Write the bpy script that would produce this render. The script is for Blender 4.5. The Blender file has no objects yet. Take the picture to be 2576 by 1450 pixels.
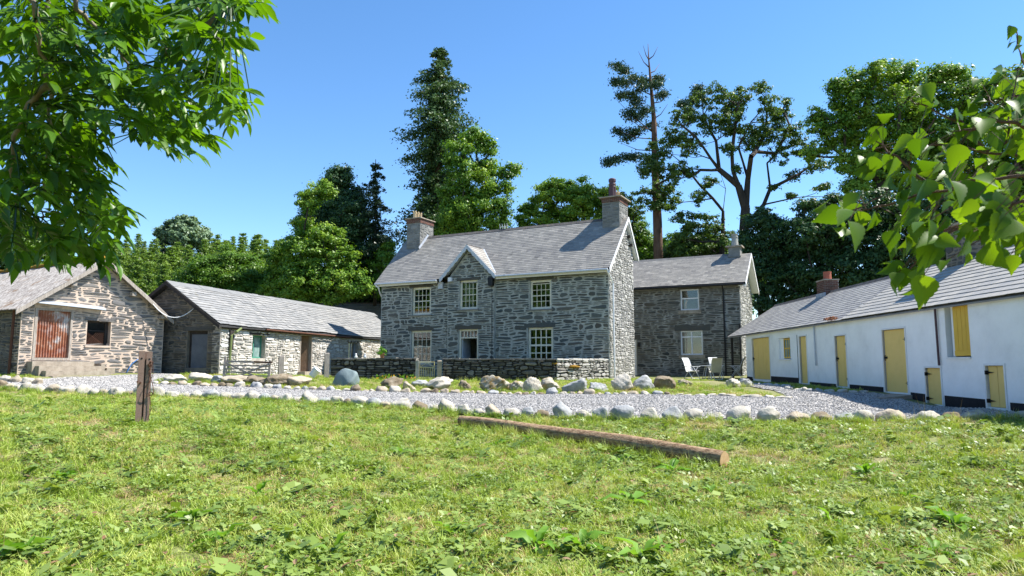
import bpy, math, random
import numpy as np
SC = bpy.context.scene
COL = SC.collection
rng = np.random.default_rng(7)
random.seed(7)

# ---------------------------------------------------------------- camera, sky, sun, exposure
EYE = 1.6
FPX, CX, CY = 1750.0, 1288.0, 725.0          # focal length and centre in units of a 2576 px wide frame
PITCH = math.atan(195 / 1750.0)
cam = bpy.data.cameras.new('camera')
cam.sensor_width = 36.0
cam.lens = FPX / 2576.0 * 36.0
cam.dof.use_dof = True
cam.dof.focus_distance = 22.0
cam.dof.aperture_fstop = 11.0
cam.clip_start = 0.05
cam.clip_end = 3000
camo = bpy.data.objects.new('camera', cam)
COL.objects.link(camo)
camo.location = (0, 0, EYE)
camo.rotation_euler = (math.pi / 2 + PITCH, 0, 0)
SC.camera = camo

SUN_EL, SUN_AZ = math.radians(55), math.radians(83)   # azimuth clockwise from +Y
world = bpy.data.worlds.new('World')
SC.world = world
world.use_nodes = True
wn = world.node_tree
sky = wn.nodes.new('ShaderNodeTexSky')
sky.sky_type = 'NISHITA'
sky.sun_disc = False
sky.sun_elevation = SUN_EL
sky.sun_rotation = SUN_AZ
sky.altitude = 2500
sky.air_density = 1.3
sky.dust_density = 0.0
sky.ozone_density = 3.0
hsv = wn.nodes.new('ShaderNodeHueSaturation')
hsv.inputs['Saturation'].default_value = 1.18
wn.links.new(sky.outputs[0], hsv.inputs['Color'])
wn.links.new(hsv.outputs[0], wn.nodes['Background'].inputs[0])
wn.nodes['Background'].inputs[1].default_value = 0.112
sl = bpy.data.lights.new('sun', 'SUN')
sl.energy = 5.0
sl.angle = math.radians(0.53)
sl.color = (1.0, 0.955, 0.88)
so = bpy.data.objects.new('sun', sl)
COL.objects.link(so)
so.rotation_euler = (math.pi / 2 - SUN_EL, 0, -SUN_AZ + math.pi)
so.location = (30, 5, 60)
SC.view_settings.view_transform = 'Standard'
SC.view_settings.look = 'None'
SC.view_settings.gamma = 1
SC.view_settings.exposure = 1.15
SC.view_settings.use_curve_mapping = False
SC.cycles.max_bounces = 6
SC.cycles.diffuse_bounces = 3
SC.cycles.glossy_bounces = 2
SC.cycles.transmission_bounces = 4
SC.cycles.transparent_max_bounces = 6
SC.cycles.caustics_reflective = False
SC.cycles.caustics_refractive = False

# ---------------------------------------------------------------- surveying helpers
cp_, sp_ = math.cos(PITCH), math.sin(PITCH)
EO = np.array([0, 0, EYE])
def ray(px, py):
    a = (px - CX) / FPX; b = (CY - py) / FPX
    return np.array([a, cp_ - b * sp_, sp_ + b * cp_])
def P(px, py, Y):
    d = ray(px, py); return EO + d * (Y / d[1])
def proj(p):
    q = np.asarray(p, float) - EO
    dep = q[..., 1] * cp_ + q[..., 2] * sp_
    up = -q[..., 1] * sp_ + q[..., 2] * cp_
    return CX + FPX * q[..., 0] / dep, CY - FPX * up / dep, dep
class Fr:
    """local frame of a wall: u to the right along the face, w outwards, z = world height"""
    def __init__(s, C, U):
        s.C = np.array([C[0], C[1], 0.0]); U = np.array([U[0], U[1], 0.0]); s.U = U / np.linalg.norm(U)
        s.N = np.array([s.U[1], -s.U[0], 0.0])
    def __call__(s, u, w, z):
        return s.C + s.U * u + s.N * w + np.array([0, 0, z])
    def arr(s, u, w, z):
        u, w, z = np.broadcast_arrays(np.asarray(u, float), w, z)
        return s.C + u[..., None] * s.U + w[..., None] * s.N + z[..., None] * np.array([0, 0, 1.0])
def wall_hit(F, px, py, w=0):
    d = ray(px, py); p0 = F.C + F.N * w
    p = EO + d * (np.dot(p0 - EO, F.N) / np.dot(d, F.N))
    return float(np.dot(p - F.C, F.U)), float(p[2])

# ---------------------------------------------------------------- ground height
H_PTS = [
 (-9, 1, .02), (0, 1, 0), (9, 1, .05), (-6, 4.5, .06), (0, 4.5, 0), (6, 4.5, .05), (-6, 8, .14), (0, 8, .01), (6, 8, .08),
 (3.4, 11, .03), (-18, 4, .1), (18, 4, .3), (-14, 12, .5), (0, 11.5, .08)]
H_PX = [
 (360, 1070, 13), (1170, 1074, 15.4), (700, 1120, 11.5),
 (2576, 1064, 13), (2300, 1062, 14.5), (2000, 1062, 14.8), (1600, 1057, 15.3), (1288, 1048, 16.3), (1000, 1028, 18), (800, 1017, 19.5),
 (620, 1005, 21), (340, 997, 22), (100, 987, 23), (0, 977, 23.7), (-300, 968, 26),
 (385, 967, 26.5), (550, 973, 26), (750, 981, 25.3), (1000, 988, 24.5), (1300, 994, 23.5), (1640, 994, 22.7), (1800, 998, 21.5), (1980, 1003, 20),
 (1900, 970, 28), (1650, 968, 28), (1300, 970, 28), (1000, 966, 28.5), (700, 955, 29),
 (1877, 957, 33.9), (2000, 965, 27.5), (2117, 978, 23.4), (2252, 995, 19.9), (2350, 1022, 18), (2530, 1036, 15.3), (2600, 1048, 14.3),
 (1534, 955, 34), (957, 945, 40.4), (1700, 946, 40), (1850, 946, 38.5), (556, 945, 31), (953, 938, 46), (60, 945, 26.3), (410, 940, 31.2), (430, 942, 32)]
_hp = np.array(H_PTS + [tuple(P(*q)) for q in H_PX] + [(-40, 20, 1.0), (40, 20, .9), (-50, 50, 1.6), (0, 60, 1.4), (50, 50, 1.6), (-40, -20, .2), (40, -20, .2), (0, -20, 0)], float)
def _ker(r2): return np.sqrt(r2 + 2.0)
_d2 = ((_hp[:, None, :2] - _hp[None, :, :2]) ** 2).sum(-1)
_A = np.zeros((len(_hp) + 1,) * 2); _A[:-1, :-1] = _ker(_d2) - np.eye(len(_hp)) * .02; _A[-1, :-1] = 1; _A[:-1, -1] = 1
_cf = np.linalg.solve(_A, np.r_[_hp[:, 2], 0])
def ground(x, y):
    x = np.asarray(x, float); y = np.asarray(y, float)
    sh = np.broadcast(x, y).shape
    xf = np.broadcast_to(x, sh).ravel(); yf = np.broadcast_to(y, sh).ravel()
    out = np.empty(xf.shape)
    for i in range(0, len(xf), 20000):
        d2 = (xf[i:i+20000, None] - _hp[None, :, 0]) ** 2 + (yf[i:i+20000, None] - _hp[None, :, 1]) ** 2
        out[i:i+20000] = _ker(d2) @ _cf[:-1] + _cf[-1]
    out += 0.012 * np.sin(xf * 2.1 + np.sin(yf * 1.7)) * np.sin(yf * 2.6 + 1)
    k = np.clip((np.hypot(xf, yf) - 55) / 15, 0, 1); out = out * (1 - k) + 1.4 * k
    r = np.clip((yf - 58) / 70, 0, 1)
    hill = r * r * (3 - 2 * r) * (6 + 9 * np.clip((-xf - 5) / 60, 0, 1))
    out += hill + np.clip((yf - 128) / 300, 0, 1) * 14
    return out.reshape(sh) if sh else float(out[0])
def gz(x, y): return float(ground(x, y))

# ---------------------------------------------------------------- materials
def new_mat(name):
    m = bpy.data.materials.new(name); m.use_nodes = True
    nt = m.node_tree; nt.nodes.clear()
    return m, nt, nt.nodes, nt.links
def ramp(nt, stops, interp='LINEAR'):
    r = nt.nodes.new('ShaderNodeValToRGB'); r.color_ramp.interpolation = interp
    e = r.color_ramp.elements
    while len(e) < len(stops): e.new(.5)
    for i, (p, c) in enumerate(stops):
        e[i].position = p; e[i].color = (*c, 1)
    return r
def mat_solid(name, cols, scale=6.0, rough=.8, bump=.3, bscale=30., attr='tone', stain=None, spec=.3, dist=.01, detail=6, metal=0, coord='Object', stretch=(1, 1, 1)):
    """colour from the per-piece tone (or noise) through a ramp, broken up by noise, with fine bump"""
    m, nt, N, L = new_mat(name)
    out = N.new('ShaderNodeOutputMaterial'); b = N.new('ShaderNodeBsdfPrincipled')
    L.new(b.outputs[0], out.inputs[0])
    geo = N.new('ShaderNodeNewGeometry')
    mp = N.new('ShaderNodeMapping'); mp.inputs['Scale'].default_value = stretch
    L.new(geo.outputs['Position'], mp.inputs[0])
    n1 = N.new('ShaderNodeTexNoise'); n1.inputs['Scale'].default_value = scale; n1.inputs['Detail'].default_value = detail; n1.inputs['Roughness'].default_value = .65
    L.new(mp.outputs[0], n1.inputs['Vector'])
    if attr:
        at = N.new('ShaderNodeAttribute'); at.attribute_name = attr
        a1 = N.new('ShaderNodeMath'); a1.operation = 'MULTIPLY_ADD'; a1.inputs[1].default_value = .7; a1.inputs[2].default_value = -.2
        L.new(n1.outputs['Fac'], a1.inputs[0])
        a2 = N.new('ShaderNodeMath'); a2.operation = 'MULTIPLY_ADD'; a2.inputs[1].default_value = .75
        L.new(at.outputs['Fac'], a2.inputs[0]); L.new(a1.outputs[0], a2.inputs[2]); fac = a2.outputs[0]
    else:
        a1 = N.new('ShaderNodeMath'); a1.operation = 'MULTIPLY_ADD'; a1.inputs[1].default_value = 2.2; a1.inputs[2].default_value = -.6
        L.new(n1.outputs['Fac'], a1.inputs[0]); fac = a1.outputs[0]
    n = len(cols)
    r = ramp(nt, [(i / (n - 1), c) for i, c in enumerate(cols)] if n > 1 else [(0, cols[0]), (1, cols[0])])
    L.new(fac, r.inputs[0]); colr = r.outputs[0]
    for st in (stain or []):                                   # (colour, noise scale, threshold, strength[, stretch])
        ns = N.new('ShaderNodeTexNoise'); ns.inputs['Scale'].default_value = st[1]; ns.inputs['Detail'].default_value = 5; ns.inputs['Roughness'].default_value = .7
        if len(st) > 4:
            m2 = N.new('ShaderNodeMapping'); m2.inputs['Scale'].default_value = st[4]; L.new(geo.outputs['Position'], m2.inputs[0]); L.new(m2.outputs[0], ns.inputs['Vector'])
        else: L.new(geo.outputs['Position'], ns.inputs['Vector'])
        rr = ramp(nt, [(st[2], (0, 0, 0)), (min(1, st[2] + .1), (st[3],) * 3)]); L.new(ns.outputs['Fac'], rr.inputs[0])
        mx = N.new('ShaderNodeMix'); mx.data_type = 'RGBA'; L.new(rr.outputs[0], mx.inputs['Factor']); L.new(colr, mx.inputs['A']); mx.inputs['B'].default_value = (*st[0], 1)
        colr = mx.outputs['Result']
    L.new(colr, b.inputs['Base Color'])
    b.inputs['Roughness'].default_value = rough; b.inputs['Metallic'].default_value = metal
    b.inputs['Specular IOR Level'].default_value = spec
    if bump:
        n2 = N.new('ShaderNodeTexNoise'); n2.inputs['Scale'].default_value = bscale; n2.inputs['Detail'].default_value = 5
        L.new(mp.outputs[0], n2.inputs['Vector'])
        bp = N.new('ShaderNodeBump'); bp.inputs['Strength'].default_value = bump; bp.inputs['Distance'].default_value = dist
        L.new(n2.outputs['Fac'], bp.inputs['Height']); L.new(bp.outputs[0], b.inputs['Normal'])
    return m
def mat_leaf(name, cols, trans=.35, rough=.45, gloss=.25, nscale=.6, tcol=None, wgt=.6, rand=None):
    m, nt, N, L = new_mat(name)
    out = N.new('ShaderNodeOutputMaterial')
    at = N.new('ShaderNodeAttribute'); at.attribute_name = 'tone'
    geo = N.new('ShaderNodeNewGeometry')
    n1 = N.new('ShaderNodeTexNoise'); n1.inputs['Scale'].default_value = nscale; n1.inputs['Detail'].default_value = 4
    L.new(geo.outputs['Position'], n1.inputs['Vector'])
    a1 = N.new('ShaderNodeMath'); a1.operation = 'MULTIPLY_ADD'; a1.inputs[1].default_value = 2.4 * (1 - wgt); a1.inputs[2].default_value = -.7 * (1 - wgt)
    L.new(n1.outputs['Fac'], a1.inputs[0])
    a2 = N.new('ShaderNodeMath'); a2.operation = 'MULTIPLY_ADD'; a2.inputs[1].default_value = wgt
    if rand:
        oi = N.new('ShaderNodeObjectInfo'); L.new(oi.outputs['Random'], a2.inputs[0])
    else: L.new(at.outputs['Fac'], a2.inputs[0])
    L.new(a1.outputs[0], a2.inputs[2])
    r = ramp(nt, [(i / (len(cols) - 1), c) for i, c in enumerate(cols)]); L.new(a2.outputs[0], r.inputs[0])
    d = N.new('ShaderNodeBsdfPrincipled'); d.inputs['Roughness'].default_value = rough; d.inputs['Specular IOR Level'].default_value = gloss
    L.new(r.outputs[0], d.inputs['Base Color'])
    t = N.new('ShaderNodeBsdfTranslucent')
    hs = N.new('ShaderNodeMix'); hs.data_type = 'RGBA'; hs.blend_type = 'MULTIPLY'; hs.inputs['Factor'].default_value = 1
    L.new(r.outputs[0], hs.inputs['A']); hs.inputs['B'].default_value = (*(tcol or (1.5, 1.5, .5)), 1)
    L.new(hs.outputs['Result'], t.inputs[0])
    mx = N.new('ShaderNodeMixShader'); mx.inputs[0].default_value = trans
    L.new(d.outputs[0], mx.inputs[1]); L.new(t.outputs[0], mx.inputs[2]); L.new(mx.outputs[0], out.inputs[0])
    return m
def mat_glass(name, tint=(.8, .85, .85)):
    m, nt, N, L = new_mat(name)
    out = N.new('ShaderNodeOutputMaterial'); g = N.new('ShaderNodeBsdfGlossy'); g.inputs['Roughness'].default_value = .03
    t = N.new('ShaderNodeBsdfTransparent'); t.inputs[0].default_value = (*tint, 1)
    fr = N.new('ShaderNodeFresnel'); fr.inputs[0].default_value = 1.6
    a = N.new('ShaderNodeMath'); a.operation = 'MULTIPLY_ADD'; a.inputs[1].default_value = 1.0; a.inputs[2].default_value = .02; L.new(fr.outputs[0], a.inputs[0])
    mx = N.new('ShaderNodeMixShader'); L.new(a.outputs[0], mx.inputs[0]); L.new(t.outputs[0], mx.inputs[1]); L.new(g.outputs[0], mx.inputs[2]); L.new(mx.outputs[0], out.inputs[0])
    return m
M = {}
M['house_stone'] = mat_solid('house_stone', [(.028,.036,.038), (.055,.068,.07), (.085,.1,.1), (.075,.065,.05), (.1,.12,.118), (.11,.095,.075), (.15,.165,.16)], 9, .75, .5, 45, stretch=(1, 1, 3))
M['house_mortar'] = mat_solid('house_mortar', [(0.23, 0.236, 0.209), (0.351, 0.358, 0.324), (0.486, 0.479, 0.432)], 5, .95, .6, 60, attr=None)
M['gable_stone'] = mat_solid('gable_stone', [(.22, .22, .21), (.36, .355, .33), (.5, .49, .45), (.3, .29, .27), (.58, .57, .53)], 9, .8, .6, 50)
M['gable_mortar'] = mat_solid('gable_mortar', [(.16, .155, .145), (.3, .29, .27)], 7, .95, .6, 60, attr=None)
M['wing_stone'] = mat_solid('wing_stone', [(0.0396, 0.0432, 0.0403), (0.0648, 0.0691, 0.0648), (0.0864, 0.085, 0.0756), (0.104, 0.0864, 0.0648), (0.115, 0.119, 0.112)], 9, .8, .5, 45)
M['wing_mortar'] = mat_solid('wing_mortar', [(.14, .13, .11), (.24, .235, .21), (.44, .44, .41)], 1.2, .95, .6, 60, attr=None)
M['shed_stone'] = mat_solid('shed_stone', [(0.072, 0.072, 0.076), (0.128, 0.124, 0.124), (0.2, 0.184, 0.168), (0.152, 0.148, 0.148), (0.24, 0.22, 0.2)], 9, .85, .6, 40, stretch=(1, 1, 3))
M['shed_mortar'] = mat_solid('shed_mortar', [(.4, .32, .25), (.5, .4, .32), (.56, .47, .38)], 4, .95, .7, 50, attr=None)
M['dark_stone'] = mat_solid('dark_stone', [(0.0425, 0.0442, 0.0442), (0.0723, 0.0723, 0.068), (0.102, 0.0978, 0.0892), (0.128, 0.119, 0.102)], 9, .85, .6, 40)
M['dark_mortar'] = mat_solid('dark_mortar', [(.14, .125, .1), (.24, .21, .17)], 4, .95, .7, 50, attr=None)
M['chimney_stone'] = mat_solid('chimney_stone', [(.08, .08, .075), (.14, .14, .13), (.22, .215, .2), (.3, .29, .27)], 7, .85, .6, 40)
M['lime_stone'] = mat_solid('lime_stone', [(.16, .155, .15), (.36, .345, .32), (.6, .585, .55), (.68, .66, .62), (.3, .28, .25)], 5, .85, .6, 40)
M['lime_mortar'] = mat_solid('lime_mortar', [(.2, .18, .15), (.42, .38, .33), (.5, .46, .4)], 3, .95, .7, 50, attr=None)
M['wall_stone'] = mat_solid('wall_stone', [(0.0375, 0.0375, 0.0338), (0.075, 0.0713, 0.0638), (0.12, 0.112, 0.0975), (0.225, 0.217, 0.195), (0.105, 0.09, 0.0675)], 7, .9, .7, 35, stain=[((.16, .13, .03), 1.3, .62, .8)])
M['wall_sunlit'] = mat_solid('wall_sunlit', [(.2, .19, .17), (.36, .35, .32), (.52, .5, .46), (.3, .27, .22)], 8, .9, .7, 35, stain=[((.3, .17, .04), 2.2, .66, .8)])  # paler garden wall stone: sunlight on the turned right end put into colour
M['wall_core'] = mat_solid('wall_core', [(.02, .02, .018), (.05, .045, .04)], 8, .95, .4, 30, attr=None)
M['slate'] = mat_solid('slate', [(0.14, 0.132, 0.122), (0.205, 0.193, 0.176), (0.248, 0.234, 0.207), (0.302, 0.28, 0.248), (0.41, 0.387, 0.333)], 3, .55, .25, 60, spec=.45, stain=[((.4, .38, .36), 5, .64, .35), ((.1, .095, .085), .9, .58, .5)])
M['slate_barn'] = mat_solid('slate_barn', [(0.152, 0.153, 0.15), (0.209, 0.209, 0.202), (0.257, 0.251, 0.238), (0.304, 0.298, 0.273)], 3, .6, .25, 60, spec=.45, stain=[((.15, .12, .04), 1.1, .66, .7), ((.4, .39, .36), 6, .66, .4)])
M['slate_white'] = mat_solid('slate_white', [(0.162, 0.157, 0.161), (0.243, 0.236, 0.229), (0.324, 0.314, 0.291), (0.378, 0.354, 0.31), (0.446, 0.419, 0.372)], 2.5, .6, .25, 60, spec=.4, stain=[((.33, .31, .26), .8, .6, .35)])
M['ridge'] = mat_solid('ridge', [(.05, .045, .045), (.1, .09, .085), (.16, .15, .13)], 4, .8, .4, 40, attr=None, stain=[((.25, .12, .05), 2, .6, .6)])
M['roof_deck'] = mat_solid('roof_deck', [(.03, .03, .032), (.06, .06, .06)], 5, .9, .2, 30, attr=None)
M['asbestos'] = mat_solid('asbestos', [(.09, .075, .07), (.2, .18, .17), (.34, .32, .3), (.44, .42, .4)], 3.5, .9, .6, 25, attr=None, stretch=(3, 1, 1), stain=[((.15, .08, .03), 1.4, .56, .7)])
M['moss'] = mat_solid('moss', [(.16, .09, .01), (.3, .16, .015), (.13, .13, .02)], 8, .95, .8, 50, attr=None, dist=.02)
M['cream_paint'] = mat_solid('cream_paint', [(.68, .63, .5), (.76, .71, .58)], 4, .5, .1, 40, attr=None)
M['white_paint'] = mat_solid('white_paint', [(.7, .7, .7), (.8, .8, .79)], 3, .45, .08, 30, attr=None)
M['grey_paint'] = mat_solid('grey_paint', [(.42, .45, .5), (.55, .58, .62)], 6, .6, .2, 40, attr=None)
M['whitewash'] = mat_solid('whitewash', [(.74, .74, .73), (.82, .82, .81), (.87, .87, .86), (.9, .9, .89)], 1.3, .85, .5, 7, attr=None, dist=.02, stain=[((.42, .41, .38), 1.0, .67, .4, (1, 1, .35)), ((.5, .47, .4), 3.2, .7, .4, (1, 1, .5))])
M['black_plinth'] = mat_solid('black_plinth', [(.008, .008, .01), (.02, .02, .024)], 5, .8, .4, 20, attr=None)
M['ochre'] = mat_solid('ochre', [(0.717, 0.497, 0.145), (0.784, 0.551, 0.178), (0.75, 0.518, 0.153)], 2, .55, .12, 20, attr=None, stain=[((.35, .25, .1), 3, .72, .3, (1, 1, .4))])
M['ochre_deep'] = mat_solid('ochre_deep', [(.62, .38, .05), (.7, .44, .06)], 2, .55, .12, 20, attr=None)
M['black_iron'] = mat_solid('black_iron', [(.012, .012, .014), (.03, .03, .03)], 12, .5, .2, 40, attr=None, metal=.3)
M['timber_grey'] = mat_solid('timber_grey', [(.2, .17, .14), (.32, .28, .24), (.45, .41, .36)], 4, .85, .6, 30, attr=None, stretch=(6, 6, 1))
M['timber_dark'] = mat_solid('timber_dark', [(.02, .018, .016), (.06, .05, .045)], 6, .85, .5, 30, attr=None)
M['timber_brown'] = mat_solid('timber_brown', [(.14, .085, .05), (.25, .16, .1)], 4, .8, .4, 30, attr=None, stretch=(5, 5, 1))
M['rust_sheet'] = mat_solid('rust_sheet', [(.55, .57, .58), (.5, .47, .45), (.36, .17, .1), (.28, .1, .055), (.4, .25, .2), (.5, .5, .5)], 1.5, .65, .3, 40, attr=None, stain=[((.5, .2, .09), 3, .58, .6, (4, 4, .5))])
M['grey_sheet'] = mat_solid('grey_sheet', [(.09, .1, .12), (.16, .17, .19)], 3, .6, .2, 40, attr=None)
M['lead'] = mat_solid('lead', [(.3, .33, .38), (.42, .45, .5)], 4, .5, .2, 20, attr=None)
M['concrete'] = mat_solid('concrete', [(.2, .17, .13), (.33, .28, .22), (.42, .37, .3)], 4, .9, .5, 25, attr=None, stain=[((.1, .07, .03), 2.2, .58, .7)])
M['brick'] = mat_solid('brick', [(0.0648, 0.0396, 0.0324), (0.115, 0.054, 0.0396), (0.158, 0.072, 0.054), (0.101, 0.072, 0.0612)], 8, .9, .5, 40)
M['buff_pot'] = mat_solid('buff_pot', [(.5, .38, .22), (.62, .5, .32)], 5, .8, .2, 40, attr=None)
M['dark_pot'] = mat_solid('dark_pot', [(.06, .035, .04), (.11, .06, .07)], 5, .5, .2, 40, attr=None)
M['red_pot'] = mat_solid('red_pot', [(.3, .09, .06), (.4, .13, .08)], 5, .8, .2, 40, attr=None)
M['grey_pot'] = mat_solid('grey_pot', [(.26, .26, .24), (.4, .39, .36)], 5, .8, .2, 40, attr=None)
M['render'] = mat_solid('render', [(.13, .135, .13), (.2, .2, .19), (.27, .265, .25)], 2.5, .9, .5, 25, attr=None)
M['green_paint'] = mat_solid('green_paint', [(.05, .2, .14), (.08, .28, .2)], 5, .6, .2, 30, attr=None)
M['green_pipe'] = mat_solid('green_pipe', [(.12, .16, .05), (.2, .24, .09)], 5, .7, .2, 30, attr=None)
M['gold_paint'] = mat_solid('gold_paint', [(.5, .42, .16), (.64, .56, .25)], 8, .6, .2, 30, attr=None)
M['brown_steel'] = mat_solid('brown_steel', [(.16, .1, .075), (.25, .165, .13), (.2, .13, .1)], 7, .55, .3, 50, attr=None, stain=[((.25, .15, .1), 14, .66, .6)])
M['rust'] = mat_solid('rust', [(.06, .025, .015), (.16, .07, .04)], 20, .85, .5, 60, attr=None)
M['dull_glass'] = mat_glass('dull_glass', (.75, .8, .78))
M['curtain'] = mat_solid('curtain', [(.4, .42, .4), (.55, .57, .55)], 3, .9, .3, 12, attr=None, stretch=(6, 6, .2))
M['blue_plastic'] = mat_solid('blue_plastic', [(.05, .16, .4)], 5, .4, .1, 30, attr=None)
M['white_plastic'] = mat_solid('white_plastic', [(.75, .75, .76)], 5, .4, .05, 30, attr=None)
M['black_rubber'] = mat_solid('black_rubber', [(.012, .012, .014), (.03, .03, .03)], 9, .35, .2, 30, attr=None)
M['sling_white'] = mat_solid('sling_white', [(.72, .71, .68), (.8, .79, .76)], 8, .8, .2, 200, attr=None)
M['sling_beige'] = mat_solid('sling_beige', [(.5, .44, .32), (.58, .52, .39)], 8, .8, .2, 200, attr=None)
M['chair_frame'] = mat_solid('chair_frame', [(.62, .64, .66)], 8, .35, .05, 60, attr=None, metal=.2)
M['teal'] = mat_solid('teal', [(.02, .08, .09)], 8, .5, .05, 60, attr=None)
M['terracotta'] = mat_solid('terracotta', [(.3, .13, .07), (.4, .18, .1)], 8, .8, .1, 60, attr=None)
M['interior'] = mat_solid('interior', [(.03, .028, .026)], 4, .9, 0, 30, attr=None)
RK = {}
RK['pale'] = mat_solid('pale_rock', [(0.24, 0.215, 0.168), (0.371, 0.341, 0.279), (0.48, 0.445, 0.375), (0.404, 0.361, 0.288)], 3.5, .85, .7, 22, attr=None, dist=.02, stain=[((.46, .44, .39), 7, .62, .45), ((.12, .115, .1), 3, .63, .55)])
RK['buff'] = mat_solid('buff_rock', [(0.23, 0.19, 0.138), (0.368, 0.31, 0.23), (0.46, 0.397, 0.31)], 3.5, .85, .7, 22, attr=None, dist=.02, stain=[((.5, .47, .42), 6, .62, .5), ((.13, .1, .07), 3, .62, .6)])
RK['grey'] = mat_solid('grey_rock', [(0.172, 0.184, 0.19), (0.299, 0.305, 0.305), (0.414, 0.414, 0.402)], 3.5, .85, .7, 22, attr=None, dist=.02, stain=[((.5, .5, .47), 8, .6, .6), ((.09, .09, .085), 3, .62, .5)])
RK['brown'] = mat_solid('brown_rock', [(.1, .075, .045), (.19, .15, .1), (.29, .25, .19)], 3.5, .9, .8, 22, attr=None, dist=.02, stain=[((.42, .4, .35), 7, .62, .5), ((.13, .12, .03), 2, .6, .6)])
RK['mossy'] = mat_solid('mossy_rock', [(.2, .17, .12), (.34, .31, .25), (.45, .42, .36)], 3, .9, .8, 22, attr=None, dist=.02, stain=[((.24, .15, .035), 1.8, .48, .85), ((.13, .14, .03), 3, .58, .7)])
RK['blue-grey'] = mat_solid('blue_rock', [(.12, .16, .165), (.17, .22, .225), (.22, .26, .265)], 2, .7, .4, 18, attr=None, dist=.02)
M['log'] = mat_solid('log', [(.07, .04, .022), (.2, .12, .065), (.36, .25, .15), (.24, .15, .085)], 5, .85, 1.0, 14, attr=None, stretch=(1, 2.2, 6), dist=.02, stain=[((.09, .05, .03), 5, .62, .7, (.6, 4, 4))])
M['log_end'] = mat_solid('log_end', [(.4, .24, .11), (.58, .4, .22)], 14, .85, .4, 40, attr=None)
M['bark'] = mat_solid('bark', [(.02, .016, .013), (.05, .04, .032), (.075, .063, .05)], 3, .95, .8, 8, attr=None, stretch=(1, 1, .3), dist=.05)
M['bark_red'] = mat_solid('bark_red', [(.05, .03, .022), (.12, .07, .05), (.17, .11, .08)], 3, .95, .8, 8, attr=None, stretch=(1, 1, .3), dist=.05)
M['bark_grey'] = mat_solid('bark_grey', [(.12, .115, .1), (.24, .22, .2), (.3, .28, .25)], 3, .95, .6, 8, attr=None)
M['twig'] = mat_solid('twig', [(.13, .11, .07), (.26, .22, .15)], 25, .8, .5, 120, attr=None, dist=.002)
M['twig_red'] = mat_solid('twig_red', [(.08, .04, .03), (.14, .08, .05)], 25, .7, .3, 120, attr=None, dist=.002)
M['l_dark'] = mat_leaf('l_dark', [(0.0217, 0.0543, 0.0207), (0.0453, 0.0996, 0.0345), (0.0815, 0.154, 0.0517)], .2)
M['l_conifer'] = mat_leaf('l_conifer', [(0.028, 0.064, 0.028), (0.06, 0.116, 0.04), (0.11, 0.17, 0.052)], .12)
M['l_spruce'] = mat_leaf('l_spruce', [(0.013, 0.0286, 0.0182), (0.0234, 0.0494, 0.026), (0.039, 0.0715, 0.0325)], .08)
M['l_lime'] = mat_leaf('l_lime', [(0.023, 0.077, 0.008), (0.092, 0.198, 0.02), (0.253, 0.374, 0.05), (0.437, 0.517, 0.11)], .3)  # ramp holds crown shadow green up to sunlit yellow highlights as leaf colour
M['l_oak'] = mat_leaf('l_oak', [(.04, .08, .018), (.085, .15, .03), (.16, .24, .05)], .3)
M['l_mid'] = mat_leaf('l_mid', [(0.042, 0.1, 0.012), (0.0945, 0.19, 0.02), (0.189, 0.28, 0.04)], .3)
M['l_larch'] = mat_leaf('l_larch', [(0.069, 0.132, 0.025), (0.149, 0.242, 0.04), (0.265, 0.352, 0.07)], .25)
M['l_pine'] = mat_leaf('l_pine', [(0.026, 0.0585, 0.0325), (0.052, 0.0975, 0.052), (0.091, 0.143, 0.078)], .1)
M['l_pale'] = mat_leaf('l_pale', [(0.096, 0.168, 0.084), (0.192, 0.276, 0.156), (0.312, 0.384, 0.24)], .2)
M['l_ash'] = mat_leaf('l_ash', [(.025, .075, .008), (.07, .165, .012), (.13, .27, .02)], .42, .4, .35, 2.0, (1.7, 1.6, .25))
M['l_birch'] = mat_leaf('l_birch', [(.035, .09, .008), (.08, .16, .012), (.15, .25, .02)], .45, .4, .3, 2.0, (1.7, 1.6, .3))
M['l_dock'] = mat_leaf('l_dock', [(0.101, 0.224, 0.0224), (0.157, 0.314, 0.0392), (0.224, 0.381, 0.0672)], .4, .5, .2, 2.0, (1.3, 1.3, .5))
M['l_weed'] = mat_leaf('l_weed', [(.09, .15, .03), (.19, .28, .05), (.32, .4, .1)], .3, .45, .4, 1.5, (1.2, 1.2, .5), rand=True)
M['l_dead'] = mat_leaf('l_dead', [(.12, .06, .03), (.22, .13, .07), (.36, .26, .16)], .15, .7, .2, 2.0, (1, .8, .5))
M['grass'] = mat_leaf('grass', [(.11, .17, .02), (.22, .33, .035), (.34, .44, .07), (.45, .48, .14), (.52, .43, .2)], .3, .5, .35, .9, (1.15, 1.15, .5), wgt=.35, rand=True)
M['grass_dry'] = mat_leaf('grass_dry', [(.3, .17, .08), (.5, .36, .17), (.66, .56, .32)], .2, .7, .2, 2.0, (1, 1, .7), rand=True)
M['flower'] = mat_leaf('flower', [(.7, .5, .05), (.8, .2, .1), (.8, .8, .7)], .2)
M['turf'] = mat_solid('turf', [(.07, .06, .03), (.12, .12, .04), (.17, .19, .06), (.22, .2, .1), (.36, .3, .2)], .9, .95, .6, 30, attr=None, dist=.03, stain=[((.3, .24, .16), 1.6, .6, .7)])
M['gravel'] = mat_solid('gravel', [(0.158, 0.155, 0.149), (0.304, 0.291, 0.283), (0.437, 0.422, 0.398), (0.547, 0.523, 0.49)], 14, .9, .9, 45, attr=None, dist=.03, detail=10)
M['chip'] = mat_leaf('chip', [(0.141, 0.137, 0.139), (0.282, 0.275, 0.264), (0.451, 0.432, 0.409), (0.648, 0.618, 0.574)], 0, .75, .3, 1.2, (1, 1, 1), wgt=.8, rand=True)

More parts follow.
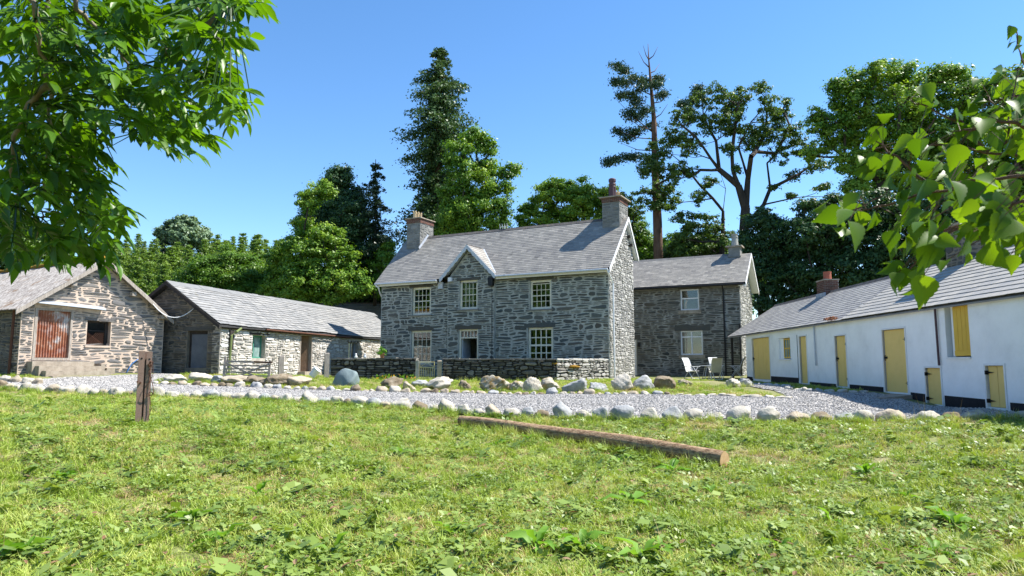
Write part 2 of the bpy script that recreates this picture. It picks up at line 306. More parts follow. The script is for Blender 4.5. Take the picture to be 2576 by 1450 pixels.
# ---------------------------------------------------------------- mesh helpers
class G:
    def __init__(s, F=None): s.v = []; s.f = []; s.F = F; s.tone = None
    def add(s, vs, fs):
        n = len(s.v)
        s.v.extend([tuple(float(c) for c in (s.F(*q) if s.F else q)) for q in vs])
        s.f.extend([tuple(i + n for i in f) for f in fs]); return s
    def raw(s, vs, fs):
        n = len(s.v); s.v.extend([tuple(float(c) for c in q) for q in vs]); s.f.extend([tuple(i + n for i in f) for f in fs]); return s
    def box(s, a0, a1, b0, b1, c0, c1):
        return s.add([(a0, b0, c0), (a1, b0, c0), (a1, b1, c0), (a0, b1, c0), (a0, b0, c1), (a1, b0, c1), (a1, b1, c1), (a0, b1, c1)],
                     [(0, 3, 2, 1), (4, 5, 6, 7), (0, 1, 5, 4), (1, 2, 6, 5), (2, 3, 7, 6), (3, 0, 4, 7)])
    def prism(s, poly, w0, w1):                                     # polygon in (u,z) extruded along w
        n = len(poly)
        return s.add([(u, w0, z) for u, z in poly] + [(u, w1, z) for u, z in poly],
                     [tuple(range(n)), tuple(range(2 * n - 1, n - 1, -1))] + [(i, i + n, (i + 1) % n + n, (i + 1) % n) for i in range(n)])
    def tube(s, pts, r, n=8, caps=True, local=True):
        pts = [np.array(s.F(*p) if (s.F and local) else p, float) for p in pts]
        rs = [r] * len(pts) if np.isscalar(r) else list(r)
        base = len(s.v); up = np.array([0.03, .02, 1.0])
        for i, p in enumerate(pts):
            t = pts[min(i + 1, len(pts) - 1)] - pts[max(i - 1, 0)]; t /= (np.linalg.norm(t) + 1e-9)
            a = np.cross(t, up if abs(t[2]) < .95 else np.array([1, .03, 0])); a /= np.linalg.norm(a) + 1e-9; b = np.cross(t, a)
            for k in range(n):
                q = 2 * math.pi * k / n; s.v.append(tuple(p + rs[i] * (math.cos(q) * a + math.sin(q) * b)))
        for i in range(len(pts) - 1):
            for k in range(n):
                s.f.append((base + i * n + k, base + i * n + (k + 1) % n, base + (i + 1) * n + (k + 1) % n, base + (i + 1) * n + k))
        if caps:
            s.f.append(tuple(base + k for k in range(n))[::-1]); s.f.append(tuple(base + (len(pts) - 1) * n + k for k in range(n)))
        return s
    def beam(s, p, q, wa, wb, up=(0, 0, 1), local=True):            # rectangular bar from p to q
        p = np.array(s.F(*p) if (s.F and local) else p, float); q = np.array(s.F(*q) if (s.F and local) else q, float)
        t = q - p; t /= np.linalg.norm(t); up = np.array(up, float)
        a = np.cross(t, up); a /= np.linalg.norm(a); b = np.cross(a, t)
        vs = [e + i * a * wa / 2 + j * b * wb / 2 for e in (p, q) for i, j in ((-1, -1), (1, -1), (1, 1), (-1, 1))]
        return s.raw(vs, [(0, 1, 2, 3), (7, 6, 5, 4), (0, 4, 5, 1), (1, 5, 6, 2), (2, 6, 7, 3), (3, 7, 4, 0)])
    def lathe(s, c, prof, n=14, sq=False):                          # profile [(r,z)] round a vertical axis at world c
        base = len(s.v)
        for r, z in prof:
            for k in range(n):
                q = 2 * math.pi * (k + (.5 if sq else 0)) / n; s.v.append((c[0] + r * math.cos(q), c[1] + r * math.sin(q), c[2] + z))
        for i in range(len(prof) - 1):
            for k in range(n):
                s.f.append((base + i * n + k, base + i * n + (k + 1) % n, base + (i + 1) * n + (k + 1) % n, base + (i + 1) * n + k))
        s.f.append(tuple(base + k for k in range(n))[::-1]); s.f.append(tuple(base + (len(prof) - 1) * n + k for k in range(n)))
        return s
def link(name, me, mat=None, parent=None, loc=None):
    o = bpy.data.objects.new(name, me); COL.objects.link(o)
    if parent is not None: o.parent = parent
    if loc is not None: o.location = loc
    if mat is not None and me is not None and not me.materials: me.materials.append(mat)
    return o
class Thing:
    def __init__(s, name, label, cat, loc, group=None):
        s.loc = np.array(loc, float)
        s.o = bpy.data.objects.new(name, None); COL.objects.link(s.o); s.o.location = tuple(loc); s.o.empty_display_size = .2
        s.o['label'] = label; s.o['category'] = cat
        if group: s.o['group'] = group
    def part(s, name, g, mat, parent=None, label=None, smooth=False, kind=None):
        me = bpy.data.meshes.new(name)
        v = np.array(g.v) - s.loc
        me.from_pydata(v.tolist(), [], g.f)
        if smooth: me.polygons.foreach_set('use_smooth', [True] * len(me.polygons))
        me.update()
        o = link(name, me, mat, parent or s.o)
        if label: o['label'] = label
        if kind: o['kind'] = kind
        return o
def big_mesh(name, V, Fc, tone=None, smooth=False):
    """V (n,3), Fc (m,k) equal-size faces: fast path"""
    me = bpy.data.meshes.new(name); V = np.asarray(V, np.float32); Fc = np.asarray(Fc, np.int32); k = Fc.shape[1]
    me.vertices.add(len(V)); me.vertices.foreach_set('co', V.ravel())
    me.loops.add(Fc.size); me.loops.foreach_set('vertex_index', Fc.ravel())
    me.polygons.add(len(Fc)); me.polygons.foreach_set('loop_start', np.arange(0, Fc.size, k, dtype=np.int32))
    try: me.polygons.foreach_set('loop_total', np.full(len(Fc), k, np.int32))
    except Exception: pass
    me.polygons.foreach_set('use_smooth', np.full(len(Fc), bool(smooth)))
    if tone is not None:
        a = me.attributes.new('tone', 'FLOAT', 'POINT'); a.data.foreach_set('value', np.asarray(tone, np.float32))
    me.update(); me.validate()
    return me
def pieces(th, name, V, faces, tone, mat, parent=None, limit=300, restname=None, smooth=False):
    """V (n,k,3) world; faces one piece; the pieces that show largest become objects, the rest one mesh"""
    n, k = V.shape[:2]
    if n == 0: return
    c = V.mean(1); px, py, dep = proj(c)
    ext = V.max(1) - V.min(1)
    size = np.sqrt((np.sort(ext, 1)[:, 1:] ** 2).sum(1)) / np.maximum(dep, .5)
    inside = (px > -20) & (px < 2596) & (py > -20) & (py < 1470) & (dep > 0)
    score = np.where(inside, size, -1)
    order = np.argsort(-score); sel = order[:limit]; sel = sel[score[sel] > 0]; rest = np.setdiff1d(np.arange(n), sel)
    for i in sel:
        me = bpy.data.meshes.new(name); me.from_pydata((V[i] - th.loc).tolist(), [], faces)
        if smooth: me.polygons.foreach_set('use_smooth', [True] * len(faces))
        a = me.attributes.new('tone', 'FLOAT', 'POINT'); a.data.foreach_set('value', np.full(k, tone[i], np.float32))
        me.materials.append(mat); o = bpy.data.objects.new(name, me); o.parent = parent or th.o; COL.objects.link(o)
    if len(rest):
        vv = (V[rest] - th.loc).reshape(-1, 3)
        fs = []
        tri = [t for f in faces for t in [(f[0], f[j], f[j + 1]) for j in range(1, len(f) - 1)]]
        Fc = (np.arange(len(rest))[:, None, None] * k + np.array(tri)[None]).reshape(-1, 3)
        me = big_mesh(name, vv, Fc, np.repeat(tone[rest], k), smooth); o = link(restname or (name + 'work'), me, mat, parent or th.o); o['kind'] = 'stuff'

# ---- rubble walling
ST_F = [(i, (i + 1) % 8, 8 + (i + 1) % 8, 8 + i) for i in range(8)] + [(8 + i, 8 + (i + 1) % 8, 16) for i in range(8)]
def rubble(F, span, z0, z1, openings=(), H=(.16, .34), W=(.25, .8), gap=.018, proud=(.008, .03), flat=.5, w=0.0, wave=.045, power=(.62, .8)):
    """random rubble laid in rough bands between the ends span(z); returns pieces as world vertices"""
    cells = []
    z = z0
    while z < z1 - .03:
        h = random.uniform(*H); h = min(h, z1 - z)
        zm = z + h / 2; a, b = span(zm)
        iv = [(a, b)] if b - a > .05 else []
        for (oa, ob, oz0, oz1) in openings:
            if min(oz1, z + h) - max(oz0, z) > .35 * h:
                nv = []
                for (p, q) in iv:
                    if ob <= p or oa >= q: nv.append((p, q))
                    else:
                        if oa - p > .06: nv.append((p, oa))
                        if q - ob > .06: nv.append((ob, q))
                iv = nv
        for (p, q) in iv:
            u = p
            while u < q - .02:
                wd = random.uniform(*W) * random.choice((.6, 1, 1, 1.3)); 
                if u + wd > q - .12: wd = q - u
                r = random.random()
                kk = 1 if (h < .1 or r < .3) else (2 if r < .8 else 3)
                if h > .28: kk += 1 if random.random() < flat else 0
                cuts = np.cumsum(np.r_[0, rng.uniform(.6, 1.4, kk)]); cuts = cuts / cuts[-1] * h
                for j in range(kk):
                    c0, c1 = cuts[j], cuts[j + 1]
                    if wd > .3 and (c1 - c0) < .5 * h and random.random() < .4:
                        s_ = wd * random.uniform(.3, .7); cells.append((u, u + s_, z + c0, z + c1)); cells.append((u + s_, u + wd, z + c0, z + c1))
                    else: cells.append((u, u + wd, z + c0, z + c1))
                u += wd
        z += h
    c = np.array(cells)
    if len(c) == 0: return np.zeros((0, 17, 3)), np.zeros(0)
    n = len(c)
    g = gap * rng.uniform(.4, 2.0, (n, 1))
    uc = (c[:, :1] + c[:, 1:2]) / 2; zc = (c[:, 2:3] + c[:, 3:4]) / 2
    hw = np.maximum((c[:, 1:2] - c[:, :1]) / 2 - g / 2, .015); hh = np.maximum((c[:, 3:4] - c[:, 2:3]) / 2 - g / 2, .012)
    th = np.arange(8) * math.pi / 4 + math.pi / 8 + rng.uniform(-.22, .22, (n, 8))
    cs, sn = np.cos(th), np.sin(th)
    x = np.sign(cs) * np.abs(cs) ** power[0] * 1.04; y = np.sign(sn) * np.abs(sn) ** power[1] * 1.06
    x = np.clip(x + rng.uniform(-.14, .06, (n, 8)), -1, 1); y = np.clip(y + rng.uniform(-.3, .12, (n, 8)), -1.05, 1.05)
    y *= 1 + rng.uniform(-.8, .8, (n, 1)) * x * .6
    y += rng.uniform(-.3, .3, (n, 1)) * x
    y *= rng.uniform(.84, 1.03, (n, 1)); x *= rng.uniform(.92, 1.0, (n, 1))
    def world(xx, yy, ww):
        u = uc + xx * hw; zz = zc + yy * hh + rng.normal(0, .12, (n, 1)) * 0
        zz = zz + wave * (np.sin(u * 1.7 + zc * .9) * .6 + np.sin(u * 4.3 + zc * 3.1) * .4) * np.clip((zc - z0) * 3, 0, 1)
        return F.arr(u, ww, zz)
    pr = rng.uniform(proud[0], proud[1], (n, 1))
    ins = np.minimum(.014 / hh, .22); insx = np.minimum(.014 / hw, .15)
    V = np.concatenate([world(x, y, np.full((n, 8), w - .02)), world(x * (1 - insx), y * (1 - ins), w + pr + rng.uniform(-.006, .006, (n, 8))),
                        world(rng.uniform(-.3, .3, (n, 1)), rng.uniform(-.3, .3, (n, 1)), w + pr + rng.uniform(0, .014, (n, 1)))], 1)
    return V, rng.uniform(0, 1, n)
def wall_core(th, name, F, u0, u1, z0, z1, openings, mat, depth=.42, gable=None, parent=None):
    """solid walling behind the stones, with real openings; gable = [(u,z)...] polygon set on top"""
    us = sorted({u0, u1} | {e for o in openings for e in o[:2] if u0 < e < u1}); zs = sorted({z0, z1} | {e for o in openings for e in o[2:] if z0 < e < z1})
    g = G(F)
    for i in range(len(us) - 1):
        for j in range(len(zs) - 1):
            um, zm = (us[i] + us[i+1]) / 2, (zs[j] + zs[j+1]) / 2
            if any(o[0] < um < o[1] and o[2] < zm < o[3] for o in openings): continue
            g.box(us[i], us[i+1], -depth, 0, zs[j], zs[j+1])
    if gable: g.prism(gable, -depth, 0)
    return th.part(name, g, mat, parent)

# ---- slating
SL_F = [(0, 1, 2, 3), (7, 6, 5, 4), (0, 4, 5, 1), (1, 5, 6, 2), (3, 2, 6, 7), (0, 3, 7, 4)]
def slating(A, B, Cc, rows, wd, jit=.02, tilt=.03, thick=.011, keep=None, seed=None, shrink=0):
    """A eave left, B eave right, Cc top-left (world). returns slate boxes laid in courses"""
    A, B, Cc = (np.array(q, float) for q in (A, B, Cc))
    ex = B - A; Lx = np.linalg.norm(ex); ex /= Lx; ey = Cc - A; Ly = np.linalg.norm(ey); ey /= Ly; nz = np.cross(ex, ey); nz *= np.sign(nz[2])
    out = []; e0 = Ly / rows
    for r in range(rows):
        b0 = r * e0; b1 = min(b0 + e0 * 1.35, Ly)
        x = -wd * random.uniform(0, .5) if r % 2 else -wd * random.uniform(.5, 1)
        w_ = wd * (1 - shrink * r / rows)
        while x < Lx:
            ww = w_ * random.uniform(.88, 1.12)
            a0, a1 = max(x, 0), min(x + ww - .006, Lx)
            if a1 - a0 > .03 and (keep is None or keep((a0 + a1) / 2, b0)):
                out.append((a0, a1, b0 - random.uniform(0, jit), b1, random.uniform(0, .001)))
            x += ww
    o = np.array(out); n = len(o)
    def pt(a, b, h): return A + a[:, None] * ex + b[:, None] * ey + h[:, None] * nz
    a0, a1, b0, b1, hj = o.T
    lo = hj + tilt; hi = hj * 0 + .004
    V = np.stack([pt(a0, b0, lo - thick), pt(a1, b0, lo - thick), pt(a1, b1, hi - thick), pt(a0, b1, hi - thick), pt(a0, b0, lo), pt(a1, b0, lo), pt(a1, b1, hi), pt(a0, b1, hi)], 1)
    t = rng.beta(2, 2.4, n)
    return V, t
SLF = [(3, 2, 1, 0), (4, 5, 6, 7), (0, 1, 5, 4), (1, 2, 6, 5), (2, 3, 7, 6), (3, 0, 4, 7)]
def bricks(F, u0, u1, z0, z1, bw=.225, bh=.075, w=0.0, proud=.008):
    out = []; r = 0; z = z0
    while z < z1 - .02:
        u = u0 - (bw / 2 if r % 2 else 0)
        while u < u1 - .02:
            a, b = max(u, u0), min(u + bw, u1)
            if b - a > .03: out.append((a + .005, b - .005, z + .005, min(z + bh, z1) - .005))
            u += bw
        z += bh; r += 1
    o = np.array(out); pr = rng.uniform(.5, 1.2, len(o)) * proud
    a0, a1, c0, c1 = o.T
    V = np.stack([F.arr(a0, w - .02, c0), F.arr(a1, w - .02, c0), F.arr(a1, w + pr, c0), F.arr(a0, w + pr, c0), F.arr(a0, w - .02, c1), F.arr(a1, w - .02, c1), F.arr(a1, w + pr, c1), F.arr(a0, w + pr, c1)], 1)
    return V, rng.uniform(0, 1, len(o))

# ---- joinery
def sash(th, F, u0, u1, z0, z1, cols, rows, name='window', rec=.1, fw=.115, mat=None, sill=None, w=0.0, curtain=None, mb=.022, label=None, open_top=0, midbar=True, sillh=.06):
    mat = mat or M['cream_paint']
    g = G(F); a, b = w - rec - .07, w - rec
    g.box(u0, u0 + fw, a, b, z0, z1).box(u1 - fw, u1, a, b, z0, z1).box(u0 + fw, u1 - fw, a, b, z1 - fw, z1).box(u0 + fw, u1 - fw, a, b, z0, z0 + fw * 1.1)
    win = th.part(name, g, mat, label=label)
    iu0, iu1, iz0, iz1 = u0 + fw, u1 - fw, z0 + fw * 1.1, z1 - fw - open_top
    bars = G(F); a2, b2 = w - rec - .055, w - rec - .02
    nc, nr = cols, rows
    zs = np.linspace(iz0, iz1, nr + 1); us = np.linspace(iu0, iu1, nc + 1)
    for k in range(1, nc): bars.box(us[k] - mb / 2, us[k] + mb / 2, a2, b2, iz0, iz1)
    for k in range(1, nr):
        h = mb * (1.9 if (midbar and k == nr // 2) else 1)
        for j in range(nc):
            s0 = us[j] + (mb / 2 if j else 0); s1 = us[j + 1] - (mb / 2 if j < nc - 1 else 0)
            bars.box(s0, s1, a2 - .002, b2 + (.01 if (midbar and k == nr // 2) else -.002), zs[k] - h / 2, zs[k] + h / 2)
    if open_top: bars.box(iu0, iu1, a2, b2, iz1, iz1 + .035)
    th.part('glazing_bars', bars, mat, win)
    for j in range(nr):
        for i in range(nc):
            th.part('pane', G(F).box(us[i] + .002, us[i + 1] - .002, a2 + .008, a2 + .012, zs[j] + .002, zs[j + 1] - .002), M['dull_glass'], win)
    if sill:
        th.part('sill', G(F).box(u0 - .12, u1 + .1, w - rec, w + .07, z0 - sillh, z0), sill, win)
    if curtain:
        for (c0, c1) in curtain:
            gg = G(F); n = 14; uu = np.linspace(iu0 + (iu1 - iu0) * c0, iu0 + (iu1 - iu0) * c1, n)
            for k in range(n - 1):
                d0, d1 = .03 * math.sin(k * 2.1), .03 * math.sin((k + 1) * 2.1)
                gg.add([(uu[k], a - .1 + d0, iz0), (uu[k + 1], a - .1 + d1, iz0), (uu[k + 1], a - .1 + d1, iz1 + .1), (uu[k], a - .1 + d0, iz1 + .1)], [(0, 1, 2, 3)])
            th.part('curtain', gg, M['curtain'], win)
    return win
def lintel(th, F, u0, u1, z, h, mat, w=.02, name='lintel'):
    g = G(F); n = 5; us = np.linspace(u0, u1, n); top = [z + h * random.uniform(.75, 1.1) for _ in us]
    poly = [(u, z + random.uniform(-.006, .004)) for u in us] + [(u, t) for u, t in zip(us[::-1], top[::-1])]
    g.prism(poly, -.15, w)
    me = th.part(name, g, mat); a = me.data.attributes.new('tone', 'FLOAT', 'POINT'); a.data.foreach_set('value', np.full(len(g.v), random.uniform(.3, .7), np.float32))
def barge(th, F, pts, w0, w1, drop, mat, name='bargeboard', scallop=0):
    """board under a verge along pts [(u,z),(u,z)]"""
    for (a, b) in zip(pts[:-1], pts[1:]):
        if scallop:
            n = 40; top = []; bot = []
            for k in range(n + 1):
                t = k / n; u = a[0] + (b[0] - a[0]) * t; z = a[1] + (b[1] - a[1]) * t
                top.append((u, z)); bot.append((u, z - drop - scallop * abs(math.sin(t * math.pi * 7))))
            g = G(F)
            for k in range(n): g.prism([top[k], top[k + 1], bot[k + 1], bot[k]], w0, w1)
        else:
            g = G(F).prism([a, b, (b[0], b[1] - drop), (a[0], a[1] - drop)], w0, w1)
        th.part(name, g, mat)

# ================================================================= STRUCTURE: ground, track, hillside
def grid_mesh(name, xs, ys, mat, off=0.0, keep=None):
    X, Y = np.meshgrid(xs, ys); Z = ground(X, Y) + off
    V = np.stack([X, Y, Z], -1).reshape(-1, 3); nx = len(xs)
    i, j = np.meshgrid(np.arange(len(xs) - 1), np.arange(len(ys) - 1)); a = (j * nx + i).ravel()
    Fc = np.stack([a, a + 1, a + nx + 1, a + nx], 1)
    if keep is not None:
        cx = V[Fc].mean(1); k = keep(cx[:, 0], cx[:, 1]); Fc = Fc[k]
        used = np.unique(Fc); mp = np.full(len(V), -1); mp[used] = np.arange(len(used)); V = V[used]; Fc = mp[Fc]
    me = big_mesh(name, V, Fc, smooth=True); o = link(name, me, mat); o['kind'] = 'structure'; return o
grid_mesh('ground', np.r_[np.linspace(-70, -26, 12), np.arange(-25, 20.1, .25), np.linspace(21, 70, 14)], np.r_[np.linspace(-30, 0, 8), np.arange(.5, 48, .25), np.linspace(49, 62, 14)], M['turf'])
hillm = mat_solid('hill_floor', [(.02, .035, .012), (.04, .06, .02), (.07, .09, .03)], .4, .95, .5, 2, attr=None, dist=.2)
hx, hy = np.linspace(-400, 400, 90), np.r_[np.linspace(62, 130, 24), np.linspace(140, 600, 14)]
grid_mesh('hillside', hx, hy, hillm)
NEAR = [P(*q)[:2] for q in [(-300, 968, 26), (0, 977, 23.7), (100, 986, 23), (340, 997, 22), (620, 1005, 21), (800, 1017, 19.5), (1000, 1028, 18), (1288, 1048, 16.3), (1600, 1057, 15.3), (2000, 1062, 14.8), (2300, 1062, 14.5), (2576, 1064, 13.4), (2800, 1066, 12)]]
FAR = [P(*q)[:2] for q in [(385, 967, 26.5), (550, 973, 26), (750, 981, 25.3), (1000, 988, 24.5), (1300, 994, 23.5), (1640, 994, 22.7), (1800, 998, 21.5), (1980, 1003, 20)]]
track_poly = np.array([tuple(q) for q in NEAR] + [(11.2, 13.2), (10.72, 14.8), (10.62, 18), (10.55, 20.5), (9.4, 21.3), (9.2, 23.2), (9.9, 24.6), (9.6, 27), (9.7, 30.5), (9.0, 30.2), (8.9, 27), (8.6, 23), (8.1, 20.8)]
    + [tuple(q) for q in FAR[::-1]] + [(-14.1, 29.9), (-14.9, 30.3), (-16.0, 27.6), (-17.2, 25.6), (-18.3, 25.0), (-21, 26.6), (-27, 29)])
def in_poly(x, y, poly):
    x = np.asarray(x); y = np.asarray(y); c = np.zeros(x.shape, bool); n = len(poly)
    for i in range(n):
        x0, y0 = poly[i]; x1, y1 = poly[(i + 1) % n]
        if y0 == y1: continue
        c ^= ((y0 > y) != (y1 > y)) & (x < (x1 - x0) * (y - y0) / (y1 - y0) + x0)
    return c
grid_mesh('gravel_track', np.arange(-27, 12, .12), np.arange(11.5, 31, .12), M['gravel'], .028, lambda x, y: in_poly(x, y, track_poly))

# ================================================================= FARMHOUSE
a_ = math.radians(27.5)
HU = np.array([math.cos(a_), -math.sin(a_), 0]); HC = np.array([4.747, 34.0, 0])
HF = Fr(HC, HU)
HL = -13.95
GR = .75
house = Thing('farmhouse', 'two storey grey stone farmhouse with slate roof, two chimneys and a small scalloped central gable', 'house', HF(-7, -2, 1.0))
GF = Fr(HC, -HF.N)                          # right gable, u runs back from the front corner, outward = HU
def gable_span(z):                           # in GF coordinates
    if z < 6.1: return (-.0, 3.95)
    return (max(0, (z - 6.1) * .985 - .0), min(3.95, 4.05 - (z - 7.45) * .78) if z > 7.45 else 3.95)
ops_front = [(-11.76, -10.5, 4.43, 6.0), (-4.31, -3.09, 4.48, 6.0), (-11.8, -10.42, 1.72, 3.55), (-4.43, -3.02, 1.72, 3.54)]
BAY = (-9.3, -6.36)
front_ops = ops_front + [(BAY[0], BAY[1], GR, 6.08)]
wl = wall_core(house, 'wall', HF, HL, 0, GR, 6.15, front_ops, M['house_mortar'])
g = G(Fr(HF(0, .1, 0), HU))
bay = [(-8.54, -7.41, 4.63, 6.21), (-8.57, -7.36, 1.0, 3.55)]
BF = Fr(HF(0, .1, 0), HU)
bayw = wall_core(house, 'wall', BF, BAY[0], BAY[1], GR, 6.21, bay, M['house_mortar'], .55, [(BAY[0], 6.21), (BAY[1], 6.21), (BAY[1], 6.35), (-7.9, 7.95), (BAY[0], 6.35)])
gw = wall_core(house, 'wall', GF, .43, 3.95, GR, 6.1, [], M['gable_mortar'], .42, [(.43, 6.1), (3.95, 6.1), (3.95, 7.5), (2.66, 9.1), (.43, 6.6)])
# hidden left and back walls keep the inside dark
th_ = G(HF).box(HL, HL + .42, -3.95, -.43, GR, 6.1).prism([(HL, 6.1), (HL + .42, 6.1), (HL + .42, 6.2), (HL, 6.2)], -3.9, -.45).box(HL + .43, -.43, -3.95, -3.55, GR, 7.4)
gl = G(Fr(HF(HL, -3.95, 0), HF.N)); gl.prism([(0, 6.2), (3.5, 6.2), (3.5, 6.6), (1.3, 9.1), (0, 7.5)], -.42, 0)
th_.raw(gl.v, gl.f); house.part('back_wall', th_, M['house_mortar'])
house.part('floor', G(HF).box(HL + .42, -.42, -3.5, -.45, 3.7, 3.95), M['interior'])
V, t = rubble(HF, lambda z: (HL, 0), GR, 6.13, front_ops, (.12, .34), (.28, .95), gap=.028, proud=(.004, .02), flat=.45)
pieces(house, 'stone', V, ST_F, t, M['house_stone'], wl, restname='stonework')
def bspan(z): return (BAY[0], BAY[1]) if z < 6.4 else (-7.83 - (7.8 - z) * 1.0, -7.83 + (7.8 - z) * 1.0)
V, t = rubble(BF, bspan, GR, 7.75, bay, (.12, .34), (.28, .9), gap=.028, proud=(.004, .02))
pieces(house, 'stone', V, ST_F, t, M['house_stone'], bayw, limit=120, restname='stonework')
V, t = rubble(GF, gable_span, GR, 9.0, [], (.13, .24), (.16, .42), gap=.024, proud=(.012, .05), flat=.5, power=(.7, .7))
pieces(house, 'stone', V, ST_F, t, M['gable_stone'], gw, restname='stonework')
for o, cc in ((ops_front[0], [(0, .28)]), (ops_front[1], None), (ops_front[2], [(0, .3)]), (ops_front[3], None)):
    up = o[3] > 5
    sash(house, HF, o[0], o[1], o[2], o[3], 4, 4, sill=M['slate'] if up else None, curtain=cc, rec=.09, open_top=.1 if o is ops_front[1] else 0, mb=.026 if o is not ops_front[3] else .05)
    lintel(house, HF, o[0] - .2, o[1] + .15, o[3], .16 if up else .24, M['house_stone'])
    house.part('reveal', G(HF).box(o[0] - .07, o[0] - .002, -.2, .012, o[2], o[3]).box(o[0] - .002, o[0] + .015, -.09, .008, o[2], o[3]), M['house_mortar'])
sash(house, BF, -8.54, -7.41, 4.63, 6.21, 4, 4, sill=M['slate'], curtain=[(0, .78)], rec=.1)
lintel(house, BF, -8.7, -7.2, 6.21, .16, M['house_stone']); lintel(house, BF, -8.8, -7.15, 3.55, .22, M['house_stone'])
# front door case with fanlight, open door
dg = G(BF); A, B = -.18, -.08
dg.box(-8.57, -8.47, A, B, 1, 3.55).box(-7.46, -7.36, A, B, 1, 3.55).box(-8.47, -7.46, A, B, 3.45, 3.55).box(-8.47, -7.46, A, B, 3.06, 3.12)
door = house.part('door_frame', dg, M['cream_paint'])
for k in range(1, 5):
    x = -8.47 + 1.01 * k / 5; house.part('fanlight_bar', G(BF).box(x - .018, x + .018, A + .02, B - .02, 3.12, 3.45), M['cream_paint'], door)
for k in range(5):
    x = -8.47 + 1.01 * k / 5; house.part('pane', G(BF).box(x + .02, x + .182, A + .03, A + .034, 3.122, 3.448), M['dull_glass'], door)
dd_ = G(BF); dd_.beam((-8.44, -.2, 2.03), (-8.5, -1.1, 2.03), .05, 2.05); house.part('door', dd_, M['grey_paint'])
house.part('door_handle', G(BF).tube([(-8.52, -.06, 1.95), (-8.52, -.02, 1.95)], .035, 8), M['black_iron'])
# roof
E_, R_ = (.35, 6.36), (-2.72, 9.44)
rg = G(HF); UL, UR = -14.17, .2
for (p, q, ew, ez) in ((UL, -9.6, E_[0], E_[1]), (-9.6, -6.2, -.45, 7.165), (-6.2, UR, E_[0], E_[1])):
    rg.add([(p, ew, ez - .03), (q, ew, ez - .03), (q, R_[0], R_[1] - .03), (p, R_[0], R_[1] - .03), (p, ew, ez - .1), (q, ew, ez - .1), (q, R_[0], R_[1] - .1), (p, R_[0], R_[1] - .1)], SLF)
rg.add([(UL, R_[0] - .01, R_[1] - .03), (UR, R_[0] - .01, R_[1] - .03), (UR, -4.3, 7.55), (UL, -4.3, 7.55), (UL, R_[0] - .01, R_[1] - .1), (UR, R_[0] - .01, R_[1] - .1), (UR, -4.3, 7.45), (UL, -4.3, 7.45)], SLF)
roof = house.part('roof', rg, M['roof_deck'])
def hkeep(a, b):
    u = UL + a; zz = 6.36 + b * .707
    return not (abs(u + 7.9) < max(0, (8.02 - zz)) * 1.0 - .0)
V, t = slating(HF(UL, E_[0], E_[1]), HF(UR, E_[0], E_[1]), HF(UL, R_[0], R_[1]), 27, .3, keep=hkeep, tilt=.019, jit=.006)
pieces(house, 'slate', V, SLF, t, M['slate'], roof, restname='slating')
for k in range(26):
    u = UL + .95 + k * .5
    if u > -1.2: break
    house.part('ridge_tile', G(HF).prism([(u, 0), (u + .49, 0), (u + .49, 0)], 0, 0) if 0 else G(HF).add([(u, R_[0] + .14, R_[1] - .1), (u + .485, R_[0] + .14, R_[1] - .1), (u + .485, R_[0], R_[1] + .06), (u, R_[0], R_[1] + .06), (u, R_[0] - .14, R_[1] - .1), (u + .485, R_[0] - .14, R_[1] - .1), (u, R_[0], R_[1] - .09), (u + .485, R_[0], R_[1] - .09)], [(0, 1, 2, 3), (3, 2, 5, 4), (0, 3, 4, 6), (1, 7, 5, 2)]), M['ridge'], roof)
# verge boards on the right gable
VF = Fr(HC + HU * .2, -HF.N)
barge(house, VF, [(-.42, 6.3), (2.72, 9.45)], .002, .035, .2, M['white_paint'])
barge(house, VF, [(2.722, 9.45), (4.35, 7.45)], .002, .035, .2, M['white_paint'])
house.part('soffit', G(VF).prism([(-.3, 6.2), (2.7, 9.2), (4.2, 7.4), (4.2, 7.35), (2.7, 9.12), (-.3, 6.12)], -.2, -.01), M['white_paint'])
for x, z in ((3.35, 8.1), (3.0, 8.5)): house.part('bracket', G(VF).box(x - .06, x + .06, -.28, 0.0, z - .14, z), M['timber_dark'])
# gutters and downpipes
for (u0, u1) in ((UL + .05, -9.85), (-6.15, .12)):
    house.part('gutter', G(HF).tube([(u0, .43, 6.29), (u1, .43, 6.27)], .055, 8), M['grey_paint'])
    house.part('fascia', G(HF).box(u0, u1, .3, .35, 6.14, 6.3), M['cream_paint'])
house.part('downpipe', G(HF).tube([(.12, .43, 6.25), (.14, .4, 6.1), (.16, -.12, 5.75), (.17, -.2, 5.6), (.17, -.22, 1.0)], .04, 8), M['white_plastic'])
house.part('downpipe', G(HF).tube([(UL + .1, .43, 6.25), (HL + .05, .35, 6.1), (HL - .03, .1, 5.8), (HL - .05, -.1, 5.6)], .04, 8), M['white_plastic'])
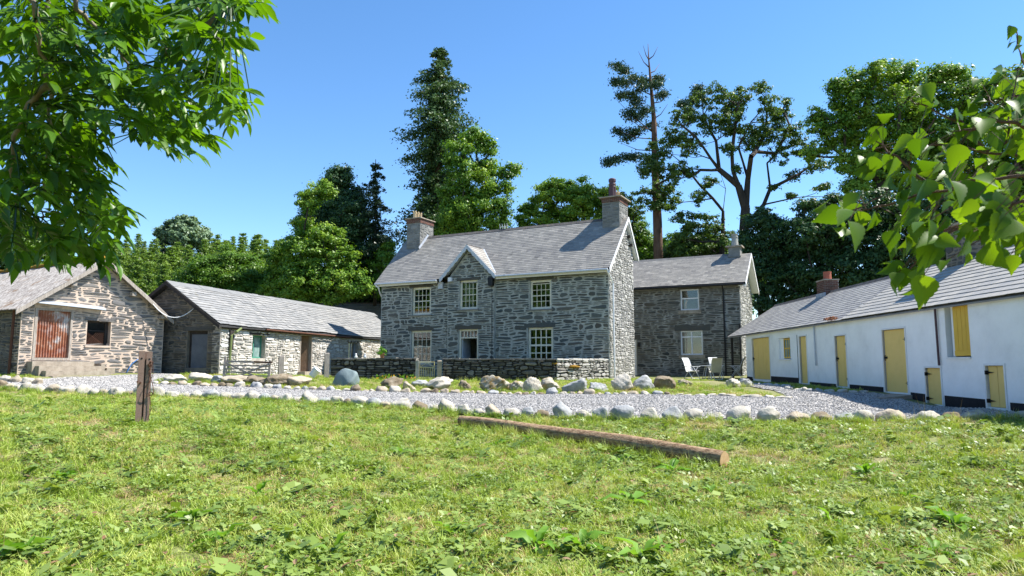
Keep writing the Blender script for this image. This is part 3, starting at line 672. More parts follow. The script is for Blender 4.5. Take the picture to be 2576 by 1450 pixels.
# central gable (dormer)
dz, du, dx = 8.12, -7.9, 1.72
dr = G(HF)
for s in (-1, 1):
    e = du + s * dx; za = 6.42
    wb = E_[0] - (dz - 6.36)          # where its ridge meets the main roof
    pts = [(e, .36, za), (du, .36, dz), (du, wb, dz), (e, E_[0] - .06, za)]
    dr.add([(p, q, r - .02) for p, q, r in pts] + [(p, q, r - .08) for p, q, r in pts], [(0, 1, 2, 3), (4, 5, 6, 7), (0, 1, 5, 4), (1, 2, 6, 5), (2, 3, 7, 6), (3, 0, 4, 7)])
dorm = house.part('gable_roof', dr, M['grey_paint'])
for s in (-1, 1):
    e = du + s * dx; za = 6.42
    rows = 12; vs = []; tt = []
    up = np.array(HF(du, .38, dz)) - np.array(HF(e, .38, za)); Ls = np.linalg.norm(up); up /= Ls
    nz = np.cross(up, HF.N); nz *= np.sign(nz[2])
    for r in range(rows):
        b0 = Ls * r / rows; b1 = min(Ls, b0 + Ls / rows * 1.3); frac = b0 / Ls
        deep = .3 + (dz - 6.36 + .0) * frac * .96 + .1
        x = 0.0
        while x < deep:
            w2 = min(x + .27, deep)
            p = lambda xx, bb, hh: np.array(HF(e, .38, za)) + up * bb - HF.N * xx + nz * hh
            vs.append([p(x, b0, .012), p(w2 - .006, b0, .012), p(w2 - .006, b1, -.005), p(x, b1, -.005), p(x, b0, .026), p(w2 - .006, b0, .026), p(w2 - .006, b1, .006), p(x, b1, .006)]); tt.append(random.uniform(.3, .9)); x += .27
    pieces(house, 'slate', np.array(vs), SLF, np.array(tt), M['slate'], dorm, limit=150, restname='slating')
DF = Fr(HF(0, .39, 0), HU)
barge(house, DF, [(du - dx - .04, 6.38), (du, 8.13)], .0, .035, .2, M['grey_paint'], scallop=.07)
barge(house, DF, [(du, 8.131), (du + dx + .04, 6.38)], .0, .035, .2, M['grey_paint'], scallop=.07)
house.part('ridge_tile', G(HF).tube([(du, .4, dz + .0), (du, -1.3, dz + .0)], .05, 6), M['ridge'], dorm)
vl = G(HF); vl.beam((du + dx, .2, 6.5), (du + .05, -1.42, 8.14), .16, .02, up=(0, 0, 1)); house.part('valley_lead', vl, M['lead'], dorm)
# chimneys
def chimney(th, F, u0, u1, w0, w1, z0, z1, mats, brick_h, pots, cap_over=.1, name='chimney', mortar='render'):
    c = th.part(name, G(F).box(u0, u1, w1, w0, z0, z1 - brick_h), M[mortar])
    stk = G(F).box(u0 - .02, u1 + .02, w1 - .02, w0 + .02, z1 - brick_h, z1); th.part('brick_course', stk, M['house_mortar'], c)
    for (FF, a, b) in ((Fr(F(0, w0 + .02, 0), F.U), u0 - .02, u1 + .02), (Fr(F(u1 + .02, w0 + .02, 0), -F.N), 0, w0 - w1 + .04), (Fr(F(u0 - .02, w1 - .02, 0), F.N), 0, w0 - w1 + .04)):
        V, t = bricks(FF, a, b, z1 - brick_h, z1, proud=.012); pieces(th, 'brick', V, SLF, t, M['brick'], c, limit=60)
        if mats:
            dz_ = z1 - brick_h - z0
            V, t = rubble(Fr(FF.C - FF.N * .02, FF.U), lambda z: (a + .02, b - .02), z0, z1 - brick_h - .03, [], (.2, .32), (.25, .55), gap=.03, proud=(.006, .02), wave=0)
            pieces(th, 'stone', V, ST_F, t, M[mats], c, limit=60, restname='stonework')
    th.part('chimney_cap', G(F).box(u0 - cap_over, u1 + cap_over, w1 - cap_over, w0 + cap_over, z1, z1 + .055), M['concrete'], c)
    for (pu, pw, kind) in pots:
        p = F(pu, pw, z1 + .055)
        if kind == 'crown':
            g_ = G().lathe(p, [(.13, 0), (.115, .06), (.11, .33), (.135, .35), (.135, .4), (.12, .42)], 4, True)
            for k in range(4):
                for j in (-1, 1):
                    q = 2 * math.pi * (k) / 4; x, y = math.cos(q) * .085 - math.sin(q) * j * .055, math.sin(q) * .085 + math.cos(q) * j * .055
                    g_.raw([(p[0] + x - .03, p[1] + y - .03, p[2] + .42), (p[0] + x + .03, p[1] + y - .03, p[2] + .42), (p[0] + x + .03, p[1] + y + .03, p[2] + .42), (p[0] + x - .03, p[1] + y + .03, p[2] + .42), (p[0] + x, p[1] + y, p[2] + .53)], [(0, 1, 4), (1, 2, 4), (2, 3, 4), (3, 0, 4)])
            th.part('chimney_pot', g_, M['buff_pot'], c)
        elif kind == 'tall':
            g_ = G().lathe(p, [(.2, 0), (.19, .1), (.17, .6), (.19, .64), (.16, .68), (.19, .74), (.19, .8), (.17, .83), (.17, .9), (.2, .93), (.2, 1.05), (.15, 1.1)], 16)
            for k in range(8):
                q = 2 * math.pi * k / 8; x, y = p[0] + math.cos(q) * .185, p[1] + math.sin(q) * .185
                g_.tube([(x, y, p[2] + .02), (x - math.cos(q) * .012, y - math.sin(q) * .012, p[2] + .6)], .028, 6, local=False)
            th.part('chimney_pot', g_, M['dark_pot'], c)
        elif kind == 'red': th.part('chimney_pot', G().lathe(p, [(.17, 0), (.16, .3), (.17, .31), (.17, .36)], 12), M['red_pot'], c)
        elif kind == 'grey': th.part('chimney_pot', G().lathe(p, [(.2, 0), (.17, .4), (.2, .43), (.2, .48), (.17, .5), (.21, .6)], 12), M['grey_pot'], c)
    return c
chimney(house, HF, -13.6, -12.62, -1.9, -3.32, 8.3, 10.5, 'chimney_stone', .28, [(-13.25, -2.2, 'crown'), (-13.25, -2.5, 'crown'), (-13.25, -2.8, 'crown')])
chimney(house, HF, -1.03, -.08, -2.1, -3.5, 8.6, 10.45, 'chimney_stone', .26, [(-.62, -2.6, 'tall'), (-.55, -3.05, 'crown'), (-.55, -3.3, 'crown')], .14)
house.part('lead_flashing', G(HF).beam((-12.6, -1.8, 8.62), (-12.6, -2.75, 9.58), .03, .16), M['lead'])
# fittings
u, z = wall_hit(HF, 1108, 718, .1)
house.part('alarm_box', G(HF).box(u - .14, u + .14, .005, .13, z - .2, z + .18), M['grey_paint'])
u, z = wall_hit(BF, 1132, 704, .15)
house.part('floodlight', G(BF).box(u - .11, u + .11, .06, .2, z - .1, z + .12).tube([(u, 0, z), (u, .07, z)], .03, 6), M['white_plastic'])
u, z = wall_hit(BF, 1235, 709, .15)
house.part('rain_hopper', G(BF).prism([(u - .12, z - .22), (u + .12, z - .22), (u + .16, z + .22), (u - .16, z + .22)], .01, .25).tube([(u + .02, .08, z - .2), (u + .02, .08, 1.1)], .012, 6), M['black_iron'])
ae = G(HF); ur_ = -8.3
ae.tube([(-7.25, -2.72, 9.4), (-7.25, -2.72, 9.75)], .015, 5); ae.tube([(-7.6, -2.75, 9.6), (-7.0, -2.75, 9.66)], .012, 5)
for k in range(4): ae.tube([(-7.55 + k * .16, -2.75, 9.5), (-7.6 + k * .16, -2.75, 9.8)], .012, 5)
house.part('aerial', ae, M['white_plastic'])

# ================================================================= REAR WING
WC = HC - HF.N * 7.5; WF = Fr(WC, HU)
wing = Thing('cottage_wing', 'lower dark stone wing of the farmhouse with white modern windows, behind the garden chairs', 'house', WF(1, -2, 1.0))
WL, WR = -5.0, 4.97
wops = [(1.68, 2.73, 4.75, 5.95), (1.63, 2.87, 2.2, 3.57), (-1.95, -.99, 1.0, 3.15)]
ww = wall_core(wing, 'wall', WF, WL, WR, .7, 6.05, wops, M['wing_mortar'])
V, t = rubble(WF, lambda z: (WL + 2, WR), .8, 6.0, wops + [(-3, -1.2, .5, 6.2)], (.12, .26), (.3, .85), gap=.026, proud=(.004, .02), flat=.6)
pieces(wing, 'stone', V, ST_F, t, M['wing_stone'], ww, restname='stonework')
WGF = Fr(WF(WR, 0, 0), -WF.N)
wgb = wall_core(wing, 'wall', WGF, .43, 4.2, .7, 6.0, [], M['gable_mortar'], .42, [(.43, 6.0), (4.2, 6.0), (2.1, 7.9), (1.95, 7.9)])
V, t = rubble(WGF, lambda z: (0, 4.2) if z < 6 else (max(0, (z - 5.9)), 4.2 - (z - 5.9)), .8, 7.7, [], (.13, .24), (.16, .42), gap=.024, proud=(.012, .05), power=(.7, .7))
pieces(wing, 'stone', V, ST_F, t, M['gable_stone'], wgb, limit=200, restname='stonework')
wing.part('back_wall', G(WF).box(WL, WL + .4, -4.2, -.43, .7, 6).box(WL + .41, WR - .43, -4.2, -3.8, .7, 6), M['wing_mortar'])
we, wr_ = (.3, 6.17), (-2.1, 8.1); U0, U1 = WL, 5.35
rg = G(WF); rg.add([(U0, we[0], we[1] - .03), (U1, we[0], we[1] - .03), (U1, wr_[0], wr_[1] - .03), (U0, wr_[0], wr_[1] - .03), (U0, we[0], we[1] - .1), (U1, we[0], we[1] - .1), (U1, wr_[0], wr_[1] - .1), (U0, wr_[0], wr_[1] - .1)], SLF)
rg.add([(U0, wr_[0] - .01, wr_[1] - .03), (U1, wr_[0] - .01, wr_[1] - .03), (U1, -4.5, 6.15), (U0, -4.5, 6.15), (U0, wr_[0] - .01, wr_[1] - .1), (U1, wr_[0] - .01, wr_[1] - .1), (U1, -4.5, 6.05), (U0, -4.5, 6.05)], SLF)
wroof = wing.part('roof', rg, M['roof_deck'])
V, t = slating(WF(U0 + 2.5, *we), WF(U1, *we), WF(U0 + 2.5, *wr_), 22, .27, tilt=.019, jit=.006)
pieces(wing, 'slate', V, SLF, t, M['slate'], wroof, restname='slating')
for k in range(20):
    u = U0 + 2.6 + k * .5
    if u > 4.0: break
    wing.part('ridge_tile', G(WF).add([(u, wr_[0] + .14, wr_[1] - .1), (u + .485, wr_[0] + .14, wr_[1] - .1), (u + .485, wr_[0], wr_[1] + .06), (u, wr_[0], wr_[1] + .06), (u, wr_[0] - .14, wr_[1] - .1), (u + .485, wr_[0] - .14, wr_[1] - .1), (u, wr_[0], wr_[1] - .09), (u + .485, wr_[0], wr_[1] - .09)], [(0, 1, 2, 3), (3, 2, 5, 4), (0, 3, 4, 6), (1, 7, 5, 2)]), M['slate'], wroof)
VF2 = Fr(WF(5.35, 0, 0), -WF.N)
barge(wing, VF2, [(-.36, 6.12), (2.1, 8.1)], .002, .03, .2, M['white_paint']); barge(wing, VF2, [(2.102, 8.1), (4.5, 6.1)], .002, .03, .22, M['white_paint'])
wing.part('soffit', G(VF2).prism([(-.3, 6.02), (2.1, 7.94), (4.4, 6.02), (4.4, 5.96), (2.1, 7.86), (-.3, 5.96)], -.38, -.01), M['white_paint'])
wing.part('gutter', G(WF).tube([(-2.5, .37, 6.08), (5.25, .37, 6.06)], .06, 8), M['black_iron'])
wing.part('downpipe', G(WF).tube([(4.1, .37, 6.05), (4.1, .08, 5.75), (4.1, .08, .9)], .045, 8), M['black_iron'])
wing.part('downpipe', G(WF).tube([(WR - .05, .1, 3.9), (WR - .03, .1, .9)], .04, 8), M['black_iron'])
def upvc(th, F, u0, u1, z0, z1, split, mull=None):
    g = G(F); a, b = -.13, -.05; f = .075
    g.box(u0, u0 + f, a, b, z0, z1).box(u1 - f, u1, a, b, z0, z1).box(u0 + f, u1 - f, a, b, z1 - f, z1).box(u0 + f, u1 - f, a, b, z0, z0 + f)
    win = th.part('window', g, M['white_plastic'])
    th.part('transom', G(F).box(u0 + f, u1 - f, a + .002, b - .003, split - .035, split + .035), M['white_plastic'], win)
    us = [u0 + f] + ([mull] if mull else []) + [u1 - f]
    if mull:
        th.part('mullion', G(F).box(mull - .035, mull + .035, a + .004, b - .005, z0 + f, split - .035), M['white_plastic'], win); th.part('mullion', G(F).box(mull - .035, mull + .035, a + .004, b - .005, split + .035, z1 - f), M['white_plastic'], win)
    for i in range(len(us) - 1):
        for q0, q1 in ((z0 + f, split - .035), (split + .035, z1 - f)): th.part('pane', G(F).box(us[i] + .03 * (i > 0), us[i + 1] - .03 * (i < len(us) - 2), -.1, -.094, q0, q1), M['dull_glass'], win)
    th.part('sill', G(F).box(u0 - .12, u1 + .12, -.12, .06, z0 - .2, z0 - .002), M['concrete'], win)
upvc(wing, WF, 1.68, 2.73, 4.75, 5.95, 5.42); upvc(wing, WF, 1.63, 2.87, 2.2, 3.57, 3.22, 2.25)
wing.part('curtain', G(WF).box(1.78, 1.95, -.25, -.24, 4.85, 5.4).box(1.72, 1.85, -.25, -.24, 2.3, 3.2), M['curtain'])
lintel(wing, WF, 1.3, 3.3, 3.57, .36, M['wing_stone']); lintel(wing, WF, -2.1, -.75, 3.15, .3, M['wing_stone']); lintel(wing, WF, 1.55, 2.9, 5.95, .1, M['wing_stone'])
wd = wing.part('door', G(WF).box(-1.93, -.99, -.14, -.06, 1.0, 3.12), M['white_plastic'])
for zz in (2.35, 2.6, 2.85): wing.part('pane', G(WF).box(-1.4, -1.12, -.058, -.05, zz, zz + .2), M['dull_glass'], wd)
u, z = wall_hit(WF, 1607, 868, .1); wing.part('wall_lamp', G(WF).box(u - .06, u + .06, .01, .15, z - .12, z + .12), M['black_iron'])
chimney(wing, WF, 4.12, 4.84, -1.8, -2.5, 7.6, 8.55, None, .0001, [(4.5, -2.1, 'grey')], .13) if 0 else None
wc = wing.part('chimney', G(WF).box(4.12, 4.78, -2.5, -1.8, 7.6, 8.5).box(4.08, 4.82, -2.54, -1.76, 7.9, 7.96), M['render'])
wing.part('chimney_cap', G(WF).box(3.98, 4.9, -2.62, -1.68, 8.5, 8.58), M['concrete'], wc)
wing.part('chimney_pot', G().lathe(WF(4.45, -2.1, 8.58), [(.22, 0), (.17, .5), (.2, .53), (.2, .58), (.16, .6), (.21, .72)], 12), M['grey_pot'], wc)

# ================================================================= LONG BARN
db = np.array([.275, 1, 0]); BNC = np.array([-12.973, 31.0, 0]); NF = Fr(BNC, db)
barn = Thing('long_barn', 'long low stone barn with slate roof between the gabled shed and the farmhouse', 'barn', NF(8, -2.8, 1.2))
BL = 20.0
nops = [(2.3, 3.33, 1.95, 3.05), (6.35, 7.55, 1.1, 3.22), (11.66, 12.75, 2.0, 2.97)]
nw = wall_core(barn, 'wall', NF, 0, BL, .8, 3.4, nops, M['lime_mortar'])
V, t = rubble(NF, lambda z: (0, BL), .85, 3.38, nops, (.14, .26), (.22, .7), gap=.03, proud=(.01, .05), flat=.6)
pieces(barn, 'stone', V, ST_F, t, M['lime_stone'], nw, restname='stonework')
BG = Fr(NF(0, -5.6, 0), NF.N)                # gable face: u from far-left corner to near corner, outward = toward camera
gops = [(5.6 - 1.75, 5.6 - .67, 1.5, 3.16)]
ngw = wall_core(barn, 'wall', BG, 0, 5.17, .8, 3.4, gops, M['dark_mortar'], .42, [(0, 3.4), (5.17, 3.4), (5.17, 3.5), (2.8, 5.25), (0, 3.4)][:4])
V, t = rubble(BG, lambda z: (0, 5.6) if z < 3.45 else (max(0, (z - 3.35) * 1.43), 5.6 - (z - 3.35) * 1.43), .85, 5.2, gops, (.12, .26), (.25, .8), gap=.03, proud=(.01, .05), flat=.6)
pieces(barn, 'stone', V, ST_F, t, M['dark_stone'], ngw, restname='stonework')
barn.part('back_wall', G(NF).box(.43, BL, -5.6, -5.2, .8, 3.4).box(BL - .4, BL, -5.15, -.43, .8, 3.4), M['dark_mortar'])
rg = G(NF); z0_, z1_ = 3.42, 5.42
for (wa, za, wb, zb) in ((.18, z0_, -2.8, z1_), (-5.85, z0_, -2.81, z1_)):
    rg.add([(-.3, wa, za - .03), (BL, wa, za - .03), (BL, wb, zb - .03), (-.3, wb, zb - .03), (-.3, wa, za - .12), (BL, wa, za - .12), (BL, wb, zb - .12), (-.3, wb, zb - .12)], SLF)
broof = barn.part('roof', rg, M['roof_deck'])
V, t = slating(NF(-.3, .18, z0_), NF(BL, .18, z0_), NF(-.3, -2.8, z1_), 15, .42, jit=.04, tilt=.035)
V = V + np.array([0, 0, 1]) * (.03 * np.sin(V[:, :1, 1:2] * .7) + rng.normal(0, .004, (len(V), 1, 1)))
pieces(barn, 'slate', V, SLF, t, M['slate_barn'], broof, restname='slating')
for k in range(40):
    u = -.3 + k * .52
    if u > BL: break
    dzz = random.uniform(0, .03)
    barn.part('ridge_slate', G(NF).add([(u, -2.8 + .32, 5.42 - .2 + dzz), (u + .53, -2.8 + .32, 5.42 - .2 + dzz), (u + .53, -2.8, 5.45 + dzz), (u, -2.8, 5.45 + dzz), (u, -3.1, 5.22 + dzz), (u + .53, -3.1, 5.22 + dzz), (u, -2.8, 5.425 + dzz), (u + .53, -2.8, 5.425 + dzz), (u, -2.8 + .31, 5.19 + dzz), (u + .53, -2.8 + .31, 5.19 + dzz)], [(0, 1, 2, 3), (3, 2, 5, 4), (8, 9, 7, 6), (0, 3, 6, 8), (1, 9, 7, 2), (0, 8, 9, 1)]), M['slate_barn'], broof)
BV = Fr(NF(-.3, -5.6, 0), NF.N)
barge(barn, BV, [(-.2, 3.4), (2.8, 5.42)], .002, .035, .17, M['timber_dark']); barge(barn, BV, [(2.802, 5.42), (5.78, 3.38)], .002, .035, .17, M['timber_dark'])
barn.part('gutter', G(NF).tube([(3.0, .24, 3.33), (11.4, .24, 3.27)], .05, 6), M['rust'])
barn.part('fascia', G(NF).box(.0, BL, .05, .09, 3.24, 3.38), M['timber_dark'])
gd = barn.part('boarded_door', G(BG).box(3.85, 4.93, -.2, -.17, 1.5, 3.16), M['timber_dark'])
cor = G(BG); n = 30
for k in range(n):
    u = 3.98 + .85 * k / n; d0, d1 = (.02 if k % 2 else 0), (0 if k % 2 else .02)
    cor.add([(u, -.15 + d0, 1.45), (u + .85 / n, -.15 + d1, 1.45), (u + .85 / n, -.15 + d1, 3.0), (u, -.15 + d0, 3.0)], [(0, 1, 2, 3)])
barn.part('corrugated_sheet', cor, M['grey_sheet'], gd)
lintel(barn, BG, 3.6, 5.3, 3.16, .22, M['dark_stone'])
# green window, door, far window
wg = G(NF); wg.box(2.3, 2.37, -.3, -.22, 1.95, 3.05).box(3.26, 3.33, -.3, -.22, 1.95, 3.05).box(2.37, 3.26, -.3, -.22, 2.98, 3.05).box(2.37, 3.26, -.3, -.22, 1.95, 2.02).box(2.68, 2.73, -.29, -.23, 2.02, 2.98)
gw_ = barn.part('window', wg, M['green_paint'])
for a, b in ((2.37, 2.68), (2.73, 3.26)): barn.part('pane', G(NF).box(a, b, -.27, -.265, 2.02, 2.98), mat_solid('dusty_glass', [(.1, .17, .16), (.2, .3, .28), (.4, .48, .45)], 2.5, .15, 0, 10, attr=None, spec=.6) if a < 2.5 else bpy.data.materials['dusty_glass'], gw_)
barn.part('timber_lintel', G(NF).box(2.05, 3.65, -.3, .03, 3.06, 3.2), M['timber_dark'])
barn.part('timber_lintel', G(NF).box(11.5, 12.9, -.3, .03, 2.98, 3.1), M['timber_dark'])
bd = barn.part('door_frame', G(NF).box(6.35, 6.42, -.2, .03, 1.1, 3.22).box(7.48, 7.55, -.2, .03, 1.1, 3.22), M['timber_grey'])
barn.part('door', G(NF).beam((7.45, -.15, 2.15), (7.05, -.75, 2.15), .05, 2.1), M['timber_brown'])
barn.part('door_step', G(NF).box(6.2, 7.9, .0, .45, .8, 1.28), M['concrete'])
fw_ = barn.part('window', G(NF).box(11.66, 11.74, -.22, -.14, 2, 2.97).box(12.67, 12.75, -.22, -.14, 2, 2.97).box(12.17, 12.23, -.21, -.15, 2, 2.97), M['grey_paint'])
barn.part('pane', G(NF).box(11.74, 12.67, -.19, -.185, 2, 2.97), M['dull_glass'], fw_)
pp = G(NF); pp.tube([(1.1, .24, 3.3), (.75, .26, 3.12), (.6, .12, 2.95), (.55, .1, 1.0)], .05, 8)
barn.part('drainpipe', pp, M['green_pipe']); barn.part('pipe_bracket', G(NF).box(.55, .8, .02, .1, 2.3, 3.2), M['timber_dark'])

# ================================================================= GABLED SHED
g30 = math.radians(30); S1 = np.array([math.sin(g30), math.cos(g30), 0]); SHC = np.array([-18.58, 26.3, 0]); SF = Fr(SHC, S1)
shed = Thing('gabled_shed', 'gable ended stone shed with rusty corrugated door panel and mossy sheet roof at far left', 'shed', SF(2.9, -3, 1.2))
sops = [(.47, 1.87, 1.8, 3.81), (2.45, 3.42, 2.42, 3.44)]
SW = 5.8
sw = wall_core(shed, 'wall', SF, 0, SW, .8, 3.82, sops, M['shed_mortar'], .45, [(0, 3.82), (SW, 3.82), (2.95, 5.85)])
V, t = rubble(SF, lambda z: (0, SW) if z < 3.85 else (max(0, (z - 3.8) * 1.44), SW - (z - 3.8) * 1.44), .85, 5.8, sops, (.12, .24), (.3, .9), gap=.03, proud=(.005, .035), flat=.95, power=(.85, 1.1))
pieces(shed, 'stone', V, ST_F, t, M['shed_stone'], sw, restname='stonework')
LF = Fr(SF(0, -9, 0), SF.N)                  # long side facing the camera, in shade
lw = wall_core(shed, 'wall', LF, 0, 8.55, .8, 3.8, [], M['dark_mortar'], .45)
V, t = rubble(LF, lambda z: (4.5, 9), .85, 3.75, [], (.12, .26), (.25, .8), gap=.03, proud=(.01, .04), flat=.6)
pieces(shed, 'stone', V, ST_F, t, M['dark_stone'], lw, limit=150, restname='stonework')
shed.part('back_wall', G(SF).box(SW - .45, SW, -9, -.46, .8, 3.8).box(.46, SW - .46, -9, -8.6, .8, 3.8), M['shed_mortar'])
# corrugated roof
def corr(F0, A, B, Cc, name, th, mat, parent=None, n=90, amp=.025):
    A, B, Cc = (np.array(q, float) for q in (A, B, Cc)); nz = np.cross(B - A, Cc - A); nz /= np.linalg.norm(nz); nz *= np.sign(nz[2])
    g = G()
    for sgn, off in ((1, 0), (1, -.03)):
        vs = []
        for k in range(n * 2 + 1):
            t = k / (n * 2); h = amp * (1 if k % 2 else -1) + off
            for s in np.linspace(0, 1, 6): vs.append(A + (B - A) * t + (Cc - A) * s + nz * (h + .012 * math.sin(s * 9 + t * 11)))
        g.raw(vs, [(k * 6 + i, k * 6 + i + 1, k * 6 + 7 + i, k * 6 + 6 + i) for k in range(n * 2) for i in range(5)])
    return th.part(name, g, mat, parent)
sroof = corr(None, SF(-.32, -9.2, 3.72), SF(-.32, .3, 3.72), SF(2.92, -9.2, 6.02), 'roof', shed, M['asbestos'])
corr(None, SF(SW + .22, -9.2, 3.68), SF(SW + .22, .3, 3.68), SF(2.93, -9.2, 6.02), 'roof_sheet', shed, M['asbestos'], sroof)
mg = G(SF)
pts = [(2.92 + random.uniform(-.03, .03), -9.3 + k * .3, 6.04 + random.uniform(0, .04)) for k in range(32)]
mg.tube(pts, [random.uniform(.06, .13) for _ in pts], 7); shed.part('moss_ridge', mg, M['moss'], sroof, smooth=True)
SV = Fr(SF(0, .3, 0), SF.U)
barge(shed, SV, [(-.35, 3.66), (2.92, 5.98)], .002, .05, .17, M['timber_grey']); barge(shed, SV, [(2.922, 5.98), (SW + .25, 3.62)], .002, .05, .17, M['timber_grey'])
for x, z in ((1.72, 4.95), (4.2, 4.75), (5.6, 3.85)): shed.part('purlin_end', G(SF).box(x - .09, x + .09, -.1, .26, z - .17, z), M['timber_grey'])
shed.part('ledge_board', G(SF).add([(.42, .02, 4.12), (3.0, .02, 4.02), (3.0, .3, 3.93), (.42, .3, 4.03), (.42, .02, 4.03), (3.0, .02, 3.93), (3.0, .3, 3.88), (.42, .3, 3.98)], SLF), M['grey_paint'])
shed.part('plaster_band', G(SF).prism([(.0, 3.84), (.42, 3.84), (.42, 4.0), (3.0, 3.88), (3.0, 3.7), (1.9, 3.82), (.42, 3.82)], .0, .028), M['shed_mortar'])
sd = shed.part('door_frame', G(SF).box(.47, .57, -.16, .02, 1.8, 3.81).box(1.79, 1.87, -.16, .02, 1.8, 3.81).box(.57, 1.79, -.16, .02, 1.8, 1.9).box(.57, 1.79, -.16, .02, 3.74, 3.81), M['timber_grey'])
cor = G(SF); n = 22; W_ = 1.2
for k in range(n * 4):
    u0 = .58 + W_ * k / (n * 4); u1 = .58 + W_ * (k + 1) / (n * 4); f = lambda u: -.09 + .028 * math.sin((u - .58) / W_ * n * .55 * 2 * math.pi)
    cor.add([(u0, f(u0), 1.91), (u1, f(u1), 1.91), (u1, f(u1), 3.73), (u0, f(u0), 3.73)], [(0, 1, 2, 3)])
shed.part('rusty_sheet', cor, M['rust_sheet'], sd, label='rust streaked corrugated iron panel')
sf_ = shed.part('window_frame', G(SF).box(2.45, 2.53, -.3, -.2, 2.42, 3.44).box(3.3, 3.42, -.3, -.2, 2.42, 3.44).box(2.53, 3.3, -.3, -.2, 3.36, 3.44).box(2.53, 3.3, -.29, -.24, 3.02, 3.05), M['timber_dark'])
shed.part('window_sill', G(SF).box(2.4, 3.45, -.3, .04, 2.34, 2.42), M['shed_mortar'], sf_)
nt_ = G(SF)
for k in range(9):
    z = 2.45; u = 2.5 + k * .1
    nt_.tube([(2.5, -.22, 2.45 + k * .07), (2.5 + min(.8, (.0 + k * .12) + .0) + .0, -.22, 2.45)], .006, 4) if k else None
    nt_.tube([(2.5 + k * .08, -.22, 2.45), (min(3.28, 2.5 + k * .08 + .45), -.22, 2.45 + min(.5, (3.28 - 2.5 - k * .08) * 1.1))], .006, 4)
shed.part('wire_mesh', nt_, M['rust'], sf_)
shed.part('brick_pile', G(SF).box(2.5, 2.75, -.42, -.32, 2.42, 2.5).box(2.78, 2.98, -.42, -.32, 2.42, 2.49), M['red_pot'], sf_)
lintel(shed, SF, 2.35, 3.55, 3.44, .12, M['shed_stone'])
shed.part('drainpipe', G(LF).tube([(8.7, .12, 3.7), (8.62, .1, 1.1)], .05, 7), M['rust'])
# concrete steps
steps = Thing('concrete_steps', 'weathered concrete steps below the rusty corrugated door', 'steps', SF(1.5, .6, 1.1))
for k, (a, b, w, z) in enumerate(((.3, 2.6, .42, 1.76), (.4, 2.75, .72, 1.58), (.5, 2.95, 1.02, 1.4), (.6, 3.1, 1.32, 1.2))):
    steps.part('step', G(SF).box(a, b, (.0 if k == 0 else (.42, .72, 1.02)[k - 1] + .0) + .002, w, .75, z), M['concrete'])
steps.part('plinth_block', G(SF).box(2.96, 3.3, .06, .7, .75, 1.5).box(2.78, 2.94, .06, .6, .8, 1.66), M['concrete'])

# ================================================================= WHITE OUTBUILDING
dw = np.array([.03, 1, 0]); dw /= np.linalg.norm(dw); WBC = np.array([11.4, 34.0, 0]); BF_ = Fr(WBC, -dw)
whi = Thing('white_outbuilding', 'long whitewashed outbuilding with ochre doors, black plinth and slate roof on the right', 'outbuilding', BF_(10, -2.5, .7))
WE = 24.5
doors = [  # u0,u1,z0,z1,planks,hinge side
 (.98, 3.4, .98, 2.86, 7), (6.85, 7.55, .92, 2.72, 1), (10.05, 10.88, .9, 2.6, 3), (13.32, 14.58, .84, 2.64, 1), (15.48, 16.18, .6, 1.54, 1), (17.95, 18.58, .66, 1.6, 2)]
wops = [d[:4] for d in doors] + [(4.55, 5.85, 1.87, 2.73), (16.5, 17.45, 1.8, 3.06)]
ww_ = wall_core(whi, 'wall', BF_, 0, WE, .3, 3.07, wops, M['whitewash'], .5)
whi.part('end_wall', G(BF_).box(0, .3, -4.8, -.51, .3, 3.07).box(WE - .3, WE, -4.8, -.51, .3, 3.07).box(.31, WE - .31, -4.8, -4.4, .3, 3.07), M['whitewash'])
whi.part('end_gable', G(Fr(BF_(0, -4.8, 0), BF_.N)).prism([(0, 3.07), (4.8, 3.07), (2.4, 4.55)], -.3, 0), M['whitewash'])
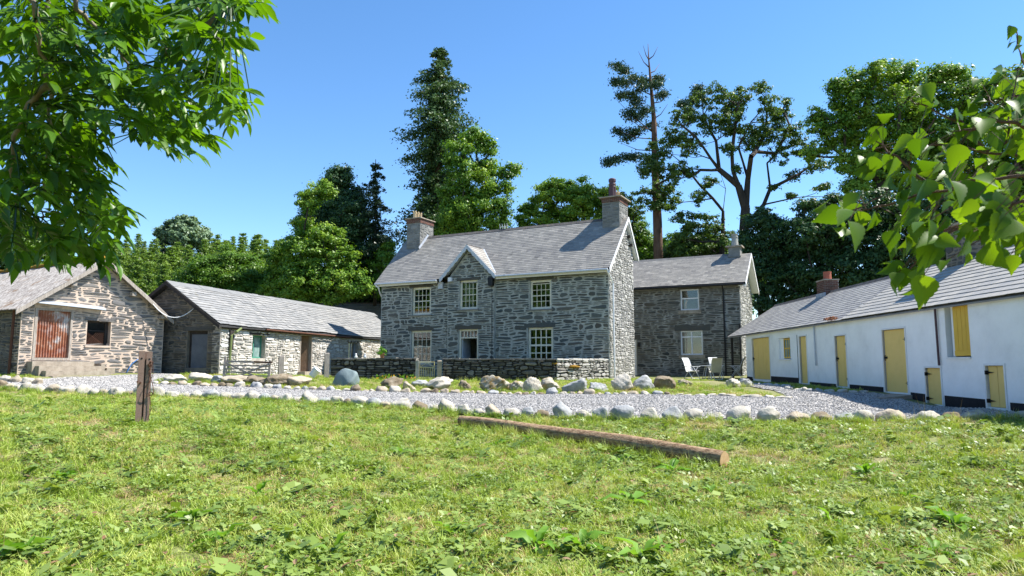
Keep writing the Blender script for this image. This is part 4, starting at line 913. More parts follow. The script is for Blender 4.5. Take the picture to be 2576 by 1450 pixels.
# stepped black plinth
pls = [(0, .93, 1.08), (3.42, 6.6, 1.14), (7.7, 10.0, .99), (11.0, 13.2, .985), (14.7, 15.4, .87), (16.28, 17.85, .85), (18.7, WE, .8)]
for (a, b, z) in pls: whi.part('plinth', G(BF_).prism([(a, .2), (b, .2), (b, z - .02), (a, z)], .0, .012), M['black_plinth'])
for (a, b, z) in ((6.62, 7.68, .86), (10.03, 10.9, .84), (15.42, 16.26, .56), (17.87, 18.68, .6), (13.22, 14.68, .8)): whi.part('plinth', G(BF_).box(a, b, 0, .01, .2, z), M['black_plinth'])
for i, (a, b, z0, z1, npl) in enumerate(doors):
    g = G(BF_); e = .045
    g.box(a - e, a, -.1, .022, z0, z1 + e).box(b, b + e, -.1, .022, z0, z1 + e).box(a, b, -.1, .022, z1, z1 + e)
    fr = whi.part('door_frame', g, M['white_paint'])
    d = whi.part('door', G(BF_).box(a + .003, b - .003, -.12, -.075, z0, z1 - .003), M['ochre'] if npl == 1 else M['timber_brown'])
    w_ = (b - a - .01) / npl
    for k in range(npl):
        whi.part('board', G(BF_).box(a + .005 + k * w_ + (.007 if npl > 1 else 0), a + .005 + (k + 1) * w_ - (.007 if npl > 1 else 0), -.074, -.05 + random.uniform(-.003, .003), z0 + .01, z1 - .012), M['ochre'], d)
    sd_ = b if i in (2, 3) else a
    if i >= 2:
        for zz in (z0 + (z1 - z0) * .15, z1 - (z1 - z0) * .17):
            s = -1 if sd_ == b else 1
            whi.part('hinge', G(BF_).add([(sd_, -.046, zz - .026), (sd_, -.046, zz + .026), (sd_ + s * .22, -.046, zz), (sd_, -.03, zz - .026), (sd_, -.03, zz + .026), (sd_ + s * .22, -.03, zz)], [(0, 1, 2), (3, 4, 5), (0, 3, 5, 2), (1, 4, 5, 2), (0, 1, 4, 3)]).box(sd_ - .012, sd_ + .012, -.05, .026, zz - .045, zz + .045), M['black_iron'], d)
    if i in (0, 2, 3):
        zz = z0 + (z1 - z0) * (.55 if i else .5); ss = a if i else a
        whi.part('latch', G(BF_).box(ss + .02, ss + .13, -.05, -.02, zz - .03, zz + .03).tube([(ss + .05, -.02, zz - .09), (ss + .05, .0, zz), (ss + .05, -.02, zz + .07)], .012, 6), M['black_iron'], d)
    if i == 0:
        for (k0, zt) in ((1, 1), (3, 1)):
            pass
# casement with six panes
g = G(BF_); a, b, z0, z1 = 4.95, 5.82, 1.9, 2.7
g.box(a, a + .05, -.12, -.06, z0, z1).box(b - .05, b, -.12, -.06, z0, z1).box(a + .05, b - .05, -.12, -.06, z1 - .05, z1).box(a + .05, b - .05, -.12, -.06, z0, z0 + .05).box(a + .05, b - .05, -.11, -.055, 2.27, 2.33)
cw = whi.part('window', g, M['ochre_deep'])
us = np.linspace(a + .05, b - .05, 4)
for k in (1, 2): whi.part('glazing_bar', G(BF_).box(us[k] - .013, us[k] + .013, -.108, -.07, z0 + .05, 2.27).box(us[k] - .013, us[k] + .013, -.108, -.07, 2.33, z1 - .05), M['ochre_deep'], cw)
for k in range(3):
    for q0, q1 in ((z0 + .05, 2.27), (2.33, z1 - .05)): whi.part('pane', G(BF_).box(us[k] + .014, us[k + 1] - .014, -.092, -.088, q0, q1), bpy.data.materials['dusty_glass'], cw)
whi.part('window_reveal', G(BF_).box(4.552, 4.945, -.4, -.06, 1.872, 2.728), M['whitewash'], cw); whi.part('sill', G(BF_).box(4.5, 5.9, -.05, .05, 1.82, 1.868), M['white_paint'], cw)
# shuttered loft opening
sh = whi.part('shutter', G(BF_).box(16.76, 17.44, -.1, -.06, 1.83, 3.05), M['ochre_deep'])
for k in range(4): whi.part('board', G(BF_).box(16.77 + k * .167, 16.77 + k * .167 + .157, -.059, -.04, 1.97, 3.04), M['ochre_deep'], sh)
whi.part('bottom_rail', G(BF_).box(16.77, 17.43, -.059, -.03, 1.84, 1.965), M['ochre_deep'], sh)
whi.part('shutter_post', G(BF_).box(16.66, 16.755, -.16, -.06, 1.82, 3.06), M['white_paint'], sh)
whi.part('sill', G(BF_).box(16.5, 17.47, -.3, .04, 1.76, 1.802), M['white_paint'], sh)
for (u, z0, z1, mt) in ((8.45, 1.6, 3.05, 'grey_paint'), (16.2, 1.6, 3.05, 'dark_pot')): whi.part('downpipe', G(BF_).tube([(u, .06, z1), (u, .05, z0)], .028, 7), M[mt])
whi.part('cable', G(BF_).tube([(6.63, .012, 2.8), (6.63, .012, 1.0)], .01, 5), M['black_iron'])
# slate roof
we_, wr2 = (.12, 3.1), (-2.42, 4.72); RU0 = -2.75
rg = G(BF_)
for (wa, za, wb, zb) in ((we_[0], we_[1], wr2[0], wr2[1]), (-5.0, 3.1, wr2[0] - .01, wr2[1])):
    rg.add([(RU0, wa, za - .03), (WE + .2, wa, za - .03), (WE + .2, wb, zb - .03), (RU0, wb, zb - .03), (RU0, wa, za - .07), (WE + .2, wa, za - .07), (WE + .2, wb, zb - .07), (RU0, wb, zb - .07)], SLF)
hroof = whi.part('roof', rg, M['slate_white'])
V, t = slating(BF_(RU0, *we_), BF_(10.9, *we_), BF_(RU0, *wr2), 17, .3, jit=.012, tilt=.02); t = t * .6
pieces(whi, 'slate', V, SLF, t, M['slate_white'], hroof, limit=140, restname='slating')
V, t = slating(BF_(10.9, we_[0] + .03, we_[1]), BF_(WE + .2, we_[0] + .03, we_[1]), BF_(10.9, wr2[0], wr2[1] + .02), 13, .32, jit=.015, tilt=.024); t = .35 + t * .65
pieces(whi, 'slate', V + np.array([0, 0, .015]), SLF, t, M['slate_white'], hroof, limit=160, restname='slating')
for k in range(56):
    u = RU0 + k * .5; q = -2.42
    whi.part('ridge_tile', G(BF_).add([(u, q + .15, 4.62), (u + .485, q + .15, 4.62), (u + .485, q, 4.8), (u, q, 4.8), (u, q - .15, 4.62), (u + .485, q - .15, 4.62), (u, q, 4.66), (u + .485, q, 4.66)], [(0, 1, 2, 3), (3, 2, 5, 4), (0, 3, 4, 6), (1, 7, 5, 2)]), M['ridge'] if u < 10 else M['slate_white'], hroof)
c1 = chimney(whi, BF_, 3.4, 4.2, -2.2, -2.75, 4.3, 5.25, None, .9, [(3.8, -2.48, 'red')], .05)
whi.part('lead_flashing', G(BF_).box(3.36, 4.24, -2.2, -2.12, 4.55, 4.72), M['lead'], c1)
c2 = chimney(whi, BF_, 13.35, 14.15, -2.0, -2.8, 4.2, 5.65, 'dark_stone', .0001 if 0 else .15, [], .14, mortar='dark_mortar')
whi.part('porch_post', G(BF_).box(-.1, 0.0, -.15, -.05, .8, 3.05).box(-2.6, -2.5, -.1, 0, .8, 3.05), M['timber_dark'])
whi.part('store_wall', G(BF_).box(-2.6, -.01, -2.6, -2.3, .8, 3.2), M['dark_mortar'])
st = Thing('stonecrop', 'small pinkish stonecrop plant growing on the eaves of the white outbuilding', 'plant', BF_(10.1, .1, 3.16))
for k in range(40): 
    q = BF_(10.1 + random.gauss(0, .25), .1 + random.gauss(0, .05), 3.16); st_g = G().tube([q, q + np.array([random.uniform(-.05, .05), random.uniform(-.05, .05), random.uniform(.04, .12)])], .02, 4, local=False)
    if k == 0: SG = G()
    SG.raw(st_g.v, st_g.f)
st.part('stem', SG, M['terracotta'], kind='stuff')
ramp_ = Thing('door_ramp', 'low stone slab ramp in front of the widest ochre door of the white outbuilding', 'ramp', BF_(13.9, .5, .7))
ramp_.part('slab', G(BF_).add([(13.1, .02, .8), (14.8, .02, .8), (14.9, .95, .72), (13.0, .95, .72), (13.1, .02, .3), (14.8, .02, .3), (14.9, .95, .3), (13.0, .95, .3)], SLF), M['concrete'])

# far outbuilding behind the barn
OBF = Fr((-17.2, 58.2, 0), (1, -.02, 0))
ob = Thing('rear_outbuilding', 'plain grey roofed outbuilding showing between the long barn and the farmhouse', 'outbuilding', OBF(4, -2, 1.4))
ob.part('wall', G(OBF).box(0, 9, -4, 0, .8, 5.2), M['wing_mortar'])
rg = G(OBF); rg.add([(-.2, .3, 5.1), (9.2, .3, 5.1), (9.2, -2, 6.9), (-.2, -2, 6.9), (-.2, .3, 5.0), (9.2, .3, 5.0), (9.2, -2, 6.8), (-.2, -2, 6.8)], SLF); rg.add([(-.2, -2.01, 6.9), (9.2, -2.01, 6.9), (9.2, -4.3, 5.1), (-.2, -4.3, 5.1), (-.2, -2.01, 6.8), (9.2, -2.01, 6.8), (9.2, -4.3, 5.0), (-.2, -4.3, 5.0)], SLF)
obr = ob.part('roof', rg, M['slate'])
V, t = slating(OBF(-.2, .3, 5.13), OBF(9.2, .3, 5.13), OBF(-.2, -2, 6.93), 14, .4); pieces(ob, 'slate', V, SLF, t, M['slate'], obr, limit=100, restname='slating')
ob.part('ridge_tile', G(OBF).tube([(-.2, -2, 6.95), (9.2, -2, 6.95)], .08, 6), M['ridge'], obr)

# ================================================================= GARDEN WALL AND GATES
def drywall(th, A, B, h0, h1, mat, thick=.45, name='wall', limit=300, cope=True):
    A = np.array(A, float); B = np.array(B, float); d = B[:2] - A[:2]; L = np.linalg.norm(d); F = Fr((A[0], A[1], 0), d / L)
    za, zb = gz(A[0], A[1]), gz(B[0], B[1]); zlo = min(za, zb) - .2; top = lambda u: h0 + (h1 - h0) * u / L
    c = th.part('wall_core', G(F).prism([(0.02, zlo), (L - .02, zlo), (L - .02, h1 - .05), (0.02, h0 - .05)], -thick, -.03), M['wall_core'])
    V, t = rubble(F, lambda z: (0, L) if z < min(h0, h1) - .02 else (0, 0), zlo, min(h0, h1), [], (.1, .24), (.16, .6), gap=.014, proud=(.0, .06), flat=.6, wave=.02)
    pieces(th, 'stone', V, ST_F, t, mat, c, limit=limit, restname='stonework')
    u = 0; vs = []
    while u < L - .05:
        w = min(random.uniform(.25, .7), L - u); t0 = top(u + w / 2); hgt = random.uniform(.04, .08); j = random.uniform(-.02, .02)
        vs.append([F(u, -thick - .03, t0 - .05), F(u + w - .01, -thick - .03, t0 - .05), F(u + w - .01, .04 + j, t0 - .06), F(u, .05 + j, t0 - .05), F(u + .02, -thick, t0 + hgt - .05), F(u + w - .03, -thick, t0 + hgt - .055), F(u + w - .02, .03 + j, t0 + hgt - .06), F(u + .01, .04 + j, t0 + hgt - .05)]); u += w
    pieces(th, 'coping_stone', np.array(vs), SLF, rng.uniform(.5, 1, len(vs)), mat, c)
    return F, L
gwA, gwB = (-8.2, 31.6), (-4.25, 31.25)
gwl = Thing('garden_wall', 'dark dry stone garden wall left of the little gold gate', 'wall', (-6.2, 31.4, 1.1))
drywall(gwl, gwA, gwB, 1.93, 1.95, M['wall_stone'])
gwr = Thing('garden_wall', 'dry stone garden wall right of the little gold gate, its right end sunlit against the farmhouse corner', 'wall', (0, 31.2, 1.0))
drywall(gwr, (-3.1, 31.25), (1.95, 31.05), 1.93, 1.9, M['wall_stone'])
drywall(gwr, (1.97, 31.05), (4.65, 33.75), 1.9, 1.92, M['wall_sunlit'], limit=220)
def mossy(name, label, pts, r): 
    t = Thing(name, label, 'moss', pts[0]); t.part('cushion', G().tube(pts, r, 7), M['moss'], smooth=True)
def post(name, label, x, y, w, d, h, mat, rot=0, z=None, cat='post', taper=1.0, lean=0):
    z = gz(x, y) if z is None else z; t = Thing(name, label, cat, (x, y, z))
    c, s = math.cos(rot), math.sin(rot); vs = []
    for (k, zz, m) in ((0, -.3, 1), (1, h - .04, taper), (2, h, taper * .8)):
        for i, j in ((-1, -1), (1, -1), (1, 1), (-1, 1)):
            a, b = i * w / 2 * m, j * d / 2 * m; vs.append((x + a * c - b * s + lean * zz, y + a * s + b * c, z + zz + random.uniform(-.015, .015) * (k == 2)))
    t.part('shaft', G().raw(vs, [(3, 2, 1, 0), (8, 9, 10, 11)] + [(4 * r + i, 4 * r + (i + 1) % 4, 4 * r + 4 + (i + 1) % 4, 4 * r + 4 + i) for r in (0, 1) for i in range(4)]), mat)
    return t
post('gatepost', 'square weathered timber gatepost standing just right of the leaning field gate', -9.5, 28.8, .2, .2, 1.0, M['timber_grey'], .5)
post('gatepost', 'weathered timber gatepost at the left end of the dark garden wall', -8.1, 30.6, .2, .2, 1.12, M['timber_grey'], .4)
post('gatepost', 'slim pale split stone gatepost on the left of the little gold gate', -4.22, 31.15, .15, .2, .92, RK['pale'], .1, cat='gatepost', taper=.9)
post('gatepost', 'round topped stone gatepost on the right of the little gold gate', -3.22, 31.1, .2, .24, .9, RK['buff'], .1, cat='gatepost')
gg = Thing('garden_gate', 'small gold painted metal bar gate in the gap of the garden wall', 'gate', (-3.84, 31.2, gz(-3.8, 31.2)))
z0 = gz(-3.84, 31.2); GFm = Fr((-4.1, 31.15, 0), (1, .05, 0))
fr = G(GFm)
for u in (0, .64): fr.tube([(u, 0, z0 + .02), (u, 0, z0 + .84)], .016, 6)
for zz in (.1, .58, .82): fr.tube([(0, 0, z0 + zz), (.64, 0, z0 + zz)], .013, 6)
fr.tube([(.02, 0, z0 + .6), (.32, 0, z0 + .79)], .01, 5); fr.tube([(.62, 0, z0 + .6), (.32, 0, z0 + .79)], .01, 5)
ggf = gg.part('frame', fr, M['gold_paint'])
for k in range(1, 8): gg.part('bar', G(GFm).tube([(k * .08, 0, z0 + .1), (k * .08, 0, z0 + .58)], .014, 5), M['gold_paint'], ggf)
# leaning field gate
fg = Thing('field_gate', 'old wooden five bar field gate with crossed braces leaning in front of the long barn', 'gate', (-10.7, 28.3, 1.3))
FG = Fr((-11.62, 28.25, 0), (1, .08, 0)); zb = gz(-11, 28.3)
st_ = lambda z: -.12 + (z - zb) * -.2 if 0 else (z - zb) * -.12
for (u, h) in ((.0, .98), (1.78, .8)): fg.part('stile', G(FG).beam((u, st_(zb), zb - .02), (u, st_(zb + h), zb + h), .09, .06), M['timber_grey'])
for k, (h0, h1) in enumerate(((.78, .72), (.62, .57), (.48, .44), (.35, .31), (.22, .18))):
    fg.part('rail', G(FG).beam((.04, st_(zb + h0) + .01, zb + h0), (1.8, st_(zb + h1) + .01, zb + h1), .022, .075 if k == 0 else .055), M['timber_grey'])
fg.part('brace', G(FG).beam((.05, st_(zb + .7) + .045, zb + .72), (1.5, st_(zb + .05) + .045, zb + .05), .022, .07), M['timber_grey'])
fg.part('brace', G(FG).beam((.15, st_(zb + .03) + .07, zb + .02), (1.8, st_(zb + .65) + .07, zb + .68), .022, .07), M['timber_grey'])
fg.part('rust_strap', G(FG).beam((1.15, st_(zb + .74) + .025, zb + .765), (1.88, st_(zb + .72) + .025, zb + .74), .06, .05), M['rust'])

# ================================================================= STEEL POST, LOG, HOSES, CABLE
sp = Thing('steel_post', 'brown steel channel post with hanging chain and wire standing in the foreground grass', 'post', (-6.82, 13.0, gz(-6.8, 13)))
z0 = gz(-6.8, 13) - .3; z1 = 1.87; PF = Fr((-6.93, 12.98, 0), (.86, .51, 0))
sp.part('left_flange', G(PF).box(0, .1, -.012, 0, z0, z1), M['brown_steel']); sp.part('right_flange', G(PF).box(.13, .225, -.012, 0, z0, z1 - .01), M['brown_steel'])
sp.part('web', G(PF).box(.0, .012, -.07, -.013, z0, z1).box(.213, .225, -.07, -.013, z0, z1 - .01).box(.013, .212, -.08, -.07, z0, z1 - .01), M['brown_steel'])
for (u, z) in ((.05, 1.73), (.18, 1.72)): sp.part('bolt_hole', G(PF).tube([(u, .0, z), (u, .004, z)], .017, 10), M['black_iron'])
for (u, z) in ((.0, 1.3), (.05, 1.28), (.2, 1.3)): sp.part('bolt', G(PF).tube([(u, -.0, z), (u, .03, z)], .018, 6), M['rust'])
cz = 1.66
for k in range(9):
    a = k * math.pi / 2; c = np.array([.195 + .008 * math.sin(k), .02, cz - k * .036]); pts = []
    for q in range(9):
        w = 2 * math.pi * q / 8; pts.append((c[0] + math.cos(a) * .013 * math.cos(w), c[1] + math.sin(a) * .013 * math.cos(w), c[2] + .024 * math.sin(w)))
    sp.part('chain_link', G(PF).tube(pts, .005, 5, caps=False), M['rust'])
sp.part('knot', G(PF).tube([(.18, .01, 1.64), (.2, .03, 1.67), (.24, .03, 1.66), (.22, .03, 1.6), (.18, .02, 1.58), (.17, .02, 1.63)], .012, 6), M['rust'])
wr = G(PF); wr.tube([(.22, .02, 1.34), (.16, .04, 1.22), (.14, .05, 1.1), (.17, .04, 1.03), (.22, .03, 1.05)], .006, 5); wr.tube([(.23, .02, 1.34), (.26, .04, 1.22), (.28, .05, 1.06)], .007, 5)
wr.tube([(.23 + .03 * math.cos(q), .04, 1.08 + .03 * math.sin(q)) for q in np.linspace(0, 6.3, 12)], .009, 5); wr.tube([(.22, .02, 1.02), (.25, .03, .8), (.21, .02, .6)], .006, 5); wr.tube([(.24, .02, 1.6), (.25, .03, 1.45), (.22, .02, 1.34)], .006, 5)
sp.part('wire', wr, M['rust'])
# log
A_, B_ = P(1160, 1063, 15.5), P(1822, 1150, 11.0); gzA = gz(A_[0], A_[1]); gzB = gz(B_[0], B_[1])
A_ = np.array([A_[0], A_[1], gzA + .11]); B_ = np.array([B_[0], B_[1], gzB + .13])
lg = Thing('pole_log', 'long weathered round timber pole lying in the grass', 'log', (A_ + B_) / 2)
n, m = 60, 28; ax = (B_ - A_); Ll = np.linalg.norm(ax); ax /= Ll; sa = np.cross(ax, [0, 0, 1]); sa /= np.linalg.norm(sa); sb = np.cross(sa, ax)
vs = []
prf = rng.normal(0, 1, (6, m))
for i in range(n + 1):
    t = i / n; c = A_ + (B_ - A_) * t + np.array([0, 0, .035 * math.sin(t * 3.1) + .012 * math.sin(t * 11)]); r0 = .105 + .035 * t
    for k in range(m):
        q = 2 * math.pi * k / m
        r = r0 * (1 + .03 * math.sin(3 * q + 4 * t) + .02 * math.sin(7 * q + 9 * t) + .015 * math.sin(t * 70 + 2 * q) + .012 * prf[int(t * 5), k]) - .018 * max(0, 1 - abs(((q - 1.6 - .5 * t + math.pi) % (2 * math.pi) - math.pi)) / .13) * (1 if .2 < t < .85 else .2)
        vs.append(c + r * (math.cos(q) * sa + math.sin(q) * sb))
fs = [(i * m + k, i * m + (k + 1) % m, (i + 1) * m + (k + 1) % m, (i + 1) * m + k) for i in range(n) for k in range(m)]
lg.part('trunk', G().raw(vs, fs), M['log'], smooth=True)
e = vs[-m:]; ce = sum(e) / m; lg.part('sawn_end', G().raw([p + ax * .004 for p in e] + [ce + ax * .006], [(k, (k + 1) % m, m) for k in range(m)]), M['log_end'])
e = vs[:m]; ce = sum(e) / m; lg.part('sawn_end', G().raw([p - ax * .004 for p in e] + [ce - ax * .006], [((k + 1) % m, k, m) for k in range(m)]), M['log_end'])
pts = [P(2296, 1401, 5.75), P(2330, 1410, 5.65), P(2380, 1425, 5.5), P(2420, 1432, 5.44)]
hs = Thing('black_hose', 'short length of shiny black hose half buried in the foreground grass', 'hose', (pts[1][0], pts[1][1], 0.05))
hs.part('tube', G().tube([(p[0], p[1], gz(p[0], p[1]) + .055 - .012 * i) for i, p in enumerate(pts)], .02, 10, local=False), M['black_rubber'], smooth=True)
bh = Thing('blue_hose', 'thin bright blue hose hanging down the lower wall of the gabled shed', 'hose', SF(4.2, .1, 1.3))
bh.part('tube', G(SF).tube([(4.95, .07, 1.92), (4.6, .1, 1.86), (4.35, .1, 1.66), (4.2, .11, 1.4), (4.1, .12, 1.2)], .022, 7), M['blue_plastic'], smooth=True)
p0 = SF(5.0, .33, 4.3); p1 = BG(4.2, .12, 4.15)
cb = Thing('white_cable', 'white cable sagging between the gabled shed and the long barn', 'cable', p0)
cb.part('wire', G().tube([p0 + (p1 - p0) * t - np.array([0, 0, .5 * 4 * t * (1 - t)]) for t in np.linspace(0, 1, 14)], .018, 6, local=False), M['white_plastic'])
bk = P(790, 940, 29.6); bz = gz(bk[0], bk[1]); bkt = Thing('white_bucket', 'white plastic bucket tipped beside the barn doorway', 'bucket', (bk[0], bk[1], bz))
bkt.part('body', G().tube([(bk[0] - .1, bk[1], bz + .14), (bk[0] + .02, bk[1], bz + .28), (bk[0] + .14, bk[1] - .02, bz + .42)], [.14, .16, .18], 14, local=False), M['white_plastic'])
bkt.part('rim', G().tube([(bk[0] + .12, bk[1] - .02, bz + .4), (bk[0] + .15, bk[1] - .02, bz + .43)], .19, 14, local=False), M['white_plastic'])
pc = np.array([HF(-13.7, .5, 0)[0], HF(-13.7, .5, 0)[1], 1.93]); pt = P(962, 882, 31.35)
pl = Thing('potted_plant', 'small bright green potted plant on top of the garden wall', 'plant', (pt[0], 31.35, 1.95))
pl.part('pot', G().lathe((pt[0], 31.3, 1.95), [(.08, 0), (.11, .16), (.12, .17), (.12, .2)], 12), M['terracotta'])
g = G()
for k in range(70):
    a = random.uniform(0, 6.28); r = random.uniform(0, .2); z = random.uniform(.1, .42); c = np.array([pt[0] + r * math.cos(a), 31.3 + r * math.sin(a), 1.98 + z]); d = rng.normal(0, .05, 3); e2 = rng.normal(0, .03, 3)
    g.raw([c - d, c + e2, c + d, c - e2], [(0, 1, 2, 3)])
pl.part('foliage', g, M['l_dock'], kind='stuff')
for (px, nm, mt, lb) in ((780, 'ornament', 'blue_plastic', 0),): pass
for (x, mt, lb) in ((-7.0, 'white_plastic', 'small white ornament on the dark garden wall, the one nearer its timber gatepost'), (-6.6, 'grey_paint', 'small grey blue ornament on the dark garden wall, the one nearer the potted plant')):
    o_ = Thing('ornament', lb, 'ornament', (x, 31.35, 1.93)); o_.part('body', G().lathe((x, 31.35, 1.94), [(.06, 0), (.07, .06), (.03, .12), (.05, .16), (.02, .2)], 8), M[mt])

# ================================================================= GARDEN CHAIRS AND TABLE
def chair(label, x, y, rot, sling, group='garden chairs round the little table'):
    z = gz(x, y); t = Thing('garden_chair', label, 'chair', (x, y, z), group)
    F = Fr((x, y, 0), (math.cos(rot), math.sin(rot), 0))      # u across, w = front
    def T(u, w, h): return (u, w, z + h)
    for s in (-1, 1):
        u = s * .27
        t.part('leg', G(F).tube([T(u, .3, 0), T(u, -.12, .62)], .014, 6), M['chair_frame'])
        t.part('leg', G(F).tube([T(u * .95, -.3, 0), T(u * .95, .2, .62)], .014, 6), M['chair_frame'])
        t.part('armrest', G(F).box(u - .03, u + .03, -.2, .3, z + .62, z + .65), M['white_plastic'])
        t.part('back_frame', G(F).tube([T(s * .25, -.14, .38), T(s * .25, -.3, .85), T(s * .24, -.42, 1.06)], .014, 6), M['chair_frame'])
    t.part('cross_bar', G(F).tube([T(-.27, .3, .03), T(.27, .3, .03)], .011, 6).tube([T(-.26, -.3, .03), T(.26, -.3, .03)], .011, 6), M['chair_frame'])
    t.part('seat', G(F).add([T(-.24, .28, .42), T(.24, .28, .42), T(.24, -.16, .38), T(-.24, -.16, .38), T(-.24, .28, .405), T(.24, .28, .405), T(.24, -.16, .365), T(-.24, -.16, .365)], SLF), sling)
    pr = [(-.15, .37), (-.21, .55), (-.28, .78), (-.35, .95), (-.43, 1.07)]; g = G(F)
    for (a, b) in zip(pr[:-1], pr[1:]): g.add([T(-.24, a[0], a[1]), T(.24, a[0], a[1]), T(.24, b[0], b[1]), T(-.24, b[0], b[1]), T(-.24, a[0] - .012, a[1]), T(.24, a[0] - .012, a[1]), T(.24, b[0] - .012, b[1]), T(-.24, b[0] - .012, b[1])], SLF)
    t.part('backrest', g, sling)
    return t
cx_ = lambda px, Y: P(px, 930, Y)[0]
chair('white garden chair on the left of the group, turned toward the table', cx_(1740, 35.3), 35.3, math.radians(35), M['sling_white'])
chair('beige garden chair in the middle, seen squarely from behind', cx_(1799, 34.2), 34.2, math.radians(180), M['sling_beige'])
chair('white garden chair facing the camera, half hidden behind the beige one', cx_(1802, 36.4), 36.4, math.radians(8), M['sling_white'])
chair('garden chair on the right beside the white outbuilding, turned left', cx_(1853, 35.6), 35.6, math.radians(-115), M['sling_beige'])
tx, ty = cx_(1783, 35.5), 35.6; tz = gz(tx, ty); tb = Thing('garden_table', 'small pale garden table between the chairs', 'table', (tx, ty, tz))
tb.part('tabletop', G().lathe((tx, ty, tz + .66), [(.42, 0), (.43, .015), (.42, .03)], 20), M['dull_glass'] if 0 else M['chair_frame'])
for k in range(4):
    q = math.pi / 4 + k * math.pi / 2; tb.part('leg', G().tube([(tx + .15 * math.cos(q), ty + .15 * math.sin(q), tz + .66), (tx + .35 * math.cos(q), ty + .35 * math.sin(q), tz)], .014, 6, local=False), M['chair_frame'])
# bench behind the gate
bx, by = -3.1, 33.2; bz = gz(bx, by); bn = Thing('slatted_bench', 'dark teal slatted garden seat partly visible through the gap beside the gold gate', 'bench', (bx, by, bz))
BFn = Fr((bx - .5, by, 0), (1, -.2, 0))
for k in range(6): bn.part('slat', G(BFn).box(0, .9, -.3 - .02 * k, -.28 - .02 * k, bz + .45 + k * .075, bz + .49 + k * .075), M['teal'])
for k in range(4): bn.part('seat_slat', G(BFn).box(0, .9, -.25 + k * .1, -.17 + k * .1, bz + .4, bz + .42), M['teal'])
for u in (.02, .88): bn.part('leg', G(BFn).tube([(u, .12, bz), (u, .1, bz + .4)], .02, 6).tube([(u, -.3, bz), (u, -.4, bz + .9)], .02, 6), M['teal'])

# ================================================================= ROCKS
def ico(sub):
    bm = __import__('bmesh').new(); __import__('bmesh').ops.create_icosphere(bm, subdivisions=sub, radius=1)
    V = np.array([v.co[:] for v in bm.verts]); F_ = [tuple(v.index for v in f.verts) for f in bm.faces]; bm.free(); return V, F_
ICO = {k: ico(k) for k in (2, 3, 4)}
def rock_verts(sub, seed, facets=7, rough=.05, cut=(.62, .9)):
    r = np.random.default_rng(seed); V = ICO[sub][0].copy()
    for _ in range(facets):
        n = r.normal(0, 1, 3); n /= np.linalg.norm(n); d = r.uniform(*cut); k = V @ n; over = np.maximum(k - d, 0); V -= (over * .85)[:, None] * n
    for f, a in ((1.3, .1), (2.7, .05), (6, .3 * rough), (11, .16 * rough), (19, .08 * rough)):
        ph = r.uniform(0, 6.28, 3); w = r.normal(0, 1, (3, 3)) * f; V = V * (1 + a * np.sin(V @ w[0] + ph[0]) * np.sin(V @ w[1] + ph[1]))[:, None]
    return V
ROCKS = []
for k in range(14):
    V = rock_verts(3, 100 + k, 8 if k % 2 else 13, .3, (.58, .9)); me = bpy.data.meshes.new('rock'); me.from_pydata(V.tolist(), [], ICO[3][1]); me.polygons.foreach_set('use_smooth', [True] * len(me.polygons)); me.update(); ROCKS.append(me)
RMESH = {}
def rock(name, label, x, y, sx, sy, sz, kind, cat='stone', group=None, me=None, rz=None, sink=.35, tilt=.15):
    k = random.randrange(14) if me is None else me
    key = (k, kind)
    if key not in RMESH:
        m2 = ROCKS[k].copy(); m2.materials.append(RK[kind]); RMESH[key] = m2
    o = bpy.data.objects.new(name, RMESH[key]); COL.objects.link(o)
    o.location = (x, y, gz(x, y) + sz * (1 - sink * 2) * .95); o.scale = (sx, sy, sz); o.rotation_euler = (random.uniform(-tilt, tilt), random.uniform(-tilt, tilt), rz if rz is not None else random.uniform(-.6, .6))
    o['label'] = label; o['category'] = cat
    if group: o['group'] = group
    return o
def ordw(n): return f"{n}{'th' if 10 <= n % 100 <= 20 else {1: 'st', 2: 'nd', 3: 'rd'}.get(n % 10, 'th')}"
def run_curve(pts, spacing):
    pts = np.array(pts, float); seg = np.linalg.norm(np.diff(pts, axis=0), axis=1); cum = np.r_[0, np.cumsum(seg)]; s = 0; out = []
    while s < cum[-1]:
        w = spacing(s); x = np.interp(s + w / 2, cum, pts[:, 0]); y = np.interp(s + w / 2, cum, pts[:, 1]); x2 = np.interp(s + w, cum, pts[:, 0]); y2 = np.interp(s + w, cum, pts[:, 1])
        out.append((x, y, w, math.atan2(y2 - y, x2 - x))); s += w * random.uniform(1.0, 1.12)
    return out
SH = ['rounded', 'angular', 'flat', 'lumpy', 'wedge shaped', 'smooth']
def row(pts, spacing, where, group, kinds, hr=(.5, .75), sink=.3):
    cnt = 0
    for (x, y, w, a) in run_curve(pts, spacing):
        kind = random.choice(kinds); h = w * random.uniform(*hr) * .5
        sxn = 'large' if w > .48 else ('small' if w < .3 else 'middling')
        px = proj(np.array([x, y, gz(x, y)]))[0]
        if px < -30 or px > 2610: continue
        cnt += 1
        rock('edging_stone', f"{sxn} {kind} edging stone, {ordw(cnt)} from left in {where}", x + random.uniform(-.03, .03), y + random.uniform(-.05, .05), w * .53, w * random.uniform(.36, .5), h, kind, group=group, rz=a + random.uniform(-.2, .2), sink=sink)
NR = [(p[0], p[1] + .06) for p in NEAR]
row(NR, lambda s: random.choice((.34, .4, .46, .52, .58)), 'the near row beside the track', 'stones along the near edge of the track', ['pale', 'buff', 'pale', 'grey', 'brown', 'pale'], (.6, .9), .27)
